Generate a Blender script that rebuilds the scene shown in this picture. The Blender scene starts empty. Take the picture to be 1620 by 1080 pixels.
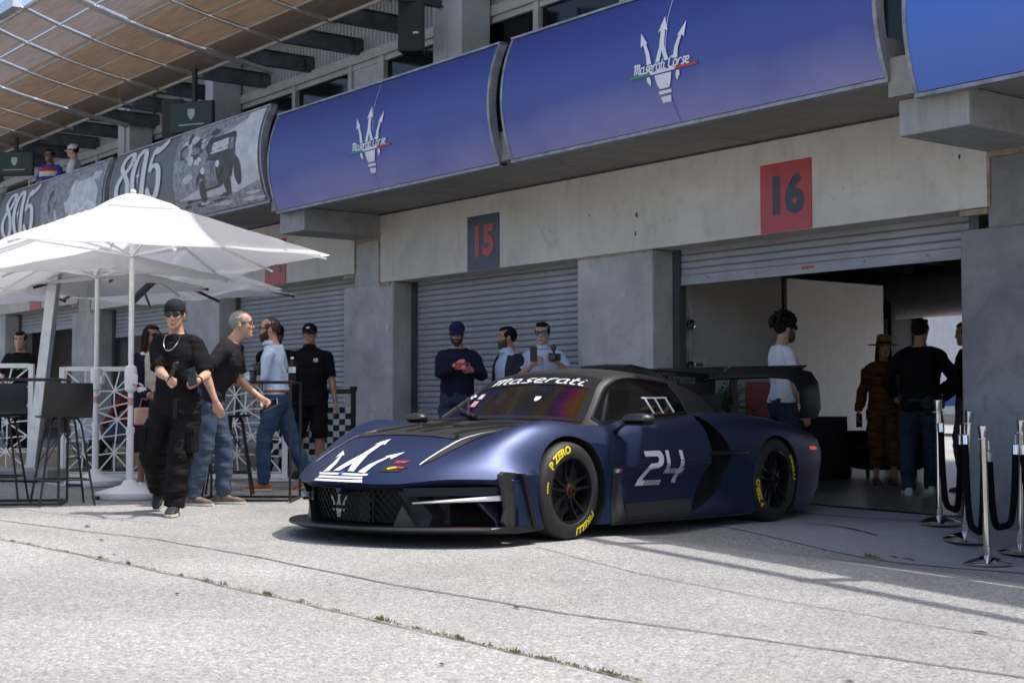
import bpy, bmesh, math, random
from math import sin, cos, pi, radians, atan2, sqrt, exp
from mathutils import Vector, Matrix, Quaternion, noise
from mathutils.bvhtree import BVHTree
from mathutils.geometry import tessellate_polygon
V = Vector
rnd = random.Random(7)
scene = bpy.context.scene
COL = scene.collection

# ---------------------------------------------------------------- camera
cam = bpy.data.cameras.new('camera')
cam.sensor_fit = 'HORIZONTAL'; cam.sensor_width = 36.0; cam.lens = 52.22
cam.clip_start = 0.1; cam.clip_end = 900
co = bpy.data.objects.new('camera', cam); COL.objects.link(co)
co.location = (0, 0, 0.90)
_th, _pit = radians(37.5), math.atan(108 / 2350)
_f = V((-cos(_th) * cos(_pit), sin(_th) * cos(_pit), sin(_pit)))
co.rotation_euler = _f.to_track_quat('-Z', 'Y').to_euler()
cam.dof.use_dof = True; cam.dof.focus_distance = 10.4; cam.dof.aperture_fstop = 4.5
scene.camera = co

# ---------------------------------------------------------------- world, sun, exposure
SUN = V((0.337, 0.34, 1.0)).normalized()
w = bpy.data.worlds.new('World'); scene.world = w; w.use_nodes = True
nt = w.node_tree
sky = nt.nodes.new('ShaderNodeTexSky'); sky.sky_type = 'NISHITA'; sky.sun_disc = False
sky.sun_elevation = math.asin(SUN.z); sky.sun_rotation = atan2(SUN.x, SUN.y)
sky.air_density = 0.75; sky.dust_density = 3.5; sky.ozone_density = 0.4
nt.links.new(sky.outputs[0], nt.nodes['Background'].inputs[0])
nt.nodes['Background'].inputs[1].default_value = 0.15
sl = bpy.data.lights.new('sun', 'SUN'); sl.energy = 2.6; sl.angle = radians(0.53); sl.color = (1.0, 0.965, 0.915)
so = bpy.data.objects.new('sun', sl); COL.objects.link(so)
so.rotation_euler = SUN.to_track_quat('Z', 'Y').to_euler(); so.location = (3, 3, 30)
vs = scene.view_settings
vs.view_transform = 'Standard'; vs.look = 'None'; vs.gamma = 1.0; vs.use_curve_mapping = False
vs.exposure = 0.98
cy = scene.cycles
cy.max_bounces = 8; cy.transparent_max_bounces = 12; cy.use_denoising = True
cy.caustics_reflective = False; cy.caustics_refractive = False; cy.sample_clamp_indirect = 6

# ---------------------------------------------------------------- helpers
def sstep(a, b, x):
    t = max(0.0, min(1.0, (x - a) / (b - a))); return t * t * (3 - 2 * t)
def lerp(a, b, t): return a + (b - a) * t
def curve(tab, x):
    """smooth monotone-ish interpolation through (x, y) pairs sorted by x"""
    if x <= tab[0][0]: return tab[0][1]
    if x >= tab[-1][0]: return tab[-1][1]
    for i in range(len(tab) - 1):
        if x <= tab[i + 1][0]:
            x0, y0 = tab[i]; x1, y1 = tab[i + 1]; h = x1 - x0; t = (x - x0) / h
            def m(k):
                if k <= 0 or k >= len(tab) - 1:
                    k2 = min(max(k, 0), len(tab) - 2); return (tab[k2 + 1][1] - tab[k2][1]) / (tab[k2 + 1][0] - tab[k2][0])
                a = (tab[k][1] - tab[k - 1][1]) / (tab[k][0] - tab[k - 1][0]); b = (tab[k + 1][1] - tab[k][1]) / (tab[k + 1][0] - tab[k][0])
                return 0 if a * b <= 0 else 2 * a * b / (a + b)
            m0, m1 = m(i), m(i + 1); t2, t3 = t * t, t * t * t
            return (2*t3-3*t2+1)*y0 + (t3-2*t2+t)*h*m0 + (-2*t3+3*t2)*y1 + (t3-t2)*h*m1
def gz(x, y):
    """height of the paved ground"""
    xc = max(-70.0, min(12.0, x))
    z = -0.016 * (xc + 8)
    u = (x + 7.6) - (y - 10) * 0.6
    z -= 0.19 * sstep(0, 1.6, u) * sstep(6.9, 8.9, y) * (1 - sstep(10.2, 10.7, y))
    z -= 0.045 * exp(-((x + 8.6) ** 2 + (y - 9.3) ** 2) / 1.1)
    return z

class MB:
    """collects simple shapes and links them as ONE mesh object"""
    def __init__(s): s.v = []; s.f = []; s.m = []
    def add(s, vs_, fs, mi=0):
        o = len(s.v); s.v += [tuple(p) for p in vs_]
        for f in fs: s.f.append(tuple(i + o for i in f)); s.m.append(mi)
        return s
    def box(s, c, d, rz=0, mi=0, rot=None):
        x, y, z = d[0]/2, d[1]/2, d[2]/2
        R = rot if rot is not None else Matrix.Rotation(rz, 3, 'Z')
        vs_ = [R @ V((a*x, b*y, e*z)) + V(c) for a in (-1, 1) for b in (-1, 1) for e in (-1, 1)]
        return s.add(vs_, [(0,1,3,2),(4,6,7,5),(0,4,5,1),(2,3,7,6),(0,2,6,4),(1,5,7,3)], mi)
    def span(s, a, b, mi=0):
        return s.box([(a[i]+b[i])/2 for i in range(3)], [abs(b[i]-a[i]) for i in range(3)], mi=mi)
    def bar(s, p0, p1, w_, h, up=(0, 0, 1), mi=0):
        p0, p1 = V(p0), V(p1); d = p1 - p0; L = d.length; x = d.normalized(); u = V(up)
        if abs(x.dot(u)) > .99: u = V((1, 0, 0))
        y = u.cross(x).normalized(); z = x.cross(y)
        R = Matrix((x, y, z)).transposed()
        return s.box((p0 + p1)/2, (L, w_, h), mi=mi, rot=R)
    def loft(s, rings, cap=True, mi=0, closed=True):
        n = len(rings[0]); o = len(s.v)
        for r in rings: s.v += [tuple(p) for p in r]
        for i in range(len(rings)-1):
            for j in range(n if closed else n-1):
                k = (j+1) % n
                s.f.append((o+i*n+j, o+i*n+k, o+(i+1)*n+k, o+(i+1)*n+j)); s.m.append(mi)
        if cap and closed:
            s.f.append(tuple(o+j for j in reversed(range(n)))); s.m.append(mi)
            s.f.append(tuple(o+(len(rings)-1)*n+j for j in range(n))); s.m.append(mi)
        return s
    def tube(s, pts, r, n=10, mi=0, cap=True, flat=1.0):
        pts = [V(p) for p in pts]; rings = []; N = len(pts)
        up = None
        for i, p in enumerate(pts):
            d = (pts[min(i+1, N-1)] - pts[max(i-1, 0)]).normalized()
            if up is None:
                up = V((0, 0, 1)) if abs(d.z) < .9 else V((1, 0, 0))
            a = d.cross(up)
            if a.length < 1e-4: a = d.orthogonal()
            a.normalize(); b = a.cross(d).normalized(); up = b
            rr = r[i] if isinstance(r, (list, tuple)) else r
            rings.append([p + a*rr*cos(2*pi*k/n) + b*rr*flat*sin(2*pi*k/n) for k in range(n)])
        return s.loft(rings, cap, mi)
    def lathe(s, prof, n=24, c=(0, 0, 0), axis='Z', mi=0, cap=True):
        rings = []
        for r, h in prof:
            if axis == 'Z': rings.append([(c[0]+r*cos(2*pi*k/n), c[1]+r*sin(2*pi*k/n), c[2]+h) for k in range(n)])
            else: rings.append([(c[0]+r*sin(2*pi*k/n), c[1]+h, c[2]+r*cos(2*pi*k/n)) for k in range(n)])
        return s.loft(rings, cap, mi)
    def ell(s, c, r, n=14, m=9, R=None, mi=0):
        rings = []
        for i in range(m+1):
            a = pi*(i/m)*.998+.003
            rings.append([(R if R else Matrix.Identity(3)) @ V((r[0]*sin(a)*cos(2*pi*k/n), r[1]*sin(a)*sin(2*pi*k/n), -r[2]*cos(a))) + V(c) for k in range(n)])
        return s.loft(rings, True, mi)
    def grid(s, nu, nv, fn, mi=0, skip=None):
        o = len(s.v)
        for i in range(nu+1):
            for j in range(nv+1): s.v.append(tuple(fn(i/nu, j/nv)))
        for i in range(nu):
            for j in range(nv):
                if skip and skip(i, j): continue
                s.f.append((o+i*(nv+1)+j, o+(i+1)*(nv+1)+j, o+(i+1)*(nv+1)+j+1, o+i*(nv+1)+j+1)); s.m.append(mi)
        return s
    def prism(s, poly, fn, t0, t1, mi=0):
        """poly 2D outline, fn(u, v, t) -> point; solid between t0 and t1"""
        n = len(poly); tri = tessellate_polygon([[V((p[0], p[1], 0)) for p in poly]])
        a = [fn(p[0], p[1], t0) for p in poly]; b = [fn(p[0], p[1], t1) for p in poly]
        fs = [tuple(t) for t in tri] + [tuple(n+i for i in reversed(t)) for t in tri]
        fs += [(i, (i+1) % n, n+(i+1) % n, n+i) for i in range(n)]
        return s.add(a+b, fs, mi)
    def mesh(s, name, fix=True):
        me = bpy.data.meshes.new(name); me.from_pydata(s.v, [], s.f)
        me.polygons.foreach_set('material_index', s.m)
        if fix:
            bm = bmesh.new(); bm.from_mesh(me); bmesh.ops.recalc_face_normals(bm, faces=bm.faces); bm.to_mesh(me); bm.free()
        me.update(); return me
    def build(s, name, mat=None, parent=None, smooth=0, world=False, fix=True, bevel=0):
        if world and parent:
            b = V(parent.location); R = parent.rotation_euler.to_matrix().inverted()
            s.v = [tuple(R @ (V(p)-b)) for p in s.v]
        me = s.mesh(name, fix)
        return link(name, me, mat, parent, smooth, bevel)
def link(name, me, mat=None, parent=None, smooth=0, bevel=0):
    for m in (mat if isinstance(mat, (list, tuple)) else [mat]):
        if m: me.materials.append(m)
    o = bpy.data.objects.new(name, me); COL.objects.link(o)
    if parent: o.parent = parent
    if bevel:
        md = o.modifiers.new('bevel', 'BEVEL'); md.width = bevel; md.segments = 2; md.limit_method = 'ANGLE'; md.angle_limit = radians(40)
    if smooth:
        me.polygons.foreach_set('use_smooth', [True]*len(me.polygons))
        if smooth < 180: me.set_sharp_from_angle(angle=radians(smooth))
    return o
def bake(o):
    """apply modifiers"""
    dg = bpy.context.evaluated_depsgraph_get(); dg.update()
    me = bpy.data.meshes.new_from_object(o.evaluated_get(dg)); old = o.data
    o.modifiers.clear(); o.data = me
    if old.users == 0: bpy.data.meshes.remove(old)
    return o
def tag(o, label=None, cat=None, group=None, kind=None):
    if label: o['label'] = label
    if cat: o['category'] = cat
    if group: o['group'] = group
    if kind: o['kind'] = kind
    return o
def thing(name, loc, label, cat, group=None, rz=0):
    o = bpy.data.objects.new(name, None); COL.objects.link(o); o.empty_display_size = .2
    o.location = loc; o.rotation_euler = (0, 0, rz)
    return tag(o, label, cat, group)
def struct(o): o['kind'] = 'structure'; return o
def copy_tree(root, loc, rz, label, group=None):
    def cp(o, par):
        c = o.copy(); COL.objects.link(c)
        if par: c.parent = par
        for ch in o.children: cp(ch, c)
        return c
    r = cp(root, None); r.location = loc; r.rotation_euler = (0, 0, rz); r['label'] = label
    if group: r['group'] = group
    return r
def inst(name, me, parent, loc=(0, 0, 0), rot=(0, 0, 0), sc=(1, 1, 1)):
    o = bpy.data.objects.new(name, me); COL.objects.link(o); o.parent = parent
    o.location = loc; o.rotation_euler = rot; o.scale = sc; return o
def text2d(txt, size=1.0, bold=0.0, shear=0.0, align='CENTER', sx=1.0):
    cu = bpy.data.curves.new('t', 'FONT'); cu.body = txt; cu.size = size; cu.offset = bold; cu.shear = shear
    cu.align_x = align; cu.align_y = 'CENTER'; cu.resolution_u = 4; cu.fill_mode = 'FRONT'
    o = bpy.data.objects.new('t', cu); COL.objects.link(o)
    dg = bpy.context.evaluated_depsgraph_get(); dg.update()
    me = bpy.data.meshes.new_from_object(o.evaluated_get(dg))
    vs_ = [(v.co.x*sx, v.co.y) for v in me.vertices]; fs = [tuple(p.vertices) for p in me.polygons]
    bpy.data.objects.remove(o); bpy.data.curves.remove(cu); bpy.data.meshes.remove(me)
    return vs_, fs
def ribbon(pts, w0, w1=None, call=False):
    """stroke as 2D quads; call=True gives broad down strokes and thin cross strokes"""
    vs_, fs = [], []; n = len(pts)
    for i, p in enumerate(pts):
        a = V(pts[max(i-1, 0)]).to_2d(); b = V(pts[min(i+1, n-1)]).to_2d(); d = (b-a)
        d = d.normalized() if d.length > 1e-9 else V((1, 0))
        nn = V((-d.y, d.x)); wd = w0
        if call: wd = lerp(w1, w0, abs(d.y)**1.3)
        elif 0 < i < n-1:
            d0 = (V(p).to_2d()-a).normalized(); c = max(.45, abs(d0.dot(d))); wd = w0/c
        q = V(p).to_2d()
        vs_ += [tuple(q+nn*wd/2), tuple(q-nn*wd/2)]
    for i in range(n-1): fs.append((2*i, 2*i+1, 2*i+3, 2*i+2))
    return vs_, fs
def poly2(pts):
    return list(pts), [tuple(t) for t in tessellate_polygon([[V((p[0], p[1], 0)) for p in pts]])]
def join2(parts):
    vs_, fs = [], []
    for a, b in parts:
        o = len(vs_); vs_ += list(a); fs += [tuple(i+o for i in f) for f in b]
    return vs_, fs
def xf2(part, sx=1, sy=None, dx=0, dy=0, sh=0):
    sy = sx if sy is None else sy
    return [((x+sh*y)*sx+dx, y*sy+dy) for x, y in part[0]], part[1]
def fine2(part, mx):
    """cut a 2D mesh into faces with edges under mx so that it can follow a curved surface"""
    bm = bmesh.new(); vs_ = [bm.verts.new((p[0], p[1], 0)) for p in part[0]]
    for f in part[1]:
        try: bm.faces.new([vs_[i] for i in f])
        except ValueError: pass
    bmesh.ops.remove_doubles(bm, verts=bm.verts, dist=1e-5)
    for _ in range(6):
        es = [e for e in bm.edges if e.calc_length() > mx]
        if not es: break
        bmesh.ops.subdivide_edges(bm, edges=es, cuts=1); bmesh.ops.triangulate(bm, faces=bm.faces)
    bm.verts.index_update(); r = [(v.co.x, v.co.y) for v in bm.verts], [tuple(v.index for v in f.verts) for f in bm.faces]
    bm.free(); return r

# ---------------------------------------------------------------- materials
def nodes(name):
    m = bpy.data.materials.new(name); m.use_nodes = True; t = m.node_tree
    return m, t, t.nodes['Principled BSDF']
def N(t, typ, **k):
    n = t.nodes.new(typ)
    for a, b in k.items():
        if a in n.inputs: n.inputs[a].default_value = b
        else: setattr(n, a, b)
    return n
def M(name, col, rough=.6, metal=0.0, var=.12, vs_=6.0, bump=0.0, bs=60.0, coat=0.0, spec=.5, wear=None, emit=None, alpha=None, aniso=(1, 1, 1)):
    """principled material with procedural variation of colour, gloss and relief"""
    m, t, b = nodes(name); L = t.links.new
    tc = N(t, 'ShaderNodeTexCoord'); mp = N(t, 'ShaderNodeMapping'); mp.inputs['Scale'].default_value = aniso
    L(tc.outputs['Object'], mp.inputs['Vector'])
    n1 = N(t, 'ShaderNodeTexNoise', Scale=vs_, Detail=5.0, Roughness=.6); L(mp.outputs[0], n1.inputs['Vector'])
    mx = N(t, 'ShaderNodeMix', data_type='RGBA')
    c2 = wear if wear else tuple(max(0, c*(1-var*1.6)) for c in col)
    c1 = tuple(min(1, c*(1+var)) for c in col)
    mx.inputs[6].default_value = (*c2, 1); mx.inputs[7].default_value = (*c1, 1)
    r = N(t, 'ShaderNodeMapRange'); r.inputs[1].default_value = .3; r.inputs[2].default_value = .7
    L(n1.outputs['Fac'], r.inputs[0]); L(r.outputs[0], mx.inputs[0]); L(mx.outputs[2], b.inputs['Base Color'])
    rr = N(t, 'ShaderNodeMapRange'); rr.inputs[3].default_value = max(.02, rough-.06); rr.inputs[4].default_value = min(1, rough+.07)
    L(n1.outputs['Fac'], rr.inputs[0]); L(rr.outputs[0], b.inputs['Roughness'])
    b.inputs['Metallic'].default_value = metal; b.inputs['Specular IOR Level'].default_value = spec
    b.inputs['Coat Weight'].default_value = coat; b.inputs['Coat Roughness'].default_value = .08
    if bump:
        n2 = N(t, 'ShaderNodeTexNoise', Scale=bs, Detail=3.0); L(mp.outputs[0], n2.inputs['Vector'])
        bp = N(t, 'ShaderNodeBump', Strength=bump, Distance=.01); L(n2.outputs['Fac'], bp.inputs['Height']); L(bp.outputs[0], b.inputs['Normal'])
    if emit:
        b.inputs['Emission Color'].default_value = (*emit[0], 1); b.inputs['Emission Strength'].default_value = emit[1]
    return m
def concrete(name, c1, c2, stain=.5, streak=.3, zs=(1, 1, .18)):
    m, t, b = nodes(name); L = t.links.new
    tc = N(t, 'ShaderNodeTexCoord')
    n1 = N(t, 'ShaderNodeTexNoise', Scale=1.1, Detail=7.0, Roughness=.62, Distortion=.6); L(tc.outputs['Object'], n1.inputs['Vector'])
    mp = N(t, 'ShaderNodeMapping'); mp.inputs['Scale'].default_value = zs; L(tc.outputs['Object'], mp.inputs['Vector'])
    n2 = N(t, 'ShaderNodeTexNoise', Scale=7.0, Detail=4.0, Roughness=.55); L(mp.outputs[0], n2.inputs['Vector'])
    n3 = N(t, 'ShaderNodeTexNoise', Scale=55.0, Detail=4.0); L(tc.outputs['Object'], n3.inputs['Vector'])
    n4 = N(t, 'ShaderNodeTexNoise', Scale=3.3, Detail=6.0, Roughness=.7, Distortion=1.5); L(tc.outputs['Object'], n4.inputs['Vector'])
    def rng(o, a, c):
        r = N(t, 'ShaderNodeMapRange'); r.inputs[1].default_value = a; r.inputs[2].default_value = c; L(o, r.inputs[0]); return r.outputs[0]
    mx = N(t, 'ShaderNodeMix', data_type='RGBA'); mx.inputs[6].default_value = (*c1, 1); mx.inputs[7].default_value = (*c2, 1)
    L(rng(n1.outputs['Fac'], .35, .68), mx.inputs[0])
    def dark(prev, fac, amt, col):
        k = N(t, 'ShaderNodeMath', operation='MULTIPLY'); k.inputs[1].default_value = amt; L(fac, k.inputs[0])
        q = N(t, 'ShaderNodeMix', data_type='RGBA'); q.inputs[7].default_value = (*col, 1); L(k.outputs[0], q.inputs[0]); L(prev, q.inputs[6]); return q.outputs[2]
    o = dark(mx.outputs[2], rng(n2.outputs['Fac'], .52, .75), streak, tuple(c*.45 for c in c1))
    o = dark(o, rng(n4.outputs['Fac'], .55, .72), stain, tuple(c*.62 for c in c1))
    o = dark(o, rng(n4.outputs['Fac'], .42, .30), stain*.5, tuple(min(1, c*1.35) for c in c2))
    L(o, b.inputs['Base Color']); b.inputs['Roughness'].default_value = .85; b.inputs['Specular IOR Level'].default_value = .3
    bp = N(t, 'ShaderNodeBump', Strength=.25, Distance=.01); L(n3.outputs['Fac'], bp.inputs['Height']); L(bp.outputs[0], b.inputs['Normal'])
    return m
def asphalt(name, base, dark, light, sc=120.0, blot=.30):
    m, t, b = nodes(name); L = t.links.new
    tc = N(t, 'ShaderNodeTexCoord')
    vo = N(t, 'ShaderNodeTexVoronoi', Scale=sc); L(tc.outputs['Object'], vo.inputs['Vector'])
    n1 = N(t, 'ShaderNodeTexNoise', Scale=sc*1.3, Detail=3.0, Roughness=.7); L(tc.outputs['Object'], n1.inputs['Vector'])
    n2 = N(t, 'ShaderNodeTexNoise', Scale=.55, Detail=7.0, Roughness=.6); L(tc.outputs['Object'], n2.inputs['Vector'])
    n3 = N(t, 'ShaderNodeTexNoise', Scale=26.0, Detail=4.0, Roughness=.8); L(tc.outputs['Object'], n3.inputs['Vector'])
    bw = N(t, 'ShaderNodeRGBToBW'); L(vo.outputs['Color'], bw.inputs[0])
    cr = N(t, 'ShaderNodeValToRGB'); e = cr.color_ramp.elements
    e[0].position = .12; e[0].color = (*dark, 1); e[1].position = .9; e[1].color = (*light, 1)
    k = e.new(.42); k.color = (*base, 1); k = e.new(.7); k.color = (*[c*1.12 for c in base], 1)
    ad = N(t, 'ShaderNodeMath', operation='ADD'); L(bw.outputs[0], ad.inputs[0])
    mm = N(t, 'ShaderNodeMath', operation='MULTIPLY_ADD'); mm.inputs[1].default_value = .9; mm.inputs[2].default_value = -.45; L(n3.outputs['Fac'], mm.inputs[0]); L(mm.outputs[0], ad.inputs[1])
    L(ad.outputs[0], cr.inputs[0])
    mx = N(t, 'ShaderNodeMix', data_type='RGBA', blend_type='MULTIPLY'); mx.inputs[0].default_value = 1
    r = N(t, 'ShaderNodeMapRange'); r.inputs[1].default_value = .3; r.inputs[2].default_value = .7; r.inputs[3].default_value = 1-blot; r.inputs[4].default_value = 1.08
    L(n2.outputs['Fac'], r.inputs[0]); L(cr.outputs[0], mx.inputs[6]); L(r.outputs[0], mx.inputs[7]); L(mx.outputs[2], b.inputs['Base Color'])
    b.inputs['Roughness'].default_value = .9; b.inputs['Specular IOR Level'].default_value = .25
    bp = N(t, 'ShaderNodeBump', Strength=.55, Distance=.006); L(n1.outputs['Fac'], bp.inputs['Height']); L(bp.outputs[0], b.inputs['Normal'])
    return m
def zgrad(name, stops, z0, z1, rough=.45, axis=2, weave=True):
    """printed vinyl whose ink runs from one colour to another up the banner"""
    m, t, b = nodes(name); L = t.links.new
    tc = N(t, 'ShaderNodeTexCoord'); sp = N(t, 'ShaderNodeSeparateXYZ'); L(tc.outputs['Object'], sp.inputs[0])
    r = N(t, 'ShaderNodeMapRange'); r.inputs[1].default_value = z0; r.inputs[2].default_value = z1
    wn = N(t, 'ShaderNodeTexNoise', Scale=1.3, Detail=2.0); L(tc.outputs['Object'], wn.inputs['Vector'])
    ma = N(t, 'ShaderNodeMath', operation='MULTIPLY_ADD'); ma.inputs[1].default_value = .35; L(wn.outputs['Fac'], ma.inputs[0]); L(sp.outputs[axis], ma.inputs[2])
    L(ma.outputs[0], r.inputs[0])
    cr = N(t, 'ShaderNodeValToRGB'); e = cr.color_ramp.elements
    e[0].position, e[0].color = stops[0][0], (*stops[0][1], 1); e[1].position, e[1].color = stops[-1][0], (*stops[-1][1], 1)
    for p, c in stops[1:-1]: k = e.new(p); k.color = (*c, 1)
    L(r.outputs[0], cr.inputs[0]); L(cr.outputs[0], b.inputs['Base Color'])
    b.inputs['Roughness'].default_value = rough
    wv = N(t, 'ShaderNodeTexNoise', Scale=2.0, Detail=3.0); mp = N(t, 'ShaderNodeMapping'); mp.inputs['Scale'].default_value = (1.6, 1, .5)
    L(tc.outputs['Object'], mp.inputs[0]); L(mp.outputs[0], wv.inputs['Vector'])
    bp = N(t, 'ShaderNodeBump', Strength=.16, Distance=.03); L(wv.outputs['Fac'], bp.inputs['Height']); L(bp.outputs[0], b.inputs['Normal'])
    return m
def glass(name, tint, trans=.35, rough=.03, refl=(1, 1, 1)):
    m, t, b = nodes(name); L = t.links.new
    tr = N(t, 'ShaderNodeBsdfTransparent'); tr.inputs[0].default_value = (*tint, 1)
    mx = N(t, 'ShaderNodeMixShader'); b.inputs['Base Color'].default_value = (*[c*.02 for c in tint], 1)
    b.inputs['Roughness'].default_value = rough; b.inputs['Specular Tint'].default_value = (*refl, 1)
    nz = N(t, 'ShaderNodeTexNoise', Scale=14.0, Detail=3.0); rr = N(t, 'ShaderNodeMapRange'); rr.inputs[3].default_value = rough; rr.inputs[4].default_value = rough+.08
    L(nz.outputs['Fac'], rr.inputs[0]); L(rr.outputs[0], b.inputs['Roughness'])
    mx.inputs[0].default_value = trans; L(b.outputs[0], mx.inputs[1]); L(tr.outputs[0], mx.inputs[2])
    L(mx.outputs[0], t.nodes['Material Output'].inputs[0]); return m

CON_WALL = concrete('painted_concrete', (.74, .705, .635), (.60, .575, .52), stain=.55, streak=.22)
CON_DRK = concrete('weathered_shaded_concrete', (.29, .288, .283), (.165, .168, .172), stain=.9, streak=.3, zs=(1, 1, .5))  # bare weathered concrete, toned darker still for the canopy shade on that pillar
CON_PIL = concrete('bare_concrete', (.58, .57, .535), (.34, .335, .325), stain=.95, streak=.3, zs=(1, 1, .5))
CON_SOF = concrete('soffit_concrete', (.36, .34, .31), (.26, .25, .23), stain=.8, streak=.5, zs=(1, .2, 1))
PAVE = asphalt('pavement', (.295, .293, .283), (.14, .14, .14), (.53, .52, .50))
PADC = asphalt('concrete_pad', (.30, .305, .31), (.24, .245, .25), (.36, .36, .36), sc=160, blot=.3)
JOINT = M('joint_tar', (.10, .098, .094), .9, var=.4, vs_=30)
STEEL_G = M('galvanised_steel', (.23, .235, .25), .5, .55, var=.25, vs_=4)
ALU = M('aluminium', (.62, .64, .66), .35, .7, var=.12, vs_=9)
WHITE_M = M('white_powder_coat', (.80, .80, .80), .45, var=.06, vs_=8)
BFRAME = M('banner_frame_metal', (.30, .315, .345), .5, .35, var=.25, vs_=7)
CHROME = M('chrome', (.72, .72, .73), .09, 1.0, var=.05, vs_=14)
BLACK_M = M('black_steel', (.010, .010, .011), .45, var=.25, vs_=14)
BLACK_P = M('black_plastic', (.013, .013, .014), .42, var=.2, vs_=10)
SLAT_M = M('shutter_steel', (.34, .35, .365), .55, .25, var=.16, vs_=3, aniso=(.5, 1, 3))
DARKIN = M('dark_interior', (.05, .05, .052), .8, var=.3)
FABRIC_W = None
# ================================================================ GROUND
def frange(segs):
    o = []
    for a, b, n in segs: o += [a + (b-a)*i/n for i in range(n)]
    o.append(segs[-1][1]); return o
gx = frange([(-300, -70, 8), (-70, -20, 20), (-20, -10, 20), (-10, -4, 40), (-4, 12, 24), (12, 200, 6)])
gy = frange([(-200, -20, 6), (-20, 2, 12), (2, 6.5, 12), (6.5, 10.9, 44), (10.9, 22, 12), (22, 80, 10), (80, 400, 5)])
mb = MB(); NX, NY = len(gx), len(gy)
mb.v = [(x, y, gz(x, y)) for x in gx for y in gy]
mb.f = [(i*NY+j, (i+1)*NY+j, (i+1)*NY+j+1, i*NY+j+1) for i in range(NX-1) for j in range(NY-1)]; mb.m = [0]*len(mb.f)
struct(mb.build('pavement', PAVE, smooth=180, fix=False))

# concrete pad in front of the garages, with its curved kerbless edge
edge = [(-30, 8.9), (-16, 8.8), (-10, 8.6), (-8.2, 8.5), (-7.56, 8.6), (-7.3, 8.65), (-6.95, 8.75), (-6.6, 8.85), (-6.2, 8.95), (-5.6, 9.1), (-3, 9.3), (8, 9.4)]
ex = [(a, b) for a, b in edge]
mb = MB(); xs = frange([(-30, -10, 20), (-10, -4, 40), (-4, 8, 12)])
mb.grid(len(xs)-1, 14, lambda u, v: (lambda x: (lambda y: (x, y, gz(x, y)+.006))(lerp(curve(ex, x)+.02*noise.noise(V((x*3, 0, 0))), 10.64, v)))(xs[int(round(u*(len(xs)-1)))]))
struct(mb.build('concrete_pad', PADC, smooth=180, fix=False))
GFL = asphalt('garage_floor', (.22, .205, .19), (.17, .16, .15), (.26, .245, .23), sc=30, blot=.35)
GFL.node_tree.nodes['Principled BSDF'].inputs['Roughness'].default_value = .28
GFL.node_tree.nodes['Principled BSDF'].inputs['Specular IOR Level'].default_value = .5
for n in list(GFL.node_tree.nodes):
    if n.type == 'BUMP': n.inputs['Strength'].default_value = .05
mb = MB(); mb.grid(30, 20, lambda u, v: (lerp(-30, 3, u), lerp(10.64, 19.9, v), gz(lerp(-30, 3, u), 12)+.012))
struct(mb.build('garage_floor', GFL, smooth=180, fix=False))
def strip(name, pts, wd, m, dz=.010, jit=0.0):
    p2 = []
    for i in range(len(pts)-1):
        n = max(2, int((V(pts[i+1])-V(pts[i])).length/.12))
        for k in range(n): p2.append(V(pts[i]).lerp(V(pts[i+1]), k/n))
    p2.append(V(pts[-1]))
    mb = MB(); a = []; b = []
    for i, p in enumerate(p2):
        d = (p2[min(i+1, len(p2)-1)]-p2[max(0, i-1)]).normalized(); nn = V((-d.y, d.x))
        jj = jit*noise.noise(V((p.x*2.3, p.y*2.3, 1.7))); wv = wd*(1+.5*noise.noise(V((p.x*6, p.y*6, 4))))
        q = p+nn*(jj+wv/2); r = p+nn*(jj-wv/2)
        a.append((q.x, q.y, gz(q.x, q.y)+dz)); b.append((r.x, r.y, gz(r.x, r.y)+dz))
    n = len(a); mb.add(a+b, [(i, i+1, n+i+1, n+i) for i in range(n-1)])
    return struct(mb.build(name, m, fix=False))
strip('pavement_joint', [(-20, 3.55), (-11.44, 3.84), (-10.3, 4.04), (-9.5, 4.24), (-8.2, 4.31), (-6.7, 4.30), (-5.3, 4.41), (-4.35, 4.62), (-3.2, 4.81), (-.5, 5.1)], .016, JOINT, .005, .012)
strip('pavement_joint', [(-18, 3.3), (-10.03, 3.37), (-8.23, 3.50), (-6.77, 3.55), (-5.64, 3.58), (-4.66, 3.58), (-3.92, 3.6), (-1, 3.7)], .012, M('crack_soil', (.19, .16, .11), .95, var=.5, vs_=20), .005, .03)
strip('pavement_joint', [(-16, 4.0), (-12.35, 4.30), (-11.39, 4.47), (-10.2, 4.9)], .009, JOINT, .005, .01)
strip('pavement_joint', [(-7.7, 6.12), (-6.35, 5.74), (-5.22, 5.57), (-3, 5.5)], .008, JOINT, .005, .01)
strip('floor_joint', [(-8.95, 10.02), (-7.3, 10.08)], .022, JOINT, .013)
strip('floor_joint', [(-8.2, 9.32), (-7.45, 9.28)], .022, JOINT, .013)
strip('painted_line', [(-20.2, 5.55), (-14.6, 5.75)], .11, M('worn_white_paint', (.62, .62, .6), .7, var=.3, vs_=18), .006)
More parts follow.
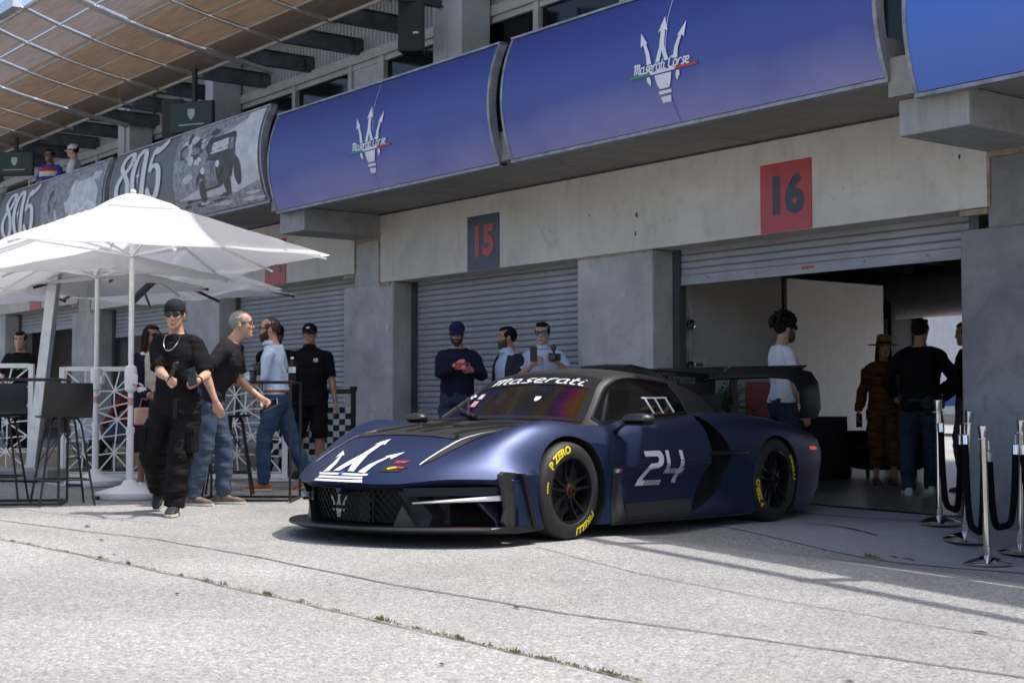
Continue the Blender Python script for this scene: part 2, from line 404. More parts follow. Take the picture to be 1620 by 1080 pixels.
# small stains and debris lying on the paving
mb = MB()
for x, y, r in [(-4.0, 2.62, .05), (-5.6, 4.32, .025), (-3.9, 5.55, .035), (-6.9, 3.2, .02), (-9.6, 3.9, .03), (-6.9, 8.95, .05), (-7.0, 8.92, .03), (-2.9, 3.6, .03), (-8.7, 3.62, .02), (-10.6, 4.2, .04), (-4.6, 3.2, .018), (-3.5, 4.2, .02)]:
    n = 9; pts = []
    for k in range(n):
        rr = r*(.5+.9*abs(noise.noise(V((x*3+k, y*5, k*1.7))))); a = 2*pi*k/n; px, py = x+rr*1.5*cos(a), y+rr*.6*sin(a); pts.append((px, py, gz(px, py)+.0075))
    mb.add(pts+[(x, y, gz(x, y)+.014)], [(k, (k+1) % n, n) for k in range(n)])
tag(mb.build('dark_debris', M('dead_leaf', (.05, .045, .035), .9, var=.5), fix=False), 'dark scraps of leaf and rubber scattered on the sunlit pavement', 'debris', kind='stuff')
# weeds in the crack
WEED = M('weed_green', (.13, .155, .035), .8, var=.45, vs_=5, wear=(.24, .17, .05))
mb = MB(); crack = [(-10.03, 3.37), (-8.23, 3.50), (-6.77, 3.55), (-5.64, 3.58), (-4.66, 3.58), (-3.92, 3.6)]
r5 = random.Random(5)
def tuft(x, y, n, h, sp):
    for _ in range(n):
        a = r5.uniform(0, 6.28); d = r5.uniform(0, sp); px, py = x+d*cos(a)*1.9, y+d*sin(a)*.45; z = gz(px, py)+.003
        hh = h*r5.uniform(.35, 1.0); lx, ly = r5.uniform(-.7, .7)*hh, r5.uniform(-.7, .7)*hh; wv = r5.uniform(.002, .0045)
        mb.add([(px-wv, py, z), (px+wv, py, z), (px+lx*.5+wv, py+ly*.5, z+hh*.7), (px+lx*.5-wv, py+ly*.5, z+hh*.7), (px+lx, py+ly, z+hh)], [(0, 1, 2, 3), (3, 2, 4)])
for t in [.02, .05, .11, .16, .2, .245, .29, .33, .335, .36, .42, .425, .43, .48, .54, .60, .61, .66, .70, .72, .725, .76, .80, .85, .86, .9, .95]:
    k = t*(len(crack)-1); i = int(k); p = V(crack[i]).lerp(V(crack[i+1]), k-i)
    tuft(p.x, p.y+.01, r5.randint(6, 26), r5.uniform(.010, .030), r5.uniform(.015, .05))
for t in range(130):
    k = r5.random()*(len(crack)-1); i = int(k); p = V(crack[i]).lerp(V(crack[i+1]), k-i); tuft(p.x, p.y+.012, 4, .010, .04)
for x, y in [(-7.05, 8.75), (-7.1, 8.74), (-12.15, 6.9), (-7.02, 8.76)]: tuft(x, y, 22, .035, .025)
tag(mb.build('crack_weeds', WEED, fix=False), 'small green and yellow weeds growing along the pavement crack', 'weeds', kind='stuff')

# unseen wooded hill ring, added to darken low sky reflected in the car
mb = MB(); n = 96; rows_ = [(150, -6), (190, 4), (240, 13), (310, 22), (390, 18), (430, -20)]
rings_ = []
for r_, h_ in rows_:
    rings_.append([(r_*cos(2*pi*k/n)*(1+.12*noise.noise(V((cos(2*pi*k/n)*2, sin(2*pi*k/n)*2, 1)))), r_*sin(2*pi*k/n)*(1+.12*noise.noise(V((cos(2*pi*k/n)*2, sin(2*pi*k/n)*2, 5)))), h_*(1+.55*noise.noise(V((cos(2*pi*k/n)*3, sin(2*pi*k/n)*3, r_*.004))))+2*noise.noise(V((k*.7, r_, 0)))) for k in range(n)])
mb.loft(rings_, cap=False)
struct(mb.build('unseen_hills', M('dry_grass_and_oaks', (.16, .13, .07), .95, var=.5, vs_=.06, wear=(.045, .055, .025)), smooth=180))

# ================================================================ PIT BUILDING
YF, YD = 10.3, 10.63          # wall face, roller door plane
BAY, STEP = 9.74, .165
bld = thing('pit_building', (-12, 10.3, 0), 'long concrete pit garage building with roller doors, balcony and windows above', 'building')
def B(mb, name, m, **k): return mb.build(name, m, bld, world=True, **k)
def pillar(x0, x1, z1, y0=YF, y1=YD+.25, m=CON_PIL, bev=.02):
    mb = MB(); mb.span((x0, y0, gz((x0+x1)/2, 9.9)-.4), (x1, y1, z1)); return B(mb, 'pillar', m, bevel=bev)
for k in (-3, -2, -1, 0, 1):
    ox, oz = k*BAY, -k*STEP
    zl, zt = 2.535+oz, 3.425+oz            # lintel underside, soffit of this bay
    xl, xr = -16.23+ox, -7.11+ox           # lintel span
    # wide pillar left of the bay (narrow where the lintels sit on it)
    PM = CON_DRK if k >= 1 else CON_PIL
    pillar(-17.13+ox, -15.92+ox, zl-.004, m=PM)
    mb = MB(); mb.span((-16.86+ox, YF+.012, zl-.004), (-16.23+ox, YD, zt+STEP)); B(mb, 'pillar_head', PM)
    mb = MB(); mb.span((-17.13+ox+.01, YF-.012, zl-.055+STEP), (-16.86+ox, YF+.05, zl-.01+STEP)); mb.span((-16.23+ox, YF-.010, zl-.05), (-15.97+ox, YF+.05, zl-.006))
    mb.span((-16.255+ox, YF-.006, zl-.004), (-16.228+ox, YF+.05, zt-.28)); mb.span((-16.862+ox, YF-.006, zl+STEP), (-16.835+ox, YF+.05, zt-.28)); mb.span((-16.84+ox, YF-.012, zt-.33), (-16.24+ox, YF+.05, zt-.285))
    B(mb, 'sealant_joint', M('sealant', (.36, .29, .22), .8, var=.3) if k == -3 else bpy.data.materials['sealant'])
    pillar(-12.27+ox, -11.08+ox, zl-.004)
    mb = MB(); mb.span((-12.25+ox, YF-.006, zl-.03), (-11.10+ox, YF+.03, zl-.003)); B(mb, 'sealant_joint', bpy.data.materials['sealant'])
    mb = MB(); mb.span((xl, YF, zl), (xr, YD+.02, zt)); B(mb, 'lintel', CON_WALL, bevel=.012)
    # slab with dirty soffit and the corbel carrying it
    mb = MB(); mb.span((xl-.63, 9.06, zt), (xr-.02, 11.25, zt+.30)); B(mb, 'balcony_slab', CON_SOF)
    mb = MB(); mb.span((xl, YF-.018, zt-.022), (xr, YF-.002, zt-.004)); B(mb, 'soffit_joint', JOINT)
    mb = MB(); mb.span((-16.86+ox, 9.18, zt-.285), (-16.23+ox, YF+.02, zt-.004)); B(mb, 'corbel', concrete('corbel_concrete', (.42, .42, .40), (.33, .33, .32), .9, .5, (2.2, 1, .25)) if k == -3 else bpy.data.materials['corbel_concrete'], bevel=.012)
    # roller doors
    for di, (da, db) in enumerate([(-15.92, -12.27), (-11.08, -7.40)]):
        a, b_ = da+ox, db+ox
        openk = {(0, 1): 2.215, (-1, 0): 2.24, (-2, 1): 2.20+.3, (-2, 0): 2.4}.get((k, di), None)
        lo = gz((a+b_)/2, 9.9)-.02 if openk is None else openk - (0 if k == 0 else oz*0)
        rd = tag(None or bpy.data.objects.new('roller_door', None)); COL.objects.link(rd); rd.parent = bld
        rd.location = V(((a+b_)/2, YD, lo)) - bld.location
        pitch = .0715; H = zl+.12-lo; n = int(H/pitch)+1; W = b_-a
        if 'slatm' not in globals() or abs(slatw-W) > .001 or True:
            prof = [(0, 0), (-.012, .006), (-.017, .02), (-.017, .05), (-.012, .064), (0, .070)]
            sm = MB(); sm.loft([[(-W/2+.07, y, z) for y, z in prof], [(W/2-.07, y, z) for y, z in prof]], cap=False, closed=False)
            slatm = sm.mesh('slat', fix=False); slatm.materials.append(SLAT_M); slatw = W
        if n > 1 and k in (-2, -1, 0):
            for i in range(n): inst('slat', slatm, rd, (0, 0, .05+i*pitch))
            mb = MB(); mb.span((-W/2+.07, .004, .03), (W/2-.07, .012, H)); mb.build('backing', JOINT, rd)
        else:
            mb = MB(); mb.grid(n*2, 1, lambda u, v: (lerp(-W/2+.07, W/2-.07, v), -.015 if int(u*n*2+.01) % 2 else 0, u*H)); mb.build('curtain', SLAT_M, rd, fix=False)
        mb = MB(); mb.span((-W/2+.07, -.022, -.03), (W/2-.07, .016, .05)); mb.span((-W/2+.07, -.03, -.045), (W/2-.07, -.005, -.03)); mb.build('bottom_bar', SLAT_M, rd)
        if (k, di) == (0, 1):
            for q in (-1.35, -.7, .62, 1.3):
                mb = MB(); mb.lathe([(.014, 0), (.014, .008)], 8, (q, -.0225, .012), 'Y'); mb.build('bolt', STEEL_G, rd)
            mb = MB(); mb.span((-.12, -.0245, .0), (.03, -.0225, .026)); mb.build('warning_sticker', M('red_sticker', (.5, .08, .06), .5, var=.5, vs_=60), rd)
        for sx in (-1, 1):
            mb = MB(); mb.span((sx*(W/2-.10), -.05, -(lo-gz(0, 0))-.3 if openk else 0), (sx*(W/2-.002), .05, H)); mb.build('guide_rail', M('rail_dark', (.09, .095, .105), .5, .4) if not bpy.data.materials.get('rail_dark') else bpy.data.materials['rail_dark'], rd)
# sloping lower right pillar skirt is hidden by the pad; deep garage behind open door
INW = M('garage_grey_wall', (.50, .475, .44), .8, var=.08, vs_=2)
for a_, b_, c_ in ((-62, -15.15, -.5), (-11.5, -11.1, -.5), (-7.5, 3, -.5), (-15.15, -11.5, 2.5), (-11.1, -7.5, 3.2)): mb = MB(); mb.span((a_, 19.9, c_), (b_, 20.1, 3.6)); B(mb, 'rear_wall', DARKIN)  # unseen right rear opening added and made taller to let light in
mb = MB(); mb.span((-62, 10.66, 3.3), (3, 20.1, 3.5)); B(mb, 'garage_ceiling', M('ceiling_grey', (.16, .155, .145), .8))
for a_, b_ in ((-7.0, -6.8), (-17.9, -17.6)): mb = MB(); mb.span((a_, 10.9, -.3), (b_, 19.9, 3.3)); B(mb, 'garage_side_wall', INW)
mb = MB(); mb.span((-60, 13.5, -.2), (-17.91, 13.6, 3.3)); B(mb, 'garage_partition', INW); mb = MB(); mb.span((-21.6, 10.9, 0), (-21.4, 13.49, 3.3)); B(mb, 'garage_partition', INW)
mb = MB()
for i in range(9): mb.span((-16.3+i*1.1, 11, 3.12), (-16.2+i*1.1, 19.8, 3.3))
B(mb, 'ceiling_joist', M('joist', (.10, .09, .075), .8))
for pts in [[(-12.4, 14.2, 2.95), (-7.1, 14.2, 2.95)], [(-12.4, 15.2, 2.8), (-10.2, 15.2, 2.8), (-9.9, 15.2, 2.55), (-7.1, 15.2, 2.55)], [(-11.3, 13.0, 3.2), (-11.3, 13.0, 2.65), (-11.0, 13.0, 2.5)]]:
    mb = MB(); mb.tube(pts, .045); B(mb, 'ceiling_pipe', STEEL_G, smooth=60)
mb = MB(); mb.lathe([(.33, 0), (.33, 3.4)], 20, (-14.6, 16.3, 2.6), 'Y'); mb.v = [(x+(y-16.3), 19.3+(x+14.6)*.0+(0), z) if False else (-15.75+(y-16.3)*1.0, 19.40+(x+14.6), z+.08) for x, y, z in mb.v]
B(mb, 'rear_door_drum', M('drum_grey', (.38, .38, .40), .5, .2), smooth=60)
mb = MB(); mb.span((-15.55, 19.3, 0), (-15.2, 19.89, 3.2)); B(mb, 'rear_post', M('post_black', (.03, .03, .03), .7))

# ---- partitions, panel and notices in garage 16
mb = MB(); mb.span((-11.22, 10.90, -.1), (-11.15, 12.30, 3.28)); B(mb, 'grey_partition', INW)
wp = thing('white_display_wall', (-14.16, 16.4, .08), 'tall white display panel standing inside the open garage', 'panel')
for i in range(5):
    mb = MB(); mb.span((-.03, -.7+i*.42+.0012, 0), (.03, -.7+(i+1)*.42-.0012, 2.66)); mb.build('board', M('white_board', (.84, .825, .81), .5, var=.04) if i == 0 else bpy.data.materials['white_board'], wp)

# ---- storey above: wall, windows, door, columns
ZW = 5.93
CORR = M('corrugated_siding', (.40, .385, .36), .55, .2, var=.1, vs_=2)
FRAME = M('window_frame', (.46, .45, .43), .5, var=.1)
mb = MB(); pts = []; x = -46.0
while x < 4: pts += [(x, 11.300), (x+.05, 11.300), (x+.065, 11.33), (x+.085, 11.33)]; x += .10
a = [(x, y, ZW+.14) for x, y in pts]; b_ = [(x, y, 7.3) for x, y in pts]; n = len(pts)
mb.add(a+b_, [(i, i+1, n+i+1, n+i) for i in range(n-1)]); B(mb, 'corrugated_wall', CORR, fix=False)
mb = MB(); mb.span((-46, 11.45, 3.5), (4, 11.6, 7.3)); B(mb, 'upper_wall', DARKIN)
mb = MB(); mb.span((-46, 11.24, ZW), (4, 11.42, ZW+.14)); B(mb, 'window_header', FRAME, bevel=.008)
WG = glass('window_glass', (.25, .3, .34), .25, .04)
mull = [-32.0, -30.2, -28.2, -26.0, -24.2, -22.13, -20.26, -18.59, -17.72, -16.12, -14.2, -12.6, -11.2, -9.6, -7.8, -6.0, -4.0]
for i in range(len(mull)-1):
    x0, x1 = mull[i], mull[i+1]; wf = MB()
    door = abs(x0+18.59) < .02
    wf.span((x0-.05, 11.26, 3.7), (x0+.05, 11.40, ZW)); wf.span((x0+.05, 11.28, ZW-.08), (x1-.05, 11.36, ZW-.002))
    if door: wf.span((x0+.06, 11.29, 5.42), (x1-.06, 11.34, ZW-.085)); wf.span((x0+.06, 11.29, 3.7), (x0+.2, 11.34, 5.42)); wf.span((x1-.2, 11.29, 3.7), (x1-.06, 11.34, 5.42))
    fr = B(wf, 'window', FRAME)
    pn = MB(); pn.span((x0+.05, 11.335, 3.75), (x1-.05, 11.345, ZW-.08)); pn.build('pane', WG, fr, world=False)
    fr.children[0].matrix_parent_inverse = Matrix.Identity(4)
    for v in fr.children[0].data.vertices: v.co -= bld.location
for x0, x1 in [(-15.68, -15.09), (-25.9, -25.45), (-22.3, -22.05), (-5.9, -5.4)]:
    mb = MB(); mb.span((x0, 10.75, 3.6), (x0+.28, 11.25, 7.0)); mb.span((x0+.282, 10.78, 3.6), (x1, 11.22, 7.0)); B(mb, 'balcony_column', M('column_paint', (.50, .50, .50), .5, var=.06) if not bpy.data.materials.get('column_paint') else bpy.data.materials['column_paint'])
mb = MB(); mb.span((-48, 9.95, 7.25), (12, 20.3, 7.5)); B(mb, 'roof', STEEL_G)
# mesh balustrade seen through the gaps between banners
for xg in (-11.9, -16.76, -7.0, -26.8, -21.8):
    mb = MB()
    for i in range(9): mb.bar((xg-.4+i*.1, 9.75, 3.7), (xg-.4+i*.1, 9.75, 4.62), .008, .008)
    for i in range(10): mb.bar((xg-.42, 9.75, 3.75+i*.095), (xg+.42, 9.75, 3.75+i*.095), .008, .008)
    mb.bar((xg-.5, 9.75, 4.66), (xg+.5, 9.75, 4.66), .05, .05)
    B(mb, 'balustrade', STEEL_G)
    mb = MB(); mb.span((xg-.06, 9.18, 3.72), (xg+.16, 9.5, 4.62)); B(mb, 'banner_post', M('post_steel', (.30, .31, .32), .5, .4, var=.2) if not bpy.data.materials.get('post_steel') else bpy.data.materials['post_steel'])

# small holes and chips in the painted lintels and pillars
r6 = random.Random(3); mb = MB()
for x, z, h_ in [(-12.06, 2.98, .03), (-11.31, 2.90, .05), (-11.33, 2.71, .04), (-11.6, 2.93, .012), (-11.55, 2.96, .010), (-7.38, 2.98, .035), (-7.45, 3.0, .012), (-7.5, 2.95, .01), (-8.5, 3.02, .01), (-8.45, 3.1, .008), (-8.5, 2.88, .01), (-8.6, 2.86, .012), (-15.9, 2.68, .02), (-11.85, 1.02, .035), (-12.0, 1.9, .015), (-11.4, 1.5, .012), (-16.5, 1.35, .02)]:
    n = 7; c = (x, YF-.0025, z); mb.add([(x+h_*.35*cos(2*pi*k/n)*(.6+.8*r6.random()), YF-.0025-(.012 if z < 2.5 else 0)*0, z+h_*.6*sin(2*pi*k/n)*(.6+.8*r6.random())) for k in range(n)], [tuple(range(n))])
tag(B(mb, 'wall_chips', JOINT, fix=False), kind='stuff')
for x, z in [(-16.02, 1.95)]:
    mb = MB(); mb.span((x-.03, YF-.012, z-.04), (x+.03, YF-.002, z+.04)); B(mb, 'wall_plate', M('cream_plate', (.6, .56, .46), .6), bevel=.004)

# ================================================================ NUMBER SIGNS on the lintels
RED = M('sign_red', (.50, .055, .065), .35, var=.12, vs_=3); NAVY = M('sign_navy', (.035, .05, .085), .3, var=.35, vs_=9)
def number_sign(x0, k, num, m, tm, lab, h=.645, wd=.62):
    z0 = 2.535-k*STEP+.004
    t = thing('number_sign', (x0+wd/2, YF-.008, z0), lab, 'sign', 'garage number signs')
    mb = MB(); mb.span((-wd/2, -.004, 0), (wd/2, .004, h)); mb.build('panel', m, t)
    vs_, fs = text2d(num, .47, .022); mb = MB(); mb.add([(x*.95, -.0075, y+h*.50) for x, y in vs_], fs); mb.build('numerals', tm, t, fix=False)
number_sign(-9.58, 0, '16', RED, NAVY, 'red square sign with dark number 16 above the open garage')
number_sign(-14.28, 0, '15', NAVY, RED, 'dark worn sign with red number 15 above the closed shutter')
number_sign(-19.33, -1, '14', RED, NAVY, 'red sign partly hidden by the tip of the big white parasol')
number_sign(-24.02, -1, '13', NAVY, RED, 'dark blue sign with red numerals behind the white parasol pole')
number_sign(-29.1, -2, '12', RED, NAVY, 'faded red sign above the seated man on the far left')

# ================================================================ BANNERS
def bpt(x, z, z0, z1, off=0.0):
    """point on the bowed banner face"""
    v = (z-z0)/(z1-z0); return V((x, 9.05-.15*(1-(2*v-1)**2)-off, z))
GRAD = zgrad('banner_blue_print', [(0, (.33, .31, .52)), (.16, (.22, .22, .47)), (.42, (.060, .088, .34)), (.8, (.028, .052, .26)), (1, (.024, .045, .23))], 0.05, 1.45)
GRAD2 = zgrad('banner_bright_print', [(0, (.11, .20, .62)), (.4, (.075, .19, .62)), (1, (.03, .15, .56))], .1, 1.4)
GREY = zgrad('banner_grey_print', [(0, (.17, .18, .20)), (.5, (.105, .115, .13)), (1, (.15, .16, .175))], .1, 1.4)
WPRINT = M('white_print', (.78, .79, .82), .45, var=.05); GRN = M('green_print', (.03, .28, .12), .5, var=.1); RDP = M('red_print', (.60, .05, .07), .5, var=.1)
def banner(x0, x1, k, mat, lab, group='banners along the balcony'):
    z0, z1 = 3.385-k*STEP, 4.64-k*STEP
    t = thing('banner', ((x0+x1)/2, 9.05, z0), lab, 'banner', group)
    o = V(t.location)
    mb = MB(); mb.grid(28, 16, lambda u, v: bpt(lerp(x0+.02, x1-.02, u), lerp(z0+.03, z1-.02, v), z0, z1)+V((0, .004*noise.noise(V((u*9, v*2, x0))), 0)))
    mb.build('printed_face', mat, t, world=True, smooth=180, fix=False)
    for xe, s in ((x0, 1), (x1, -1)):
        mb = MB(); n = 16
        mb.loft([[bpt(xe, lerp(z0, z1, i/n), z0, z1, .006), bpt(xe+s*.035, lerp(z0, z1, i/n), z0, z1, .006), bpt(xe+s*.035, lerp(z0, z1, i/n), z0, z1, -.09), bpt(xe, lerp(z0, z1, i/n), z0, z1, -.09)] for i in range(n+1)])
        mb.build('side_frame', BFRAME, t, world=True)
    mb = MB(); mb.span((x0, 9.03, z0-.008), (x1, 9.12, z0+.022)); mb.build('bottom_rail', BFRAME, t, world=True)
    mb = MB(); mb.span((x0, 9.03, z1-.012), (x1, 9.12, z1+.010)); mb.build('top_rail', BFRAME, t, world=True)
    mb = MB(); mb.span((x0+.05, 9.10, z0+.03), (x1-.05, 9.11, z1-.02)); mb.build('backing', DARKIN, t, world=True)
    return t, z0, z1
def bdecal(t, part, name, mat, xc, zc, z0, z1, off=.006, mx=.12):
    p = fine2(part, mx); mb = MB(); mb.add([bpt(xc+x, zc+z, z0, z1, off+.005) for x, z in p[0]], p[1]); return mb.build(name, mat, t, world=True, fix=False)

# --- trident and script drawn as strokes and outlines
def mir(p): return [(-x, y) for x, y in reversed(p)]
PR_C = [(0, 1.0), (.085, .80), (.035, .825), (.045, .62), (.12, .43), (.045, .43), (0, .56), (-.045, .43), (-.12, .43), (-.045, .62), (-.035, .825), (-.085, .80)]
PR_S = [(.20, .43), (.29, .43), (.335, .62), (.40, .70), (.395, .66), (.44, .86), (.28, .68), (.29, .665), (.245, .62)]
PR_S = [(.19, .43), (.275, .43), (.285, .55), (.345, .70), (.385, .665), (.405, .86), (.265, .70), (.295, .705), (.225, .57)]
def trident(base=True):
    P = [poly2(PR_C), poly2(PR_S), poly2(mir(PR_S))]
    return join2(P)
def trident_low():
    P = [poly2([(-.29, .275), (-.29, .22), (-.235, .16), (-.22, .215), (-.235, .275)]), poly2(mir([(-.29, .275), (-.29, .22), (-.235, .16), (-.22, .215), (-.235, .275)])),
         poly2([(-.15, .275), (-.12, .16), (-.085, .10), (.085, .10), (.12, .16), (.15, .275)]), poly2([(-.11, .035), (-.11, .075), (.11, .075), (.11, .035)]), poly2([(-.075, -.07), (-.09, .005), (.09, .005), (.075, -.07)])]
    return join2(P)
GL = {
 'M': ([[(0, 1.45), (.3, 1.62), (.42, 1.5), (.42, 0)], [(.42, 1.4), (.75, 1.62), (.9, 1.5), (.9, 0)], [(.9, 1.4), (1.25, 1.62), (1.42, 1.5), (1.42, .2), (1.6, 0), (1.75, 0)]], 1.72),
 'a': ([[(.75, 1), (.25, 1), (0, .78), (0, .22), (.22, 0), (.7, 0)], [(.75, 1.0), (.75, .2), (.92, 0), (1.05, 0)]], 1.0),
 's': ([[(-.05, 0), (.55, 0), (.72, .22), (.25, .72), (.42, 1), (.9, 1)]], .88),
 'e': ([[(.05, .5), (.6, .5), (.72, .75), (.5, 1), (.22, 1), (0, .75), (0, .25), (.22, 0), (.88, 0)]], .85),
 'r': ([[(0, 0), (.06, 1)], [(.04, .6), (.32, 1), (.72, 1)]], .72),
 't': ([[(.1, 1.6), (.02, .2), (.2, 0), (.55, 0)], [(-.22, 1.0), (.5, 1.0)]], .55),
 'i': ([[(.04, 1), (0, .2), (.18, 0), (.5, 0)], [(.06, 1.3), (.07, 1.45)]], .5),
 'C': ([[(1.05, 1.5), (.85, 1.62), (.35, 1.62), (.05, 1.3), (0, .3), (.25, 0), (1.1, 0)]], 1.05),
 'o': ([[(.25, 0), (0, .22), (0, .78), (.25, 1), (.55, 1), (.78, .78), (.78, .22), (.55, 0), (.25, 0)]], .95), ' ': ([], .45)}
def script(txt, h, wd, sx=1.0, sh=.28, gap=.10):
    x = 0; P = []
    for ch in txt:
        st, adv = GL[ch]
        for s in st: P.append(ribbon([(px+x, py) for px, py in s], wd))
        x += adv+gap
    p = join2(P); q = xf2(p, h*sx, h, 0, 0, sh)
    mn = min(a for a, b in q[0]); mxx = max(a for a, b in q[0]); c = (mn+mxx)/2
    return [(a-c, b) for a, b in q[0]], q[1]
def corse_logo(t, xc, zb, H, z0, z1):
    """zb is the height of the logo's foot"""
    def L(p, nm, m, sc=H, dx=0, dz=0): bdecal(t, xf2(p, sc), nm, m, xc+dx, zb+.07*H+dz, z0, z1)
    L(trident(), 'trident_emblem', WPRINT); L(trident_low(), 'trident_emblem', WPRINT)
    s = script('Maserati Corse', .075*H, .27, sx=1.0); bdecal(t, s, 'lettering', WPRINT, xc-.01, zb+.405*H, z0, z1)
    for a, b_, m in [(-.60, -.22, GRN), (-.22, .22, WPRINT), (.22, .60, RDP)]:
        bdecal(t, xf2(poly2([(a, .293), (b_, .293), (b_, .325), (a, .325)]), H), 'stripe', m, xc, zb+.07*H, z0, z1, .0065)
t, z0, z1 = banner(-16.67, -11.98, 0, GRAD, 'blue to lavender banner with white trident logo, left of the pair')
corse_logo(t, -14.25, z0+.20, .71, z0, z1)
bdecal(t, ribbon([(.012, .0), (.02, .2), (.0, .33)], .006), 'seam_line', M('seam_dark', (.05, .05, .25), .5), -14.25, z0+.03, z0, z1)
bdecal(t, ribbon([(.03, .0), (.0, .3), (.01, .55)], .006), 'seam_line', WPRINT, -14.2, z1-.6, z0, z1)
t, z0, z1 = banner(-11.79, -7.10, 0, GRAD, 'blue to lavender banner with large white trident logo over garage 16')
corse_logo(t, -9.43, z0+.21, .71, z0, z1)
bdecal(t, ribbon([(.03, .0), (.0, .15), (-.03, .33)], .006), 'seam_line', bpy.data.materials['seam_dark'], -9.36, z0+.03, z0, z1)
bdecal(t, ribbon([(.03, .0), (.02, .3), (.04, .55)], .006), 'seam_line', WPRINT, -9.41, z1-.6, z0, z1)
banner(-6.86, -2.1, 1, GRAD2, 'plain bright blue banner at the right end of the balcony')
banner(-31.9, -27.05, -2, GREY, 'grey banner at the far left end of the row')
# --- the two monochrome banners
def bez(pts, n=10):
    """catmull-rom through points"""
    o = []
    for i in range(len(pts)-1):
        p0, p1, p2, p3 = V(pts[max(i-1, 0)]), V(pts[i]), V(pts[i+1]), V(pts[min(i+2, len(pts)-1)])
        for k in range(n):
            t = k/n; q = .5*((2*p1)+(-p0+p2)*t+(2*p0-5*p1+4*p2-p3)*t*t+(-p0+3*p1-3*p2+p3)*t**3); o.append(tuple(q))
    o.append(tuple(pts[-1])); return o
def n805():
    P = [ribbon(bez([(.62, 1.05), (.60, 1.22), (.42, 1.28), (.22, 1.16), (.20, .95), (.40, .74), (.56, .50), (.52, .18), (.30, .0), (.08, .16), (.06, .46), (.24, .72), (.50, .88), (.62, 1.05)]), .19, .085, True)]
    P.append(ribbon(bez([(1.02, 1.28), (.84, 1.12), (.78, .64), (.84, .16), (1.02, 0), (1.2, .16), (1.26, .64), (1.2, 1.12), (1.02, 1.28), (.9, 1.2)]), .20, .08, True))
    P.append(poly2([(1.02, .92), (1.045, .67), (1.13, .64), (1.045, .61), (1.02, .36), (.995, .61), (.91, .64), (.995, .67)]))
    P.append(ribbon([(1.52, .68), (1.56, 1.2)], .11)); P.append(ribbon(bez([(1.54, 1.18), (1.75, 1.15), (1.98, 1.27), (2.05, 1.36)]), .13, .19, True))
    P.append(ribbon(bez([(1.50, .66), (1.68, .78), (1.90, .66), (1.94, .34), (1.80, .05), (1.58, .02), (1.46, .16), (1.52, .24)]), .20, .09, True))
    return join2(P)
def laurel():
    P = []
    for s in (-1, 1):
        for i in range(4):
            x, y = .12+i*.15, -.30+i*.085
            for d in (0, 1):
                a = radians(65 if d == 0 else 5); L = .22; ux, uy = cos(a), sin(a); nx, ny = -uy, ux
                p = [(x, y), (x+ux*L*.5+nx*.045, y+uy*L*.5+ny*.045), (x+ux*L, y+uy*L), (x+ux*L*.5-nx*.045, y+uy*L*.5-ny*.045)]
                P.append(poly2([(s*q[0], q[1]) for q in p]))
    return join2(P)
PH_L = M('photo_print_light', (.58, .60, .63), .5, var=.15, vs_=5, wear=(.44, .46, .49)); PH_M = M('photo_print_mid', (.20, .21, .225), .5, var=.6, vs_=9, wear=(.10, .105, .115)); PH_D = M('photo_print_dark', (.045, .05, .055), .5, var=.5, vs_=8)
PH_T = M('photo_print_trees', (.26, .275, .295), .5, var=.6, vs_=16, wear=(.10, .105, .115))
LOGO_W = M('logo_white', (.70, .72, .74), .5, var=.06)
def blob(c, rx, ry, n=26, jit=.18, seed=0):
    return poly2([(c[0]+rx*cos(2*pi*k/n)*(1+jit*noise.noise(V((k*1.3, seed, 0)))*1.6), c[1]+ry*sin(2*pi*k/n)*(1+jit*noise.noise(V((k*1.3, seed+5, 0)))*1.6)) for k in range(n)])
def vintage(t, xc, zc, W, H, z0, z1):
    k = [0]
    def D(pts, m): k[0] += 1; bdecal(t, poly2([(u*W, v*H) for u, v in pts]), 'printed_car', m, xc, zc, z0, z1, .0085+.0004*k[0], .15)
    def O(u, v, ru, rv, m): D([(u+ru*cos(2*pi*q/16), v+rv*sin(2*pi*q/16)) for q in range(16)], m)
    O(.93, .34, .075, .20, PH_D); O(.14, .17, .07, .17, PH_D); O(.69, .25, .075, .22, PH_D)
    D([(.26, .62), (.34, .92), (.40, .985), (.80, 1.0), (.86, .95), (.88, .62), (.97, .52), (.99, .40), (.86, .46), (.80, .30), (.52, .18), (.20, .16), (.17, .50)], PH_D)
    D([(.34, .72), (.375, .90), (.72, .915), (.73, .73)], PH_L); D([(.755, .72), (.755, .90), (.83, .90), (.85, .72)], PH_M)
    D([(.22, .20), (.20, .56), (.30, .63), (.46, .60), (.50, .22)], PH_M)
    for q in range(4): D([(.26+.055*q, .23), (.25+.055*q, .57), (.262+.055*q, .57), (.272+.055*q, .23)], PH_D)
    D([(.01, .25), (.05, .42), (.13, .49), (.22, .44), (.25, .28), (.19, .36), (.11, .39), (.06, .32)], PH_D); D([(.50, .30), (.56, .50), (.66, .56), (.76, .48), (.82, .30), (.73, .41), (.64, .45), (.57, .36)], PH_D)
    O(.19, .49, .045, .055, LOGO_W); O(.52, .54, .045, .055, LOGO_W)
t, z0, z1 = banner(-21.74, -16.85, -1, GREY, 'grey banner with large white 805 numerals and a photo of a vintage car')
bdecal(t, xf2(n805(), .80, .60), 'numerals', LOGO_W, -21.50, z0+.42, z0, z1, .009)
bdecal(t, xf2(laurel(), .66, .5), 'laurel', LOGO_W, -20.66, z0+.30, z0, z1, .009)
bdecal(t, poly2([(-19.45, 0), (-16.93, 0), (-16.93, 1.2), (-19.45, 1.2)]), 'photo_field', PH_L, 0, z0+.035, z0, z1, .004)
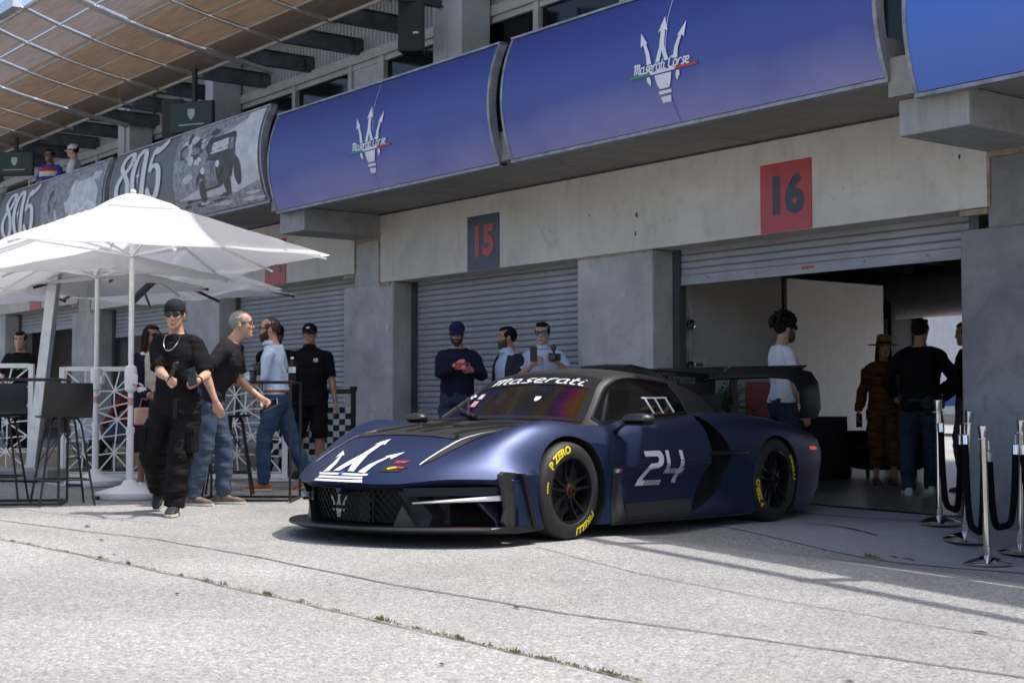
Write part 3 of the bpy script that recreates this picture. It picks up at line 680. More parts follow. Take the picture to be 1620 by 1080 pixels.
bdecal(t, poly2([(-19.45, .22), (-18.9, .3), (-18.45, .36), (-18.3, .62), (-18.2, .95), (-17.4, 1.12), (-17.35, 1.2), (-19.45, 1.2)]), 'photo_trees', PH_T, 0, z0+.035, z0, z1, .0052)
bdecal(t, poly2([(-19.45, 0), (-16.93, 0), (-16.93, .26), (-17.6, .18), (-18.6, .2), (-19.45, .24)]), 'photo_road', PH_T, 0, z0+.036, z0, z1, .006)
for i in range(26):
    r4 = random.Random(i); bdecal(t, blob((r4.uniform(-19.3, -18.2), r4.uniform(.42, 1.1)), r4.uniform(.05, .16), r4.uniform(.04, .12), 9, .5, i), 'photo_leaves', (PH_M, PH_L, PH_D)[i % 3], 0, z0+.035, z0, z1, .0062+.00004*i)
for i in range(12):
    r4 = random.Random(i+50); bdecal(t, blob((r4.uniform(-19.2, -17.1), r4.uniform(.04, .2)), r4.uniform(.1, .3), r4.uniform(.012, .03), 9, .5, i), 'photo_stones', (PH_L, PH_D)[i % 2], 0, z0+.035, z0, z1, .0072+.00003*i)
vintage(t, -18.75, z0+.17, 1.35, .86, z0, z1)
t, z0, z1 = banner(-26.9, -21.95, -1, GREY, 'grey banner with white 805 numerals and a blurred street photo, behind the balcony spectators')
bdecal(t, xf2(n805(), .78, .60), 'numerals', LOGO_W, -26.62, z0+.40, z0, z1, .009)
bdecal(t, poly2([(-24.7, 0), (-22.03, 0), (-22.03, 1.2), (-24.7, 1.2)]), 'photo_field', PH_T, 0, z0+.035, z0, z1, .004)
for i in range(34):
    r4 = random.Random(i+9); bdecal(t, blob((r4.uniform(-24.5, -22.2), r4.uniform(.12, 1.05)), r4.uniform(.05, .2), r4.uniform(.05, .22), 10, .5, i), 'photo_crowd', (PH_M, PH_D, PH_L, PH_T)[i % 4], 0, z0+.035, z0, z1, .0055+.00006*i)
bdecal(t, poly2([(-23.4, .35), (-22.3, .35), (-22.2, .75), (-22.5, 1.0), (-23.2, .98), (-23.5, .7)]), 'printed_car', PH_L, 0, z0+.035, z0, z1, .0078)
bdecal(t, ribbon(bez([(-23.3, .5), (-23.1, .62), (-22.9, .5), (-22.6, .6), (-22.3, .5)]), .05), 'printed_script', LOGO_W, 0, z0+.035, z0, z1, .0082)

# ================================================================ SUNSHADE CANOPIES
BROWN = M('woven_shade', (.150, .106, .072), .75, var=.22, vs_=3.0, bump=.3, bs=40, aniso=(.6, 9, 1))
def shade_mat():
    t = BROWN.node_tree; L = t.links.new; b = t.nodes['Principled BSDF']
    tr = N(t, 'ShaderNodeBsdfTranslucent'); mx = N(t, 'ShaderNodeMixShader'); mx.inputs[0].default_value = .34; tp = N(t, 'ShaderNodeBsdfTransparent'); m2 = N(t, 'ShaderNodeMixShader'); m2.inputs[0].default_value = .09
    c = b.inputs['Base Color'].links[0].from_socket; L(c, tr.inputs[0])
    L(b.outputs[0], mx.inputs[1]); L(tr.outputs[0], mx.inputs[2]); L(mx.outputs[0], m2.inputs[1]); L(tp.outputs[0], m2.inputs[2]); L(m2.outputs[0], t.nodes['Material Output'].inputs[0])
shade_mat()
TUBE = M('canopy_tube', (.42, .40, .37), .45, .4, var=.12)
PROF = [(10.02, 6.06), (9.3, 6.17), (8.56, 6.31), (8.0, 6.45), (7.5, 6.60), (7.28, 6.68)]
pz = sorted(PROF)
cz = lambda y: curve(pz, y)
can = thing('sunshade_canopy', (-24, 10.0, 6.05), 'curved brown woven shade canopy on steel beams above the balcony', 'canopy')
X0, X1, RIB = -46.4, -10.3, 1.345
nr = int((X1-X0)/RIB)
rows = [10.0, 9.46, 8.92, 8.38, 7.84, 7.32]
for i in range(nr):
    xa, xb = X1-(i+1)*RIB, X1-i*RIB
    for j in range(5):
        ya, yb = rows[j]-.012, rows[j+1]+.022
        mb = MB(); mb.grid(1, 3, lambda u, v: (lerp(xa+.02, xb-.02, u), lerp(ya, yb, v), cz(lerp(ya, yb, v))+.035))
        me = mb.mesh('panel', False)
        for v in me.vertices: v.co -= can.location
        link('panel', me, BROWN, can)
for i in range(nr+1):
    x = X1-i*RIB; thick = (i % 4 == 3)
    ys = [7.24+k*(10.1-7.24)/14 for k in range(15)]
    mb = MB(); mb.tube([(x, y, cz(y)-(.02 if thick else 0)) for y in ys]+([(x, 10.6, 5.97)] if thick else []), .045 if thick else .022, 8); mb.build('rib', ALU if thick else TUBE, can, world=True, smooth=50)
for j, y in enumerate(rows):
    mb = MB(); mb.tube([(X0, y, cz(y)+.02), (X1+.1, y, cz(y)+.02)], .012 if 0 < j < 5 else .03, 8); mb.build('purlin', TUBE, can, world=True, smooth=50)
BEAM = M('beam_steel', (.10, .105, .115), .5, .3, var=.35, vs_=3)
for i in range(22):
    x = -15.5-1.41*i
    mb = MB(); mb.span((x-.012, 9.99, 6.06), (x+.012, 11.28, 6.27)); mb.span((x-.05, 9.99, 6.045), (x+.05, 11.28, 6.06)); mb.span((x-.05, 9.99, 6.27), (x+.05, 11.28, 6.285))
    for s in (-1, 1): mb.span((x+s*.06, 11.16, 6.07), (x+s*.045, 11.29, 6.26))
    mb.build('beam', BEAM, can, world=True)
mb = MB(); mb.box((-21.5, 7.2, 6.75), (.9, .14, .16)); mb.build('edge_gutter', ALU, can, world=True)
DENSE = M('dense_woven_shade', (.20, .14, .09), .75, var=.2, bump=.3)
def dense_mat():
    t = DENSE.node_tree; L = t.links.new; b = t.nodes['Principled BSDF']; tp = N(t, 'ShaderNodeBsdfTransparent'); m2 = N(t, 'ShaderNodeMixShader'); m2.inputs[0].default_value = .13
    L(b.outputs[0], m2.inputs[1]); L(tp.outputs[0], m2.inputs[2]); L(m2.outputs[0], t.nodes['Material Output'].inputs[0])
dense_mat()
# second canopy over the right bay; only its shadow reaches the picture
can2 = thing('sunshade_canopy', (-4, 9.3, 6.5), 'outer edge of the shade canopy over the right hand bay', 'canopy', rz=radians(-11))
def C2(mb, n, m): return mb.build(n, m, can2)
mb = MB(); mb.tube([(-2.2, -.62, 0), (12, -.62, 0)], .06); C2(mb, 'purlin', TUBE)
for ya, yb in ((-.30, .28), (.335, .86)):
    mb = MB(); mb.span((-2.3, ya, -.01), (12, yb, .01)); C2(mb, 'panel', DENSE)
mb = MB(); mb.span((-1.7, .84, .03), (12, 3.4, .08)); C2(mb, 'panel', STEEL_G)
for i in range(6): mb = MB(); mb.bar((-1.35+i*2.12, -.7, -.05), (-.63+i*2.12, 2.6, -.05), .13, .11); C2(mb, 'rib', TUBE)

# ================================================================ beyond the rear door
mb = MB(); mb.span((-42, 46, -1), (-12, 47, 9)); tag(mb.build('warehouse', M('tan_wall', (.50, .42, .31), .8, var=.15)), 'tan building wall seen through the rear garage door', 'building')
tr = thing('white_trailer', (-24.5, 33, .2), 'white trailer parked behind the garages, seen through the rear door', 'trailer')
mb = MB(); mb.span((-4, -1, .55), (5, 1, 3.2)); mb.build('body', M('trailer_white', (.75, .76, .77), .35, var=.05), tr, bevel=.06)
mb = MB(); mb.span((-3.9, -1.02, .8), (4.9, -1.005, 1.1)); mb.build('blue_stripe', M('trailer_blue', (.05, .12, .40), .4), tr)
for x in (-.6, .5): mb = MB(); mb.lathe([(.36, -.1), (.4, -.05), (.4, .1), (.2, .12), (.2, -.1)], 20, (x, -.98, .4), 'Y'); mb.build('wheel', BLACK_P, tr)
# ================================================================ PEOPLE
def rem(mb, vox, name, mat, parent, wr=0.0, wsc=9.0, sm=2, seed=0, wz=1.0):
    """fuse overlapping lofts into one continuous skin and give it folds"""
    o = mb.build(name, mat, parent, fix=True)
    md = o.modifiers.new('r', 'REMESH'); md.mode = 'VOXEL'; md.voxel_size = vox; md.use_smooth_shade = True
    if sm: s2 = o.modifiers.new('s', 'SMOOTH'); s2.factor = .5; s2.iterations = sm
    bake(o); me = o.data
    if wr:
        n = len(me.vertices); co_ = [0.0]*(3*n); no = [0.0]*(3*n); me.vertices.foreach_get('co', co_); me.vertices.foreach_get('normal', no)
        nz = noise.noise
        for i in range(n):
            x, y, z = co_[3*i:3*i+3]
            d = wr*(nz(V((x*wsc+seed, y*wsc, z*wsc*wz+(x+y)*3)))*1.0 + .55*abs(nz(V((x*wsc*.6+3, y*wsc*.6+seed, z*wsc*2.3*wz)))) - .15)
            co_[3*i] += no[3*i]*d; co_[3*i+1] += no[3*i+1]*d; co_[3*i+2] += no[3*i+2]*d
        me.vertices.foreach_set('co', co_); me.update()
    me.polygons.foreach_set('use_smooth', [True]*len(me.polygons))
    if not me.materials: me.materials.append(mat)
    return o
def ik(a, c, l1, l2, pole):
    a, c, pole = V(a), V(c), V(pole); d = c-a; L = min(d.length, (l1+l2)*.999); d.normalize(); c2 = a+d*L
    x = (l1*l1-l2*l2+L*L)/(2*L); h = sqrt(max(1e-8, l1*l1-x*x)); p = pole-d*pole.dot(d); p.normalize()
    return a+d*x+p*h, c2
def ring(c, ex, ey, hx, hy, n=20, p=2.4):
    o = []
    for k in range(n):
        t = 2*pi*k/n; cx, sy_ = cos(t), sin(t)
        o.append(c+ex*(hx*math.copysign(abs(cx)**(2/p), cx))+ey*(hy*math.copysign(abs(sy_)**(2/p), sy_)))
    return o
def limb(mb, pts, rad, n=14, p0=None):
    """limb through joints with in-between muscle radii: rad = list of (t along chain, radius)"""
    pts = [V(p) for p in pts]; L = [0]
    for i in range(1, len(pts)): L.append(L[-1]+(pts[i]-pts[i-1]).length)
    q = []; r = []; m = 14
    for k in range(m+1):
        t = k/m*L[-1]; i = max(j for j in range(len(L)) if L[j] <= t+1e-9); i = min(i, len(pts)-2)
        u = (t-L[i])/(L[i+1]-L[i]); q.append(pts[i].lerp(pts[i+1], u)); r.append(curve(rad, k/m))
    q2 = [q[0]]+[(q[i-1]+2*q[i]+q[i+1])/4 for i in range(1, m)]+[q[m]]
    return mb.tube(q2, r, n)
def hand(mb, w_, d, pn, side, curl, s, spread=1.0, thumb=.6):
    """palm with four fingers and a thumb; d points along the fingers, pn out of the palm"""
    d = V(d).normalized(); pn = V(pn); pn = (pn-d*pn.dot(d)).normalized(); lat = d.cross(pn)*side   # lat points to the thumb side
    w_ = V(w_); P = lambda a, b, c: w_+d*a*s+lat*b*s+pn*c*s
    rr = []
    for a, hw, th in [(-.01, .026, .018), (.02, .032, .018), (.055, .040, .016), (.085, .041, .013), (.096, .036, .009)]:
        rr.append(ring(P(a, 0, 0), lat, pn, hw*s, th*s, 14, 2.6))
    mb.loft(rr)
    for b, L, r in ((.029, .070, .0088), (.010, .079, .0092), (-.010, .073, .0088), (-.028, .057, .0078)):
        p = P(.082, b*spread, 0); pts = [P(.06, b, 0), p]; ang = curl*.55
        for k, f in enumerate((.46, .30, .24)):
            dd = d*cos(ang)+pn*sin(ang)+lat*(b*1.2*(spread-1)); p = p+dd*L*f*s; pts.append(p); ang += curl
        mb.tube(pts, [r*s, r*s*1.02, r*s, r*s*.92, r*s*.72], 8)
    th = [P(.012, .018, .004), P(.035, .036, .010), P(.062, .045+.012*thumb, .020+.016*curl*.6), P(.086, .044+.010*thumb-.014*curl, .030+.022*curl*.6)]
    mb.tube(th, [.013*s, .013*s, .0105*s, .0082*s], 8)
SKIN = {}
def skin(k):
    c = {'light': (.50, .30, .215), 'tan': (.42, .235, .15), 'asian': (.50, .31, .21), 'brown': (.27, .145, .09), 'pink': (.52, .29, .22)}[k]
    if k not in SKIN:
        m = M('skin_'+k, c, .48, var=.09, vs_=22, bump=.05, bs=300, wear=tuple(x*f for x, f in zip(c, (.9, .78, .74))))
        m.node_tree.nodes['Principled BSDF'].inputs['Subsurface Weight'].default_value = .12
        m.node_tree.nodes['Principled BSDF'].inputs['Subsurface Radius'].default_value = (.012, .005, .003); SKIN[k] = m
    return SKIN[k]
CL = {}
def cloth(name, col, rough=.85, var=.16, vs_=9, bump=.25, bs=420, wear=None, aniso=(1, 1, 1)):
    if name not in CL:
        m = M(name, col, rough, var=var, vs_=vs_, bump=bump, bs=bs, spec=.12, wear=wear, aniso=aniso); CL[name] = m
    return CL[name]
BLK_T = cloth('black_cotton', (.0105, .0095, .011)); BLK2 = cloth('faded_black_cotton', (.022, .021, .025)); CARGO = cloth('black_cargo_cloth', (.0085, .008, .008), .7)
JEANS = cloth('blue_denim', (.030, .046, .075), .85, .3, 5, wear=(.070, .095, .135)); JEANS2 = cloth('mid_denim', (.028, .050, .10), .85, .25, 5, wear=(.05, .082, .14)); DKJ = cloth('dark_denim', (.035, .05, .075))
NAVYC = cloth('navy_knit', (.014, .016, .035)); LBLUE = cloth('light_blue_shirting', (.50, .60, .76), var=.06, vs_=40); CREAM = cloth('cream_blouse', (.66, .62, .54)); WHT = cloth('white_cotton', (.66, .66, .68), var=.06)
GREYP = cloth('grey_trouser', (.14, .135, .13)); VEST = cloth('charcoal_vest', (.035, .036, .042)); STRIPE = cloth('red_blue_jersey', (.05, .09, .35), var=.1)
TIGER = cloth('tiger_print', (.20, .075, .02), .8, .2, 14, wear=(.012, .009, .008), aniso=(.5, .5, 3.2))
HAIRK = M('black_hair', (.010, .008, .007), .75, spec=.2, var=.4, vs_=60, bump=.5, bs=160, aniso=(1, 1, .2)); HAIRG = M('grey_hair', (.26, .25, .24), .6, var=.4, vs_=70, bump=.5, bs=160); HAIRB = M('brown_hair', (.06, .03, .017), .55, var=.4, vs_=60, bump=.5, bs=160); BEARD = M('brown_beard', (.055, .027, .015), .7, var=.5, vs_=90, bump=.6, bs=200); BEARDK = M('dark_beard', (.022, .018, .016), .7, var=.6, vs_=90, bump=.6, bs=200, wear=(.07, .065, .06))
LENS = M('dark_lens', (.012, .012, .014), .08, var=.1); LENSB = M('blue_mirror_lens', (.05, .10, .25), .05, .8, var=.2); LIP = M('lips', (.36, .13, .11), .45, var=.1); EYEW = M('eye_white', (.55, .53, .50), .3, var=.05); EYED = M('eye_iris', (.03, .02, .015), .2, var=.1)
SHOE_K = M('black_shoe', (.02, .02, .022), .6, var=.3, vs_=30); SHOE_W = M('white_shoe', (.68, .68, .67), .5, var=.1); SHOE_T = M('tan_hiking_shoe', (.17, .115, .085), .8, var=.35, vs_=30, wear=(.05, .042, .04)); SHOE_O = M('orange_leather_shoe', (.42, .13, .035), .45, var=.25, vs_=10); SOLE_W = M('pale_sole', (.55, .52, .46), .7, var=.1); SOLE_K = M('dark_sole', (.03, .03, .03), .8, var=.2)
LEATHER = M('brown_leather', (.22, .085, .03), .5, var=.3, vs_=20); GOLD = M('gold', (.75, .50, .15), .25, 1.0, var=.1); SILVER = M('silver_chain', (.62, .62, .62), .2, 1.0, var=.1)

def person(loc, yaw, H, label, skin_k='light', vox=.011, lean=0, twist=0, feet=None, hands=None, elbow=None, curl=(.35, .35), palm=(None, None), head=(0, 0), hair='short', hairm=None, beard=None, cap=None, glasses=None, top=None, sleeve='short', hem=.86, bottom=None, bott='pants', shoes=None, sole=None, loose=1.0, extra=None, group=None, gvox=None, over=None, build=1.0):
    t = thing('person', (loc[0], loc[1], loc[2] if len(loc) > 2 else gz(loc[0], loc[1])+.004), label, 'person', group, radians(yaw))
    s = H/1.75; g = gvox or vox*1.25; sk = skin(skin_k); la = radians(lean); tw = radians(twist)
    def sp(p):                                   # bend of the trunk
        p = V(p); k = sstep(.90, 1.18, p.z); q = V((p.x, p.y, p.z-.95)); q = Matrix.Rotation(tw*k, 3, 'Z') @ q; q = Matrix.Rotation(la*k, 3, 'Y') @ q
        return (q+V((0, 0, .95)))*s
    feet = feet or ((.0, .10, 0, 0, 0), (.0, -.10, 0, 0, 0)); hands = hands or ((.04, .27, .80), (.04, -.27, .80)); elbow = elbow or ((-.6, .5, -.2), (-.6, -.5, -.2))
    b = MB()
    def trunk(mb, rows, off=0.0, p=2.5):
        rr = []
        for z, hw, hd, xo in rows:
            c = sp((xo, 0, z)); up = (sp((xo, 0, z+.01))-sp((xo, 0, z-.01))).normalized(); ey = (sp((xo, .1, z))-sp((xo, -.1, z))).normalized(); ex = ey.cross(up)
            rr.append(ring(c, ex, ey, (hd+off)*s*build, (hw+off)*s*build, 22, p))
        mb.loft(rr)
    TR = [(.80, .10, .075, 0), (.86, .16, .105, -.005), (.94, .172, .115, -.01), (1.02, .158, .104, 0), (1.10, .148, .10, .008), (1.20, .160, .112, .012), (1.30, .166, .116, .008), (1.37, .160, .104, 0), (1.42, .132, .085, -.008), (1.455, .086, .067, -.012), (1.48, .062, .060, -.008), (1.53, .054, .056, .004), (1.58, .052, .056, .014)]
    trunk(b, TR)
    # head
    nb = sp((.012, 0, 1.56)); hy, hp = radians(head[0]), radians(head[1])
    HR = Matrix.Rotation(hy, 3, 'Z') @ Matrix.Rotation(hp, 3, 'Y'); hc = nb+HR @ V((.018, 0, .072))*s
    h = lambda x, y, z: hc+HR @ V((x, y, z))*s
    ex, ey = HR @ V((1, 0, 0)), HR @ V((0, 1, 0))
    HROWS = [(-.118, .073, .03, .020), (-.104, .084, .0, .038), (-.085, .088, -.03, .050), (-.06, .0885, -.058, .059), (-.03, .0875, -.080, .066), (0, .085, -.090, .071), (.03, .0875, -.096, .0745), (.055, .088, -.097, .075), (.08, .077, -.088, .068), (.102, .052, -.068, .052), (.116, .018, -.036, .024)]
    def headrings(k=1.0, rows=HROWS, dx=0, dz=0):
        return [ring(h((f_+r_)/2+dx, 0, z+dz), ex, ey, (f_-r_)/2*s*k, wd*s*k, 22, 2.2) for z, f_, r_, wd in rows]
    b.loft(headrings())
    b.loft([ring(h(x, 0, z), ex, ey, a*s, c*s, 10, 2) for z, x, a, c in [(.030, .082, .010, .008), (.005, .092, .011, .009), (-.018, .098, .014, .012), (-.030, .097, .013, .016), (-.038, .090, .008, .012)]])
    b.ell(h(.079, 0, .030), (.014*s, .052*s, .010*s), R=HR); b.ell(h(.066, .036, -.022), (.022*s, .022*s, .020*s), R=HR); b.ell(h(.066, -.036, -.022), (.022*s, .022*s, .020*s), R=HR)
    b.ell(h(.080, 0, -.098), (.014*s, .022*s, .014*s), R=HR); b.ell(h(.082, 0, -.066), (.013*s, .026*s, .012*s), R=HR)
    for sd in (-1, 1): b.ell(h(-.006, sd*.074, -.004), (.020*s, .010*s, .032*s), R=HR)
    # arms
    J = {}
    for i, sd in enumerate((1, -1)):
        sh = sp((-.006, sd*.168*build, 1.400)); hw_ = V(hands[i])*s; el, wr_ = ik(sh, hw_, .290*s, .262*s, V(elbow[i]))
        J['sh', i], J['el', i], J['wr', i] = sh, el, wr_
        limb(b, [sp((0, sd*.10, 1.41)), sh, el, wr_], [(0, .042*s), (.16, .050*s), (.30, .046*s), (.56, .040*s), (.66, .042*s), (.9, .028*s), (1, .026*s)])
        fd = (wr_-el).normalized(); pn = palm[i] or (0, -sd, 0)
        hand(b, wr_+fd*.008*s, fd, pn, sd*1, curl[i], s); J['fd', i] = fd
    # legs
    for i, sd in enumerate((1, -1)):
        fx, fy, fz, fyaw, fp = feet[i]; hip = V((-.005, sd*.092, .90))*s; an = V((fx, fy, fz+.085))*s
        kn, an = ik(hip, an, .425*s, .405*s, V((1, sd*.12+sin(radians(fyaw))*.8, 0)))
        J['hip', i], J['kn', i], J['an', i] = hip, kn, an
        limb(b, [hip, kn, an], [(0, .088*s), (.2, .080*s), (.5, .054*s), (.66, .056*s), (.9, .036*s), (1, .036*s)])
        FR = Matrix.Rotation(radians(fyaw), 3, 'Z') @ Matrix.Rotation(radians(fp), 3, 'Y'); J['FR', i] = FR
        b.loft([ring(an+FR @ V((x, 0, z))*s, FR @ V((0, 1, 0)), FR @ V((0, 0, 1)), w2*s, hh*s, 12, 2.3) for x, z, w2, hh in [(-.05, -.045, .028, .034), (0, -.045, .036, .040), (.07, -.058, .044, .026), (.14, -.066, .042, .017), (.175, -.068, .028, .012)]])
    body = rem(b, vox, 'body', sk, t, sm=1)
    # ---- garments
    lo = .012*loose
    if bottom:
        p = MB(); off = (.014*loose if bottom is not CARGO else .036)
        trunk(p, [(.80, .11, .085, 0), (.86, .165, .112, -.005), (.94, .172, .118, -.01), (1.0, .160, .108, 0)], off*.8)
        for i, sd in enumerate((1, -1)):
            hip, kn, an = J['hip', i], J['kn', i], J['an', i]
            if bott == 'pants': limb(p, [hip, kn, an+V((0, 0, -.02*s))], [(0, .092*s+off), (.2, .086*s+off), (.5, .062*s+off*1.25), (.7, .060*s+off*1.2), (1, .046*s+off*1.05)])
            elif bott == 'cropped': limb(p, [hip, kn, kn.lerp(an, .62)], [(0, .092*s+off), (.3, .088*s+off), (.6, .078*s+off*1.2), (1, .075*s+off)])
            elif bott == 'shorts': limb(p, [hip, kn, kn.lerp(an, .06)], [(0, .094*s+off), (.3, .092*s+off), (.6, .082*s+off*1.2), (1, .078*s+off*1.25)])
        if bott == 'skirt':
            p.loft([ring(V((-.02*q, 0, z))*s, V((1, 0, 0)), V((0, 1, 0)), hd*s, hw*s, 22, 2.2) for q, z, hw, hd in [(0, 1.0, .165, .115), (0, .9, .19, .135), (.4, .7, .205, .16), (.8, .5, .215, .17), (1, .40, .21, .165)]])
        rem(p, g, 'trousers' if bott in ('pants', 'cropped') else bott, bottom, t, wr=.013*loose, wsc=8, seed=hash_(label), wz=1.6)
    if top:
        q = MB(); off = .013*loose
        rows = [r for r in TR if hem <= r[0] <= 1.43]; rows = [(hem, .172 if hem < 1 else .155, .118 if hem < 1 else .105, -.005)]+rows+[(1.452, .112, .080, -.010), (1.474, .080, .073, -.008)]
        rows = [(z, max(hw, .158 if z < 1.3 and loose > 1.2 else 0), max(hd, .112 if z < 1.3 and loose > 1.2 else 0), xo) for z, hw, hd, xo in rows]
        trunk(q, rows, off)
        for i, sd in enumerate((1, -1)):
            sh, el, wr_ = J['sh', i], J['el', i], J['wr', i]; st = sp((0, sd*.09, 1.40))
            if sleeve == 'short': limb(q, [st, sh, sh.lerp(el, .74 if loose < 1.3 else .92)], [(0, .054*s+off*.7), (.35, .056*s+off*.75), (1, .051*s+off*(.9 if loose < 1.3 else 1.15))])
            elif sleeve == 'long': limb(q, [st, sh, el, wr_.lerp(el, .03)], [(0, .050*s+off*.6), (.2, .054*s+off*.7), (.55, .044*s+off*.9), (.8, .042*s+off*.8), (1, .031*s+off*.7)])
        rem(q, g, 'shirt', top, t, wr=.013*loose, wsc=9, seed=hash_(label)+3, wz=.8)
    if over:                                     # open cardigan or vest over the shirt
        q = MB(); off = .034; rows = [(over[1], .176, .122, -.005)]+[r for r in TR if over[1] < r[0] <= 1.40]+[(1.44, .12, .082, -.010)]
        rr = []
        for z, hw, hd, xo in rows:
            c = sp((xo-.004, 0, z)); rr.append(ring(c, V((cos(la), 0, -sin(la))), V((0, 1, 0)), (hd+off+.004)*s*build, (hw+off)*s*build, 24, 2.6))
        fr = over[3] if len(over) > 3 else 2
        n = 24; o = len(q.v)
        for r_ in rr:
            keep = [r_[k % n] for k in range(fr, n-fr+1)]; q.v += [tuple(v) for v in keep]+[tuple(v+(c_-v).normalized()*.020) for v, c_ in zip(reversed(keep), [sum((V(x) for x in r_), V())/n]*len(keep))]
        mcount = 2*(n-2*fr+1)
        for i in range(len(rr)-1):
            for j in range(mcount): q.f.append((o+i*mcount+j, o+i*mcount+(j+1) % mcount, o+(i+1)*mcount+(j+1) % mcount, o+(i+1)*mcount+j)); q.m.append(0)
        q.f.append(tuple(o+j for j in reversed(range(mcount)))); q.f.append(tuple(o+(len(rr)-1)*mcount+j for j in range(mcount))); q.m += [0, 0]
        if over[2]:
            for i, sd in enumerate((1, -1)):
                sh, el, wr_ = J['sh', i], J['el', i], J['wr', i]; limb(q, [sp((0, sd*.11, 1.40)), sh, el, wr_.lerp(el, .05)], [(0, .066*s), (.2, .078*s), (.55, .063*s), (1, .050*s)])
        rem(q, g*.8, 'vest' if not over[2] else 'cardigan', over[0], t, wr=.008, seed=hash_(label)+5)
    if shoes:
        for i, sd in enumerate((1, -1)):
            an, FR = J['an', i], J['FR', i]; fy, fz = FR @ V((0, 1, 0)), FR @ V((0, 0, 1)); A = lambda x, z: an+FR @ V((x, 0, z))*s
            m2 = MB(); m2.loft([ring(A(x, z), fy, fz, w2*s, hh*s, 16, 2.5) for x, z, w2, hh in [(-.078, -.040, .022, .030), (-.062, -.036, .036, .044), (-.01, -.030, .042, .050), (.04, -.038, .045, .042), (.09, -.048, .050, .031), (.15, -.056, .047, .023), (.192, -.062, .026, .014)]])
            sh_ = rem(m2, .007, 'shoe', shoes, t, sm=1)
            m3 = MB(); m3.loft([[A(x, z)+fy*y*s for x, y in [(-.082, -.02), (-.06, -.04), (.05, -.046), (.11, -.052), (.165, -.046), (.20, -.018), (.20, .018), (.165, .046), (.11, .052), (.05, .046), (-.06, .04), (-.082, .02)]] for z in (-.0865, -.066)])
            m3.build('sole', sole or SOLE_K, sh_, smooth=40)
            if vox < .010:
                m4 = MB()
                for k in range(5): m4.tube([A(.025+.022*k, -.002-.010*k)+fy*(.022)*s, A(.030+.022*k, .010-.011*k), A(.025+.022*k, -.002-.010*k)-fy*(.022)*s], .0035*s, 6)
                m4.build('laces', SHOE_K if shoes is not SHOE_K else SOLE_W, sh_)
    # ---- hair, beard, hat, glasses, face
    hm = hairm or HAIRK
    if hair:
        q = MB(); r3 = random.Random(hash_(label))
        if hair in ('short', 'buzz', 'long', 'curly', 'quiff'):
            k = .955 if hair == 'buzz' else 1.0
            q.ell(h(-.021, 0, .034), (.101*k*s, .082*k*s, .097*k*s), 20, 12, HR)
            for sd in (-1, 1): q.ell(h(.012, sd*.066, .03), (.040*s, .013*s, .042*s), R=HR)
            if hair != 'buzz': q.ell(h(.022, 0, .082), (.064*s, .062*s, .042*s), R=HR)
        if hair == 'quiff':
            for k in range(7): q.ell(h(.045+.006*(k % 2), -.045+.015*k, .098), (.036*s, .016*s, .022*s), R=HR)
        if hair == 'curly':
            for k in range(170):
                a, e2 = r3.uniform(0, 6.28), r3.uniform(-.25, 1.5); rx = .122
                p = V((-.022+rx*cos(a)*cos(e2), rx*.93*sin(a)*cos(e2), .050+.118*sin(e2)))
                if p.x > .06 and p.z < .07: continue
                q.ell(h(*p), (r3.uniform(.014, .024)*s,)*3, 8, 6)
        if hair == 'long':
            q.loft([ring(h(x, 0, z), ex, ey, a*s, c*s, 18, 2.4) for z, x, a, c in [(.06, -.03, .085, .083), (-.02, -.055, .065, .090), (-.10, -.065, .052, .095), (-.18, -.07, .042, .095), (-.25, -.07, .028, .07)]])
            for sd in (-1, 1): q.loft([ring(h(x, sd*y, z), ex, ey, .030*s, .014*s, 10, 2) for z, x, y in [(.05, .02, .072), (-.03, .012, .080), (-.11, .0, .085), (-.19, -.01, .085)]])
        rem(q, .0062, 'hair', hm, t, wr=.004 if hair != 'curly' else .006, wsc=45, sm=1, seed=hash_(label))
    if beard:
        q = MB(); q.loft(headrings(1.0, [(-.130, .074, .02, .018), (-.118, .088, .0, .036), (-.10, .0945, -.015, .052), (-.075, .0955, -.020, .0635), (-.055, .090, -.015, .068), (-.028, .070, -.012, .0715), (.0, .03, -.006, .074)], dx=.0005)); rem(q, .006, 'beard', beard, t, wr=.003, wsc=60, sm=1)
        q = MB(); q.ell(h(.094, 0, -.049), (.008*s, .027*s, .007*s), R=HR); q.build('moustache', beard, t, smooth=180)
    q = MB(); q.ell(h(.0935 if not beard else .0975, 0, -.064), (.006*s, .021*s, .0045*s), R=HR); q.ell(h(.092 if not beard else .0965, 0, -.072), (.006*s, .018*s, .0048*s), R=HR); q.build('lips', LIP, t, smooth=180)
    if not glasses or glasses == 'clear':
        for sd in (-1, 1):
            q = MB(); q.ell(h(.0865, sd*.032, .012), (.006*s, .014*s, .0065*s), R=HR); e_ = q.build('eye', EYEW, t, smooth=180)
            q = MB(); q.ell(h(.0905, sd*.032, .0125), (.0035*s, .0062*s, .0062*s), R=HR); q.build('iris', EYED, e_, smooth=180)
            q = MB(); q.tube([h(.088, sd*.014, .031), h(.0935, sd*.032, .037), h(.083, sd*.052, .031)], [.003*s, .0048*s, .0025*s], 8); q.build('eyebrow', hm if hair != 'none' else HAIRB, t, smooth=180)
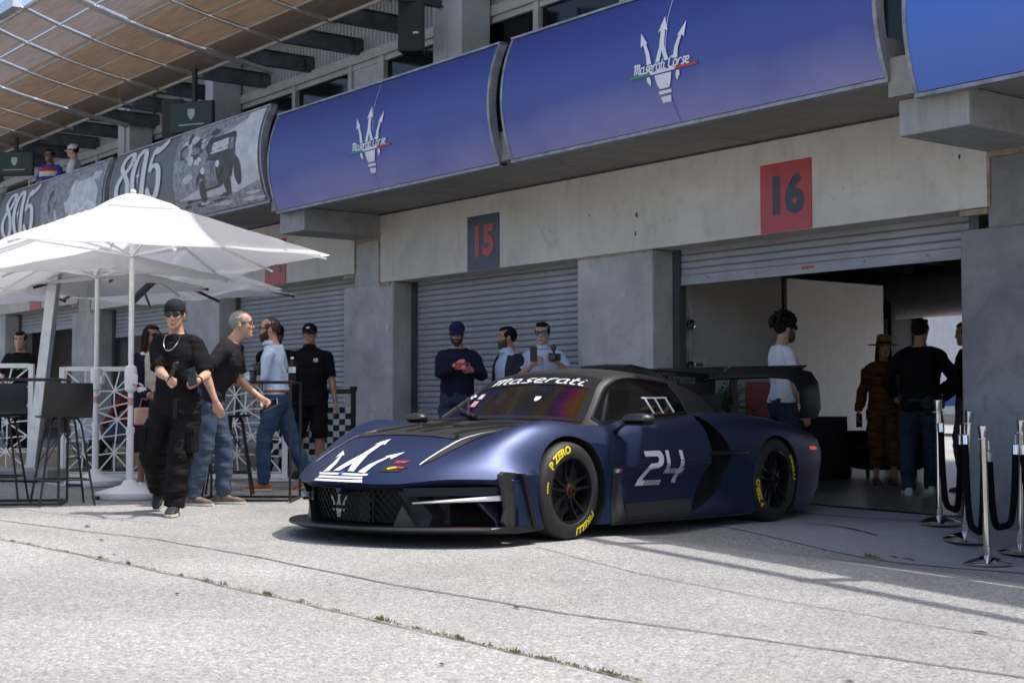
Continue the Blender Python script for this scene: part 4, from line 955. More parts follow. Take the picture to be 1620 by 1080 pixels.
    if glasses:
        q = MB(); lens = MB()
        for sd in (-1, 1):
            o2 = [(-.029, .013), (-.018, .020), (.016, .020), (.028, .012), (.025, -.010), (.010, -.021), (-.012, -.020), (-.026, -.008)]
            lens.prism([(sd*.033+y, .010+z) for y, z in o2], lambda y, z, d: h(.101-2.2*y*y+d, y, z), 0, .004)
            q.tube([h(.1025-2.2*(sd*.033+y)**2, sd*.033+y, .010+z) for y, z in o2+o2[:1]], .0026*s, 6)
            q.tube([h(.092, sd*.062, .018), h(.04, sd*.077, .016), h(-.02, sd*.080, .010)], .003*s, 6)
        q.tube([h(.1025, -.008, .016), h(.105, 0, .018), h(.1025, .008, .016)], .003*s, 6)
        gl = q.build('glasses', BLACK_P, t, smooth=50)
        if glasses != 'clear': lens.build('lens', LENSB if glasses == 'blue' else LENS, gl, smooth=0)
    if cap:
        cm, back = cap[0], cap[1]; q = MB()
        rows = [(z, r) for z, r in [(.028, 1.0), (.05, 1.0), (.08, .95), (.10, .82), (.118, .60), (.130, .32), (.134, .08)]]
        q.loft([ring(h(-.006, 0, z), ex, ey, .103*r*s, .086*r*s, 22, 2.15) for z, r in rows])
        cp = rem(q, .007, 'cap', cm, t, sm=1); sg = -1 if back else 1
        q = MB(); q.grid(8, 6, lambda u, v: h(-.006+sg*(.085+.080*v*(1-(2*u-1)**2*.55)), (2*u-1)*.075*(1-.12*v), .032-(.022 if not back else .018)*v-.018*(2*u-1)**2)); n0 = len(q.v)
        q.v += [tuple(V(p)-HR @ V((0, 0, .004))) for p in q.v[:n0]]; q.f += [tuple(i+n0 for i in reversed(f)) for f in q.f]; q.m = [0]*len(q.f); q.build('brim', cap[2] if len(cap) > 2 else cm, cp, smooth=60)
        if len(cap) > 3:
            q = MB(); q.grid(4, 2, lambda u, v: h(.0985-.05*(u-.5)**2, (u-.5)*.05, .058+.02*v)); q.build('cap_badge', cap[3], cp)
    if extra: extra(t, s, J, h, sp)
    return t, s, J, h
def hash_(s): return sum(ord(c)*(i+1) for i, c in enumerate(s)) % 97
def wpt(t, p): return Matrix.Translation(t.location) @ Matrix.Rotation(t.rotation_euler.z, 4, 'Z') @ V(p)
def held(name, t, p, label, cat, yaw=0.0, tilt=0.0, roll=0.0):
    o = bpy.data.objects.new(name, None); COL.objects.link(o); o.location = wpt(t, p)
    o.rotation_euler = (Matrix.Rotation(t.rotation_euler.z+radians(yaw), 3, 'Z') @ Matrix.Rotation(radians(tilt), 3, 'Y') @ Matrix.Rotation(radians(roll), 3, 'X')).to_euler()
    return tag(o, label, cat)
def phone(o, m, landscape=False, scr=True):
    mb = MB(); mb.box((0, 0, 0), (.009, .155 if landscape else .075, .075 if landscape else .155)); mb.build('case', m, o, bevel=.003)
    mb = MB(); mb.box((.0062, (.05 if landscape else -.018), (.016 if landscape else .055)), (.004, .036, .036)); mb.build('camera_bump', BLACK_P, o, bevel=.003)
    for y, z in ((-.008, .008), (.008, -.008), (-.008, -.008)):
        mb = MB(); mb.lathe([(.0055, 0), (.0055, .002)], 10); mb.v = [(.0082+z2, (.05 if landscape else -.018)+y+x2, (.016 if landscape else .055)+z+y2) for x2, y2, z2 in mb.v]; mb.build('lens', LENS, o)
    mb = MB(); mb.box((-.0048, 0, 0), (.001, .149 if landscape else .069, .069 if landscape else .149)); mb.build('screen', LENS, o)

# 1 the man walking towards us
def ex_walk(t, s, J, h, sp):
    pts = []
    for k in range(40):
        a = pi*k/39; y = .062*cos(a); f_ = sin(a); pts.append(sp((.045+.125*f_**.7+.006, y*(1+.15*f_), 1.465-.125*f_)))
    mb = MB()
    for k in range(39): mb.tube([pts[k], pts[k+1]], .0052*s if k % 2 else .0036*s, 6)
    mb.build('necklace', SILVER, t)
    mb = MB(); mb.box(sp((.138, .012, 1.40)), (.02, .035, .012)); mb.build('lapel_microphone', BLACK_P, t)
    w_ = J['wr', 0]; d = J['fd', 0]; a = d.orthogonal().normalized(); b_ = d.cross(a); mb = MB()
    mb.loft([[w_-d*(.03-o)+a*.031*cos(2*pi*k/14)+b_*.031*sin(2*pi*k/14) for k in range(14)] for o in (-.012, .012)]); mb.build('watch', BLACK_P, t)
    for sd, z0, m0 in ((1, .60, 0), (-1, .57, 1)):                       # cargo pockets and straps
        i = 0 if sd > 0 else 1; p = J['hip', i].lerp(J['kn', i], .72); mb = MB(); mb.box((0, 0, 0), (.17, .07, .20)); o = None
        mb.v = [tuple(V(v)+p+V((.02, sd*.085, 0))) for v in mb.v]; o = mb.build('cargo_pocket', CARGO, t, bevel=.02)
        mb = MB(); mb.box(p+V((.02, sd*.085, .085)), (.178, .078, .055)); mb.build('pocket_flap', CARGO, o, bevel=.008)
    mb = MB(); mb.bar(sp((.155, .02, .97))+V((0, .02, -.03)), J['hip', 0].lerp(J['kn', 0], .35)+V((.125, -.05, .02)), .035, .004, up=(1, 0, 0)); mb.build('webbing_strap', BLK2, t)
    mb = MB(); mb.bar(J['hip', 0].lerp(J['kn', 0], .55)+V((.11, .03, 0)), J['hip', 0].lerp(J['kn', 0], 1.05)+V((.10, .03, 0)), .028, .005, up=(1, 0, 0)); mb.build('webbing_strap', BLK2, t)
tW, sW, JW, hW = person((-11.26, 5.20), -42, 1.735, 'young man in black cap, sunglasses, black t-shirt and cargo trousers walking forward', 'asian', .0072, lean=3, twist=-4,
    feet=((.14, .03, 0, 6, 0), (-.32, -.24, .13, -4, 50)), hands=((.33, .27, 1.08), (.37, .04, 1.10)), elbow=((-.8, .35, -.6), (-.7, -.55, -.6)), curl=(1.0, 1.15), palm=((-.3, -1, .3), (-.2, .9, -.3)), head=(2, 8), hair='buzz', cap=(BLK2, True, cloth('dark_green_underbrim', (.02, .05, .035))), glasses='dark', top=BLK_T, sleeve='short', hem=.80, bottom=CARGO, shoes=SHOE_K, sole=SOLE_W, loose=1.6, build=.95, extra=ex_walk)
o = held('phone', tW, JW['wr', 0]+JW['fd', 0]*.09+V((.03, -.01, .05)), 'black phone held in the walking man\'s left hand', 'phone', -10, -20, 20); phone(o, BLACK_P)
o = held('microphone', tW, JW['wr', 1]+JW['fd', 1]*.07+V((.03, .03, .06)), 'small black handheld microphone in the walking man\'s right hand', 'microphone', 0, 25, -30)
mb = MB(); mb.lathe([(.012, -.09), (.015, .03)], 12); mb.build('handle', BLACK_P, o, smooth=50); mb = MB(); mb.lathe([(.014, .03), (.024, .05), (.024, .085), (.012, .10)], 14); mb.build('grille', BLACK_P, o, smooth=50)
# 2 woman behind the parasol pole
def ex_wom(t, s, J, h, sp):
    mb = MB(); mb.ell(h(.0, -.078, -.04), (.008, .006, .010)); mb.build('earring', GOLD, t, smooth=180)
tO, sO, JO, hO = person((-14.0, 6.18), -5, 1.64, 'dark haired woman in sunglasses, navy cardigan and long dress behind the parasol pole', 'brown', .009, feet=((.02, .10, 0, 8, 0), (.0, -.09, 0, -8, 0)), hands=((.22, .20, .98), (.28, -.10, 1.0)), head=(14, 0), hair='long', glasses='dark', top=CREAM, sleeve='long', hem=.93, bottom=NAVYC, bott='skirt', shoes=SHOE_W, sole=SOLE_W, over=(NAVYC, .62, True, 2), extra=ex_wom, curl=(.9, .9))
o = held('handbag', tO, JO['wr', 1]+V((.03, -.04, -.20)), 'small peach handbag carried by the woman in navy', 'handbag', 0)
mb = MB(); mb.box((0, 0, 0), (.09, .24, .17)); mb.build('bag', M('peach_leather', (.55, .33, .24), .5), o, bevel=.02); mb = MB(); mb.tube([(0, -.07, .08), (0, -.05, .17), (0, .05, .17), (0, .07, .08)], .008); mb.build('handle', LEATHER, o, smooth=60)
# 3 man leaning over the table
def ex_lean(t, s, J, h, sp):
    mb = MB(); mb.ell(h(-.004, -.083, -.008), (.009, .008, .010)); mb.build('yellow_earplug', M('yellow_foam', (.65, .50, .03), .8), t, smooth=180)
tL, sL, JL, hL = person((-12.04, 5.87), 50, 1.76, 'grey haired man in glasses, black t-shirt and blue jeans leaning towards the high table', 'light', .008, lean=25, feet=((.10, .12, 0, 5, 0), (-.12, -.10, 0, -10, 0)), hands=((.42, .16, .93), (.13, -.30, .90)), elbow=((-.6, .5, -.4), (-.7, -.3, 0)), curl=(.9, .45), head=(2, -2), hair='buzz', hairm=HAIRG, glasses='clear', top=BLK2, hem=.84, bottom=JEANS, shoes=SHOE_T, sole=SOLE_W, loose=1.15, extra=ex_lean, build=1.06)
o = held('phone', tL, JL['wr', 0]+JL['fd', 0]*.09+V((.03, -.03, -.01)), 'green grey phone held by the leaning man', 'phone', 60, 30, 60); phone(o, M('green_phone_case', (.20, .23, .19), .4))
# 4 man in light blue shirt
def ex_blue(t, s, J, h, sp):
    mb = MB(); r_ = [(.985, .186, .135), (1.015, .184, .134)]; mb.loft([ring(V((-.004, 0, z))*s, V((1, 0, 0)), V((0, 1, 0)), d*s, w2*s, 24, 2.5) for z, w2, d in r_]); mb.build('belt', LEATHER, t, smooth=40)
    mb = MB(); mb.loft([ring(h(.0-.006, 0, z), V((1, 0, 0)), V((0, 1, 0)), .066*k, .062*k, 18, 2.1) for z, k in ((-.150, 1.22), (-.125, 1.12), (-.108, 1.0))]); mb.build('collar', LBLUE, t, smooth=50)
person((-13.42, 7.29), 226, 1.74, 'bearded man in light blue shirt and jeans with orange shoes standing at the high table', 'light', .0085, lean=5, feet=((.10, .12, 0, 20, 0), (-.30, -.14, .03, 5, 22)), hands=((.34, .14, 1.10), (.38, -.06, 1.10)), elbow=((-.6, .4, -.6), (-.5, -.5, -.6)), curl=(.8, .8), palm=((0, -1, .4), (0, 1, .4)), head=(16, 0), hair='buzz', hairm=HAIRB, beard=BEARD, glasses='clear', top=LBLUE, sleeve='long', hem=.97, bottom=JEANS2, shoes=SHOE_O, sole=SOLE_W, loose=1.0, extra=ex_blue)
# 5, 6 men in black by the shutter
def logo_polo(t, s, J, h, sp):
    p = sp((.142, .085, 1.34)); mb = MB()
    vs_, fs = text2d('AR', .045, .002, .2); mb.add([(p.x+.008-.25*x*0, p.y+x, p.z+y) for x, y in vs_], fs); mb.build('chest_lettering', WPRINT, t, fix=False)
    mb = MB(); mb.span((p.x+.007, p.y-.026, p.z-.026), (p.x+.009, p.y+.026, p.z-.020)); mb.build('chest_stripe', WPRINT, t)
    mb = MB(); mb.loft([ring(h(-.012, 0, z), V((1, 0, 0)), V((0, 1, 0)), .072*k, .068*k, 18, 2.1) for z, k in ((-.158, 1.25), (-.13, 1.12), (-.112, 1.0))]); mb.build('collar', BLK_T, t, smooth=50)
    mb = MB(); w_ = J['wr', 0]; mb.loft([ring(w_+V((0, 0, z)), V((1, 0, 0)), V((0, 1, 0)), .034, .034, 14, 2) for z in (.02, .035)]); mb.build('wristband', M('blue_band', (.03, .2, .6), .5), t)
person((-15.05, 8.6), -38, 1.77, 'heavy set man in black cap, black polo shirt and black shorts standing by the shutter', 'tan', .0095, feet=((0, .12, 0, 12, 0), (0, -.12, 0, -12, 0)), hands=((.03, .31, .80), (.03, -.31, .80)), hair='buzz', hairm=HAIRB, cap=(BLK_T, False, BLK_T, WPRINT), top=BLK_T, hem=.82, bottom=BLK_T, bott='shorts', shoes=SHOE_K, loose=1.4, build=1.12, extra=logo_polo, head=(-4, -3))
person((-15.75, 8.55), -20, 1.78, 'man in black cap and black clothes mostly hidden behind the light blue shirt', 'brown', .011, hair='buzz', cap=(BLK_T, False), beard=BEARDK, top=BLK_T, bottom=BLK_T, shoes=SHOE_K, loose=1.2, head=(-12, 0))
# 7, 8, 9 the three behind the car
def ex_beard(t, s, J, h, sp):
    mb = MB(); w_, d = J['wr', 0], J['fd', 0]; a = d.orthogonal().normalized(); b_ = d.cross(a)
    mb.loft([[w_-d*(.025-o)+a*.036*cos(2*pi*k/14)+b_*.036*sin(2*pi*k/14) for k in range(14)] for o in (-.012, .012)]); mb.build('pink_wristband', M('pink_band', (.75, .08, .18), .5), t)
tB, sB, JB, hB = person((-12.95, 9.2), -44, 1.75, 'bearded man in navy cap and navy sweater photographing with a red phone', 'pink', .008, hands=((.33, .20, 1.23), (.33, .02, 1.28)), elbow=((-.3, .8, -1.2), (-.3, -.9, -1.2)), curl=(.75, .35), palm=((-.8, -.6, 0), (.2, .9, -.2)), head=(3, 10), hair='buzz', hairm=BEARD, beard=BEARD, cap=(cloth('navy_cap', (.02, .022, .07)), False), glasses='dark', top=NAVYC, sleeve='long', hem=.84, bottom=DKJ, shoes=SHOE_K, loose=1.25, build=1.04, extra=ex_beard)
o = held('phone', tB, V((.43, .12, 1.27))*sB, 'red phone held sideways by the bearded man in the navy cap', 'phone', 0); phone(o, M('red_phone_case', (.42, .02, .03), .35), True)
def ex_vest(t, s, J, h, sp):
    mb = MB(); mb.loft([ring(h(-.006, 0, z), V((1, 0, 0)), V((0, 1, 0)), .068*k, .064*k, 18, 2.1) for z, k in ((-.165, 1.3), (-.135, 1.12), (-.112, 1.0))]); mb.build('collar', LBLUE, t, smooth=50)
person((-12.72, 9.72), -92, 1.71, 'dark haired bearded man in charcoal vest over pale shirt, looking sideways behind the car', 'tan', .009, hair='short', beard=BEARDK, top=LBLUE, sleeve='long', hem=.9, bottom=DKJ, shoes=SHOE_K, over=(VEST, .88, True, 2), head=(-18, 0), extra=ex_vest)
def ex_cam(t, s, J, h, sp):
    mb = MB(); mb.loft([ring(h(-.006, 0, z), V((1, 0, 0)), V((0, 1, 0)), .064*k, .060*k, 18, 2.1) for z, k in ((-.158, 1.3), (-.13, 1.12), (-.112, 1.0))]); mb.build('collar', LBLUE, t, smooth=50)
    mb = MB(); mb.span((.13, -.012, .95), (.139, .012, 1.40)); mb.v = [tuple(sp((x+.006, y, z))) for x, y, z in mb.v]; mb.build('placket', LBLUE, t)
tC, sC, JC, hC = person((-12.42, 9.95), -48, 1.755, 'young man in light blue shirt and mirrored sunglasses holding phone and camera', 'light', .008, hands=((.30, .19, 1.33), (.32, -.06, 1.30)), elbow=((-.4, .7, -.8), (-.4, -.7, -.8)), curl=(.95, .85), palm=((-.3, -.8, .2), (-.2, .8, .2)), head=(-3, 2), hair='quiff', glasses='blue', top=LBLUE, sleeve='short', hem=.9, bottom=DKJ, shoes=SHOE_K, loose=1.1, extra=ex_cam)
o = held('phone', tC, V((.40, -.035, 1.40))*sC, 'black phone held upright by the man with mirrored sunglasses', 'phone', 0); phone(o, BLACK_P)
o = held('camera', tC, V((.41, .19, 1.37))*sC, 'black camera with furry microphone held by the man in mirrored sunglasses', 'camera', 0)
mb = MB(); mb.box((0, 0, 0), (.055, .125, .075)); mb.build('body', BLACK_P, o, bevel=.008); mb = MB(); mb.lathe([(.034, 0), (.038, .02), (.036, .075), (.030, .08)], 18); mb.v = [(.028+z, x-.005, y-.006) for x, y, z in mb.v]; mb.build('lens', BLACK_P, o, smooth=40)
mb = MB(); mb.lathe([(.026, 0), (.026, .003)], 16); mb.v = [(.108+z, x-.005, y-.006) for x, y, z in mb.v]; mb.build('front_glass', LENSB, o); mb = MB(); mb.bar((0, -.01, .03), (0, -.01, .065), .02, .02); mb.build('hot_shoe', BLACK_P, o)
mb = MB(); mb.ell((.02, -.01, .095), (.055, .03, .034)); rem(mb, .006, 'wind_muff', M('grey_fur', (.07, .07, .075), .95, var=.4, vs_=80), o, wr=.006, wsc=70)
# 10 to 13 in the open garage
person((-9.62, 10.62), 62, 1.76, 'curly haired man in white t-shirt and sunglasses behind the rear wing, hands in pockets', 'tan', .009, hands=((.12, .24, .86), (.12, -.24, .86)), elbow=((-.8, .6, 0), (-.8, -.6, 0)), head=(8, 0), hair='curly', beard=BEARDK, glasses='dark', top=WHT, hem=.93, bottom=DKJ, shoes=SHOE_K, loose=1.05)
def ex_hat(t, s, J, h, sp):
    m = M('ochre_felt', (.30, .19, .06), .85, var=.15); I = V((1, 0, 0)), V((0, 1, 0))
    mb = MB(); mb.loft([ring(h(-.006, 0, z), I[0], I[1], a*s, b_*s, 22, 2.1) for z, a, b_ in ((.045, .104, .088), (.10, .102, .084), (.150, .094, .078), (.168, .07, .055), (.160, .03, .02))]); ht = mb.build('hat', m, t, smooth=60)
    mb = MB(); mb.loft([ring(h(-.006, 0, z), I[0], I[1], a*s, b_*s, 28, 2) for z, a, b_ in ((.045, .100, .085), (.036, .19, .18), (.043, .195, .186), (.052, .102, .087))]); mb.build('brim', m, ht, smooth=40)
    mb = MB(); mb.loft([ring(h(-.006, 0, z), I[0], I[1], .1055*s, .0895*s, 22, 2.1) for z in (.052, .078)]); mb.build('hat_band', BLK_T, ht)
tH, sH, JH, hH = person((-10.8, 13.6), -40, 1.66, 'woman in ochre brimmed hat and tiger print outfit standing inside the garage', 'light', .0095, hands=((.10, .27, .90), (.10, -.34, .80)), curl=(.6, .8), hair='long', hairm=HAIRB, top=TIGER, sleeve='long', hem=.80, bottom=TIGER, bott='cropped', shoes=SHOE_T, loose=1.55, extra=ex_hat)
o = held('phone', tH, JH['wr', 1]+V((.03, 0, -.10)), 'dark phone in the hand of the woman in the hat', 'phone', 20); phone(o, BLACK_P)
person((-9.5, 12.55), 128, 1.80, 'man in black jacket, jeans and white trainers seen from behind in garage doorway', 'light', .0095, feet=((-.05, .13, 0, 10, 0), (.18, -.10, 0, -10, 0)), hands=((.18, .26, 1.0), (.20, -.22, 1.05)), hair='quiff', top=BLK_T, sleeve='long', hem=.84, bottom=DKJ, shoes=SHOE_W, sole=SOLE_W, loose=1.5, build=1.1, head=(-20, 0))
person((-9.55, 13.45), 200, 1.80, 'man in dark jacket and grey trousers half hidden behind the right pillar', 'light', .010, hands=((.2, .24, .95), (.1, -.28, .85)), hair='short', hairm=HAIRB, top=BLK_T, sleeve='long', hem=.84, bottom=GREYP, shoes=SHOE_T, loose=1.4, build=1.06, head=(20, 5))
# 14 to 17 left side and balcony
def ex_green(t, s, J, h, sp):
    mb = MB()
    for k in range(5): mb.box(sp((.142, -.07+.035*k, 1.26+.015*(k % 2))), (.006, .03, .035), mi=0)
    mb.build('shirt_print', M('neon_green', (.05, .65, .05), .6), t)
person((-19.4, 6.75), -30, 1.74, 'dark haired man in black t-shirt with green print standing behind the white screen', 'light', .011, hair='short', top=BLK_T, bottom=BLK_T, shoes=SHOE_K, loose=1.2, extra=ex_green, head=(-5, 6))
tS, sS, JS, hS = person((-17.05, 7.35, gz(-17, 7.3)-.42), 215, 1.74, 'seated person in blue jeans behind the white lattice screen', 'brown', .011, feet=((.48, .12, .42, 0, 0), (.62, -.05, .55, 0, -10)), hands=((.35, .18, .98), (.38, -.15, .98)), hair='short', top=cloth('maroon_top', (.16, .03, .025)), sleeve='long', hem=.86, bottom=JEANS2, shoes=SHOE_O, head=(0, 0))
fz = 3.425+STEP+.30
def ex_red(t, s, J, h, sp):
    mb = MB(); mb.loft([ring(sp((0.0, 0, z)), V((1, 0, 0)), V((0, 1, 0)), d, w2, 22, 2.5) for z, w2, d in ((1.33, .196, .142), (1.40, .192, .130))]); mb.build('red_yoke', M('red_cloth', (.45, .03, .04), .8), t, smooth=50)
    mb = MB(); mb.loft([ring(sp((0.0, 0, z)), V((1, 0, 0)), V((0, 1, 0)), .146, .198, 22, 2.5) for z in (1.24, 1.33)]); mb.build('white_band', WHT, t, smooth=50)
person((-26.25, 9.62, fz), -50, 1.70, 'man in red, white and blue shirt standing at the balcony rail', 'brown', .012, hands=((.28, .1, 1.12), (.28, -.05, 1.12)), hair='short', top=STRIPE, sleeve='short', bottom=DKJ, shoes=SHOE_K, loose=1.3, extra=ex_red, glasses='dark')
person((-25.35, 9.72, fz), -120, 1.68, 'person in white cap and white t-shirt on the balcony, turned to the side', 'light', .012, hair='buzz', cap=(WHT, False), top=WHT, bottom=DKJ, shoes=SHOE_K, loose=1.2, head=(-10, 0))
# ================================================================ RACE CAR   (local x = forward, y = its left, z = up)
WB = 1.39
_ph = radians(12.5); _a = V((sin(_ph), -cos(_ph), 0)); _l = V((cos(_ph), sin(_ph), 0))
_O = V((-7.926, 6.607, 0))-_a*WB-_l*.98
car = thing('race_car', (_O.x, _O.y, -WB*.012), 'matt dark blue race car with rear wing, number 24 and white trident on bonnet', 'race car')
car.rotation_euler = (0, -.012, -(pi/2-_ph))
def paint(name, col, rough, metal, coat=0.0):
    m = M(name, col, rough, metal, var=.05, vs_=1.5, bump=.02, bs=900, coat=coat); return m
BLUE = paint('satin_blue_paint', (.019, .031, .086), .41, .55); GRAPH = paint('satin_graphite', (.050, .0485, .047), .40, .5); CARB = M('carbon_black', (.013, .013, .0145), .38, .2, var=.2, vs_=90)
CAVE = M('black_recess', (.006, .006, .007), .7, var=.2)
def xe(y): return 2.715-.60*(min(abs(y), .98)/.9)**2.4
def zlip(y): return .395+.045*(abs(y)/.9)**2
QC = [(0, .400), (.045, .448), (.1, .486), (.345, .612), (.51, .680), (.8, .735), (1.2, .777), (1.75, .815)]
QF = [(0, .435), (.07, .50), (.2, .585), (.4, .715), (.6, .800), (.8, .828), (1.05, .805), (1.25, .795)]
def ztop(x, y):
    ay = abs(y); q = xe(y)-x
    zc, zf = curve(QC, q), curve(QF, q)
    wv = sstep(.42, .74, ay)
    z = lerp(zc, zf, wv)-.050*sstep(.47, .61, ay)*(1-sstep(.62, .80, ay))*sstep(.12, .45, q)*(1-.7*sstep(.9, 1.5, q))
    if ay > .80: z -= .155*((ay-.80)/.18)**2*sstep(-.05, .30, q)+.0
    return z
XC = 1.0
# --- stations: nose (t) then cabin/tail
YT = [0, .07, .14, .22, .30, .38, .46, .54, .62, .69, .75, .80, .84, .88, .92, .955, .98]
NT, NS = len(YT)-1, 12
T_CR = [(-2.34, .74), (-1.8, .80), (-1.39, .815), (-1.0, .80), (-.5, .815), (0, .86), (.5, .835), (1.0, .80)]       # crest y
T_CZ = [(-2.34, .745), (-2.0, .795), (-1.6, .848), (-1.39, .872), (-1.0, .902), (-.6, .905), (-.3, .875), (0, .848), (.5, .822), (1.0, .797)]
T_SY = [(-2.34, .88), (-2.0, .965), (-1.39, 1.0), (-.9, .99), (-.4, .975), (.2, .975), (.7, .98), (1.0, .98)]
T_SZ = [(-2.34, .60), (-1.39, .66), (-.7, .66), (0, .62), (.6, .62), (1.0, .64)]
T_CE = [(-2.34, .73), (-1.7, .80), (-1.2, .84), (0, .84), (1.0, .815)]
def ring_rear(x):
    cr, czz, sy, sz, ce = curve(T_CR, x), curve(T_CZ, x), curve(T_SY, x), curve(T_SZ, x), curve(T_CE, x)
    o = []
    for y in YT:
        f = y/.98; yy = f*sy
        if yy <= cr: k = sstep(.35, 1, yy/cr); z = lerp(ce, czz, k)
        else: k = (yy-cr)/(sy-cr); z = czz-(czz-sz)*(1-sqrt(max(0, 1-k*k)))
        o.append(V((x, yy, z)))
    return o, sy, sz
def side(x, y0, z0, front):
    o = []; zb = .095 if x > -1.9 else lerp(.095, .25, sstep(-1.9, -2.3, x))
    for k in range(1, NS+1):
        t = k/NS; z = lerp(z0, zb, t)
        if front: y = y0+.006*sin(pi*t)
        else:
            cave = (.050*sstep(.24, .42, t)*(1-.75*sstep(.7, .95, t)))*sstep(-1.0, -.7, x)*(1-sstep(.70, .95, x))
            y = y0+.012*sin(pi*min(1, t*1.6))-cave-(.02*t if x < .9 else 0)
        o.append(V((x, y, z)))
    return o, zb
rings = []
NF = 26
for i in range(NF):
    t = 1-i/NF
    r = []
    for y in YT:
        x = XC+t*(xe(y)-XC); r.append(V((x, y, ztop(x, y))))
    xs_ = r[-1].x; s_, zb = side(xs_, .98, r[-1].z, True); r += s_
    for y in reversed(YT[:-1]): r.append(V((XC+t*(xe(y)-.06-XC), y, zb)))
    rings.append(r)
for i in range(58):
    x = XC-(XC+2.34)*i/57
    r, sy, sz = ring_rear(x)
    if i < 6:                                                    # blend into the front clip shape
        k = i/6; r = [V((x, lerp(y, p.y, k), lerp(ztop(x, y), p.z, k))) for y, p in zip(YT, r)]
    plan = .10*sstep(-1.6, -2.34, x)
    s_, zb = side(x, r[-1].y, r[-1].z, x > .97); r = r+s_
    yb = r[-1].y
    for y in reversed(YT[:-1]): r.append(V((x, y/.98*yb, zb)))
    r = [V((p.x+plan*(1-(p.y/.9)**2), p.y, p.z)) if x < -1.6 else p for p in r]
    rings.append(r)
bm = bmesh.new(); nr_ = len(rings[0]); grid_ = [[bm.verts.new(p) for p in r] for r in rings]
def q4(*vs_):
    u = []
    for v in vs_:
        if v not in u: u.append(v)
    if len(u) > 2:
        try: bm.faces.new(u)
        except ValueError: pass
for i in range(len(rings)-1):
    for j in range(nr_-1): q4(grid_[i][j], grid_[i+1][j], grid_[i+1][j+1], grid_[i][j+1])
def endcap(r, und):
    rows_ = [[r[j] for j in range(NT+1)]]
    for k in range(1, NS):
        t = k/NS; row = []
        for j in range(NT+1):
            if j == NT: row.append(r[NT+k]); continue
            a, b = r[j].co, r[nr_-1-j].co; p = a.lerp(b, t); fade = 1-sstep(.8, .98, YT[j])
            row.append(bm.verts.new((p.x+und*(sstep(0, .16, t)*(1-sstep(.75, 1, t)*.5))*fade, p.y, p.z)))
        rows_.append(row)
    rows_.append([r[nr_-1-j] for j in range(NT)]+[r[NT+NS]])
    for k in range(NS):
        for j in range(NT): q4(rows_[k][j], rows_[k][j+1], rows_[k+1][j+1], rows_[k+1][j])
endcap(grid_[0], -.085); endcap(grid_[-1], .03)
geo = bm.verts[:]+bm.edges[:]+bm.faces[:]
d = bmesh.ops.duplicate(bm, geom=geo); vv = [e for e in d['geom'] if isinstance(e, bmesh.types.BMVert)]
for v in vv: v.co.y = -v.co.y
bmesh.ops.remove_doubles(bm, verts=bm.verts, dist=.0006)
bmesh.ops.recalc_face_normals(bm, faces=bm.faces)
bme = bpy.data.meshes.new('body'); bm.to_mesh(bme); bm.free()
# --- cut wheel wells, air openings and side intakes
cut = MB()
def cyl_y(x, z, r, y0, y1, n=44):
    ys = sorted((y0, y1)); cut.loft([[(x+r*sin(2*pi*k/n), y, z+r*cos(2*pi*k/n)) for k in range(n)] for y in ys], mi=1)
for sg in (1, -1):
    cyl_y(1.395, .335, .385, sg*.60, sg*1.2); cyl_y(-WB+.01, .345, .378, sg*.58, sg*1.2)
def cut_yz(poly, x0, x1): cut.prism(poly, lambda y, z, t: V((t, y, z)), x0, x1, 1)
GR = [(.385, .05), (.395, .12), (.445, .27), (.40, .362), (.04, .352), (0, .335)]
cut_yz(GR+mir(GR[:-1]), 2.0, 3.0)
for sg in (1, -1):
    cut_yz([(sg*y, z) for y, z in [(.555, .05), (.58, .20), (.515, .30), (.49, .372), (.885, .398), (.90, .30), (.895, .05)]], 1.72, 3.0)
    lens = [(-.335, .885), (-.43, .82), (-.545, .735), (-.625, .665), (-.665, .57), (-.655, .46), (-.625, .33), (-.52, .245), (-.30, .165), (-.135, .118), (-.21, .20), (-.30, .35), (-.385, .50), (-.40, .60), (-.375, .70), (-.325, .79), (-.29, .85)]
    cut.prism(lens, lambda x, z, t: V((x, sg*t, z)), .80, 1.3, 1)
cme = cut.mesh('cut'); cob = link('cut', cme, [BLUE, CAVE]); body = link('body', bme, [BLUE, CAVE], car)
body.parent = None
md = body.modifiers.new('b', 'BOOLEAN'); md.object = cob; md.operation = 'DIFFERENCE'; md.solver = 'EXACT'; md.material_mode = 'INDEX'
md.use_self = True
bake(body); bpy.data.objects.remove(cob); body.parent = car
NAVYP = paint('shaded_navy_fascia', (.009, .012, .024), .5, .4); body.data.materials.append(NAVYP)  # navy fascia, deepened to paint in the shade under the nose lip
for f in body.data.polygons:
    c = f.center
    if f.material_index == 0 and c.x > xe(c.y)-.34 and c.x > 1.86 and c.z < zlip(c.y)-.018 and abs(c.y) < .955: f.material_index = 2
body.data.polygons.foreach_set('use_smooth', [True]*len(body.data.polygons)); body.data.set_sharp_from_angle(angle=radians(28))
_b = bmesh.new(); _b.from_mesh(body.data); BVH = BVHTree.FromBMesh(_b); _b.free()
def cpart(mb, n, m, par=None, **k): return mb.build(n, m, par or car, **k)
def drape(part, fn, dirv, name, mat, off=.003, mx=.05, par=None, bvh=None, smooth=True):
    """lay a flat 2D piece on the bodywork along a direction"""
    p = fine2(part, mx); vs_ = []; dv = V(dirv); ok = []; T = bvh or BVH
    for x, y in p[0]:
        o = V(fn(x, y)); hit, nn, _, _ = T.ray_cast(o, dv)
        if hit is None: vs_.append(o); ok.append(False)
        else: vs_.append(hit-dv*off+(nn if nn.dot(dv) < 0 else -nn)*off*.3); ok.append(True)
    mb = MB(); mb.add(vs_, [f for f in p[1] if all(ok[i] for i in f)]); return mb.build(name, mat, par or car, fix=False, smooth=60 if smooth else 0)
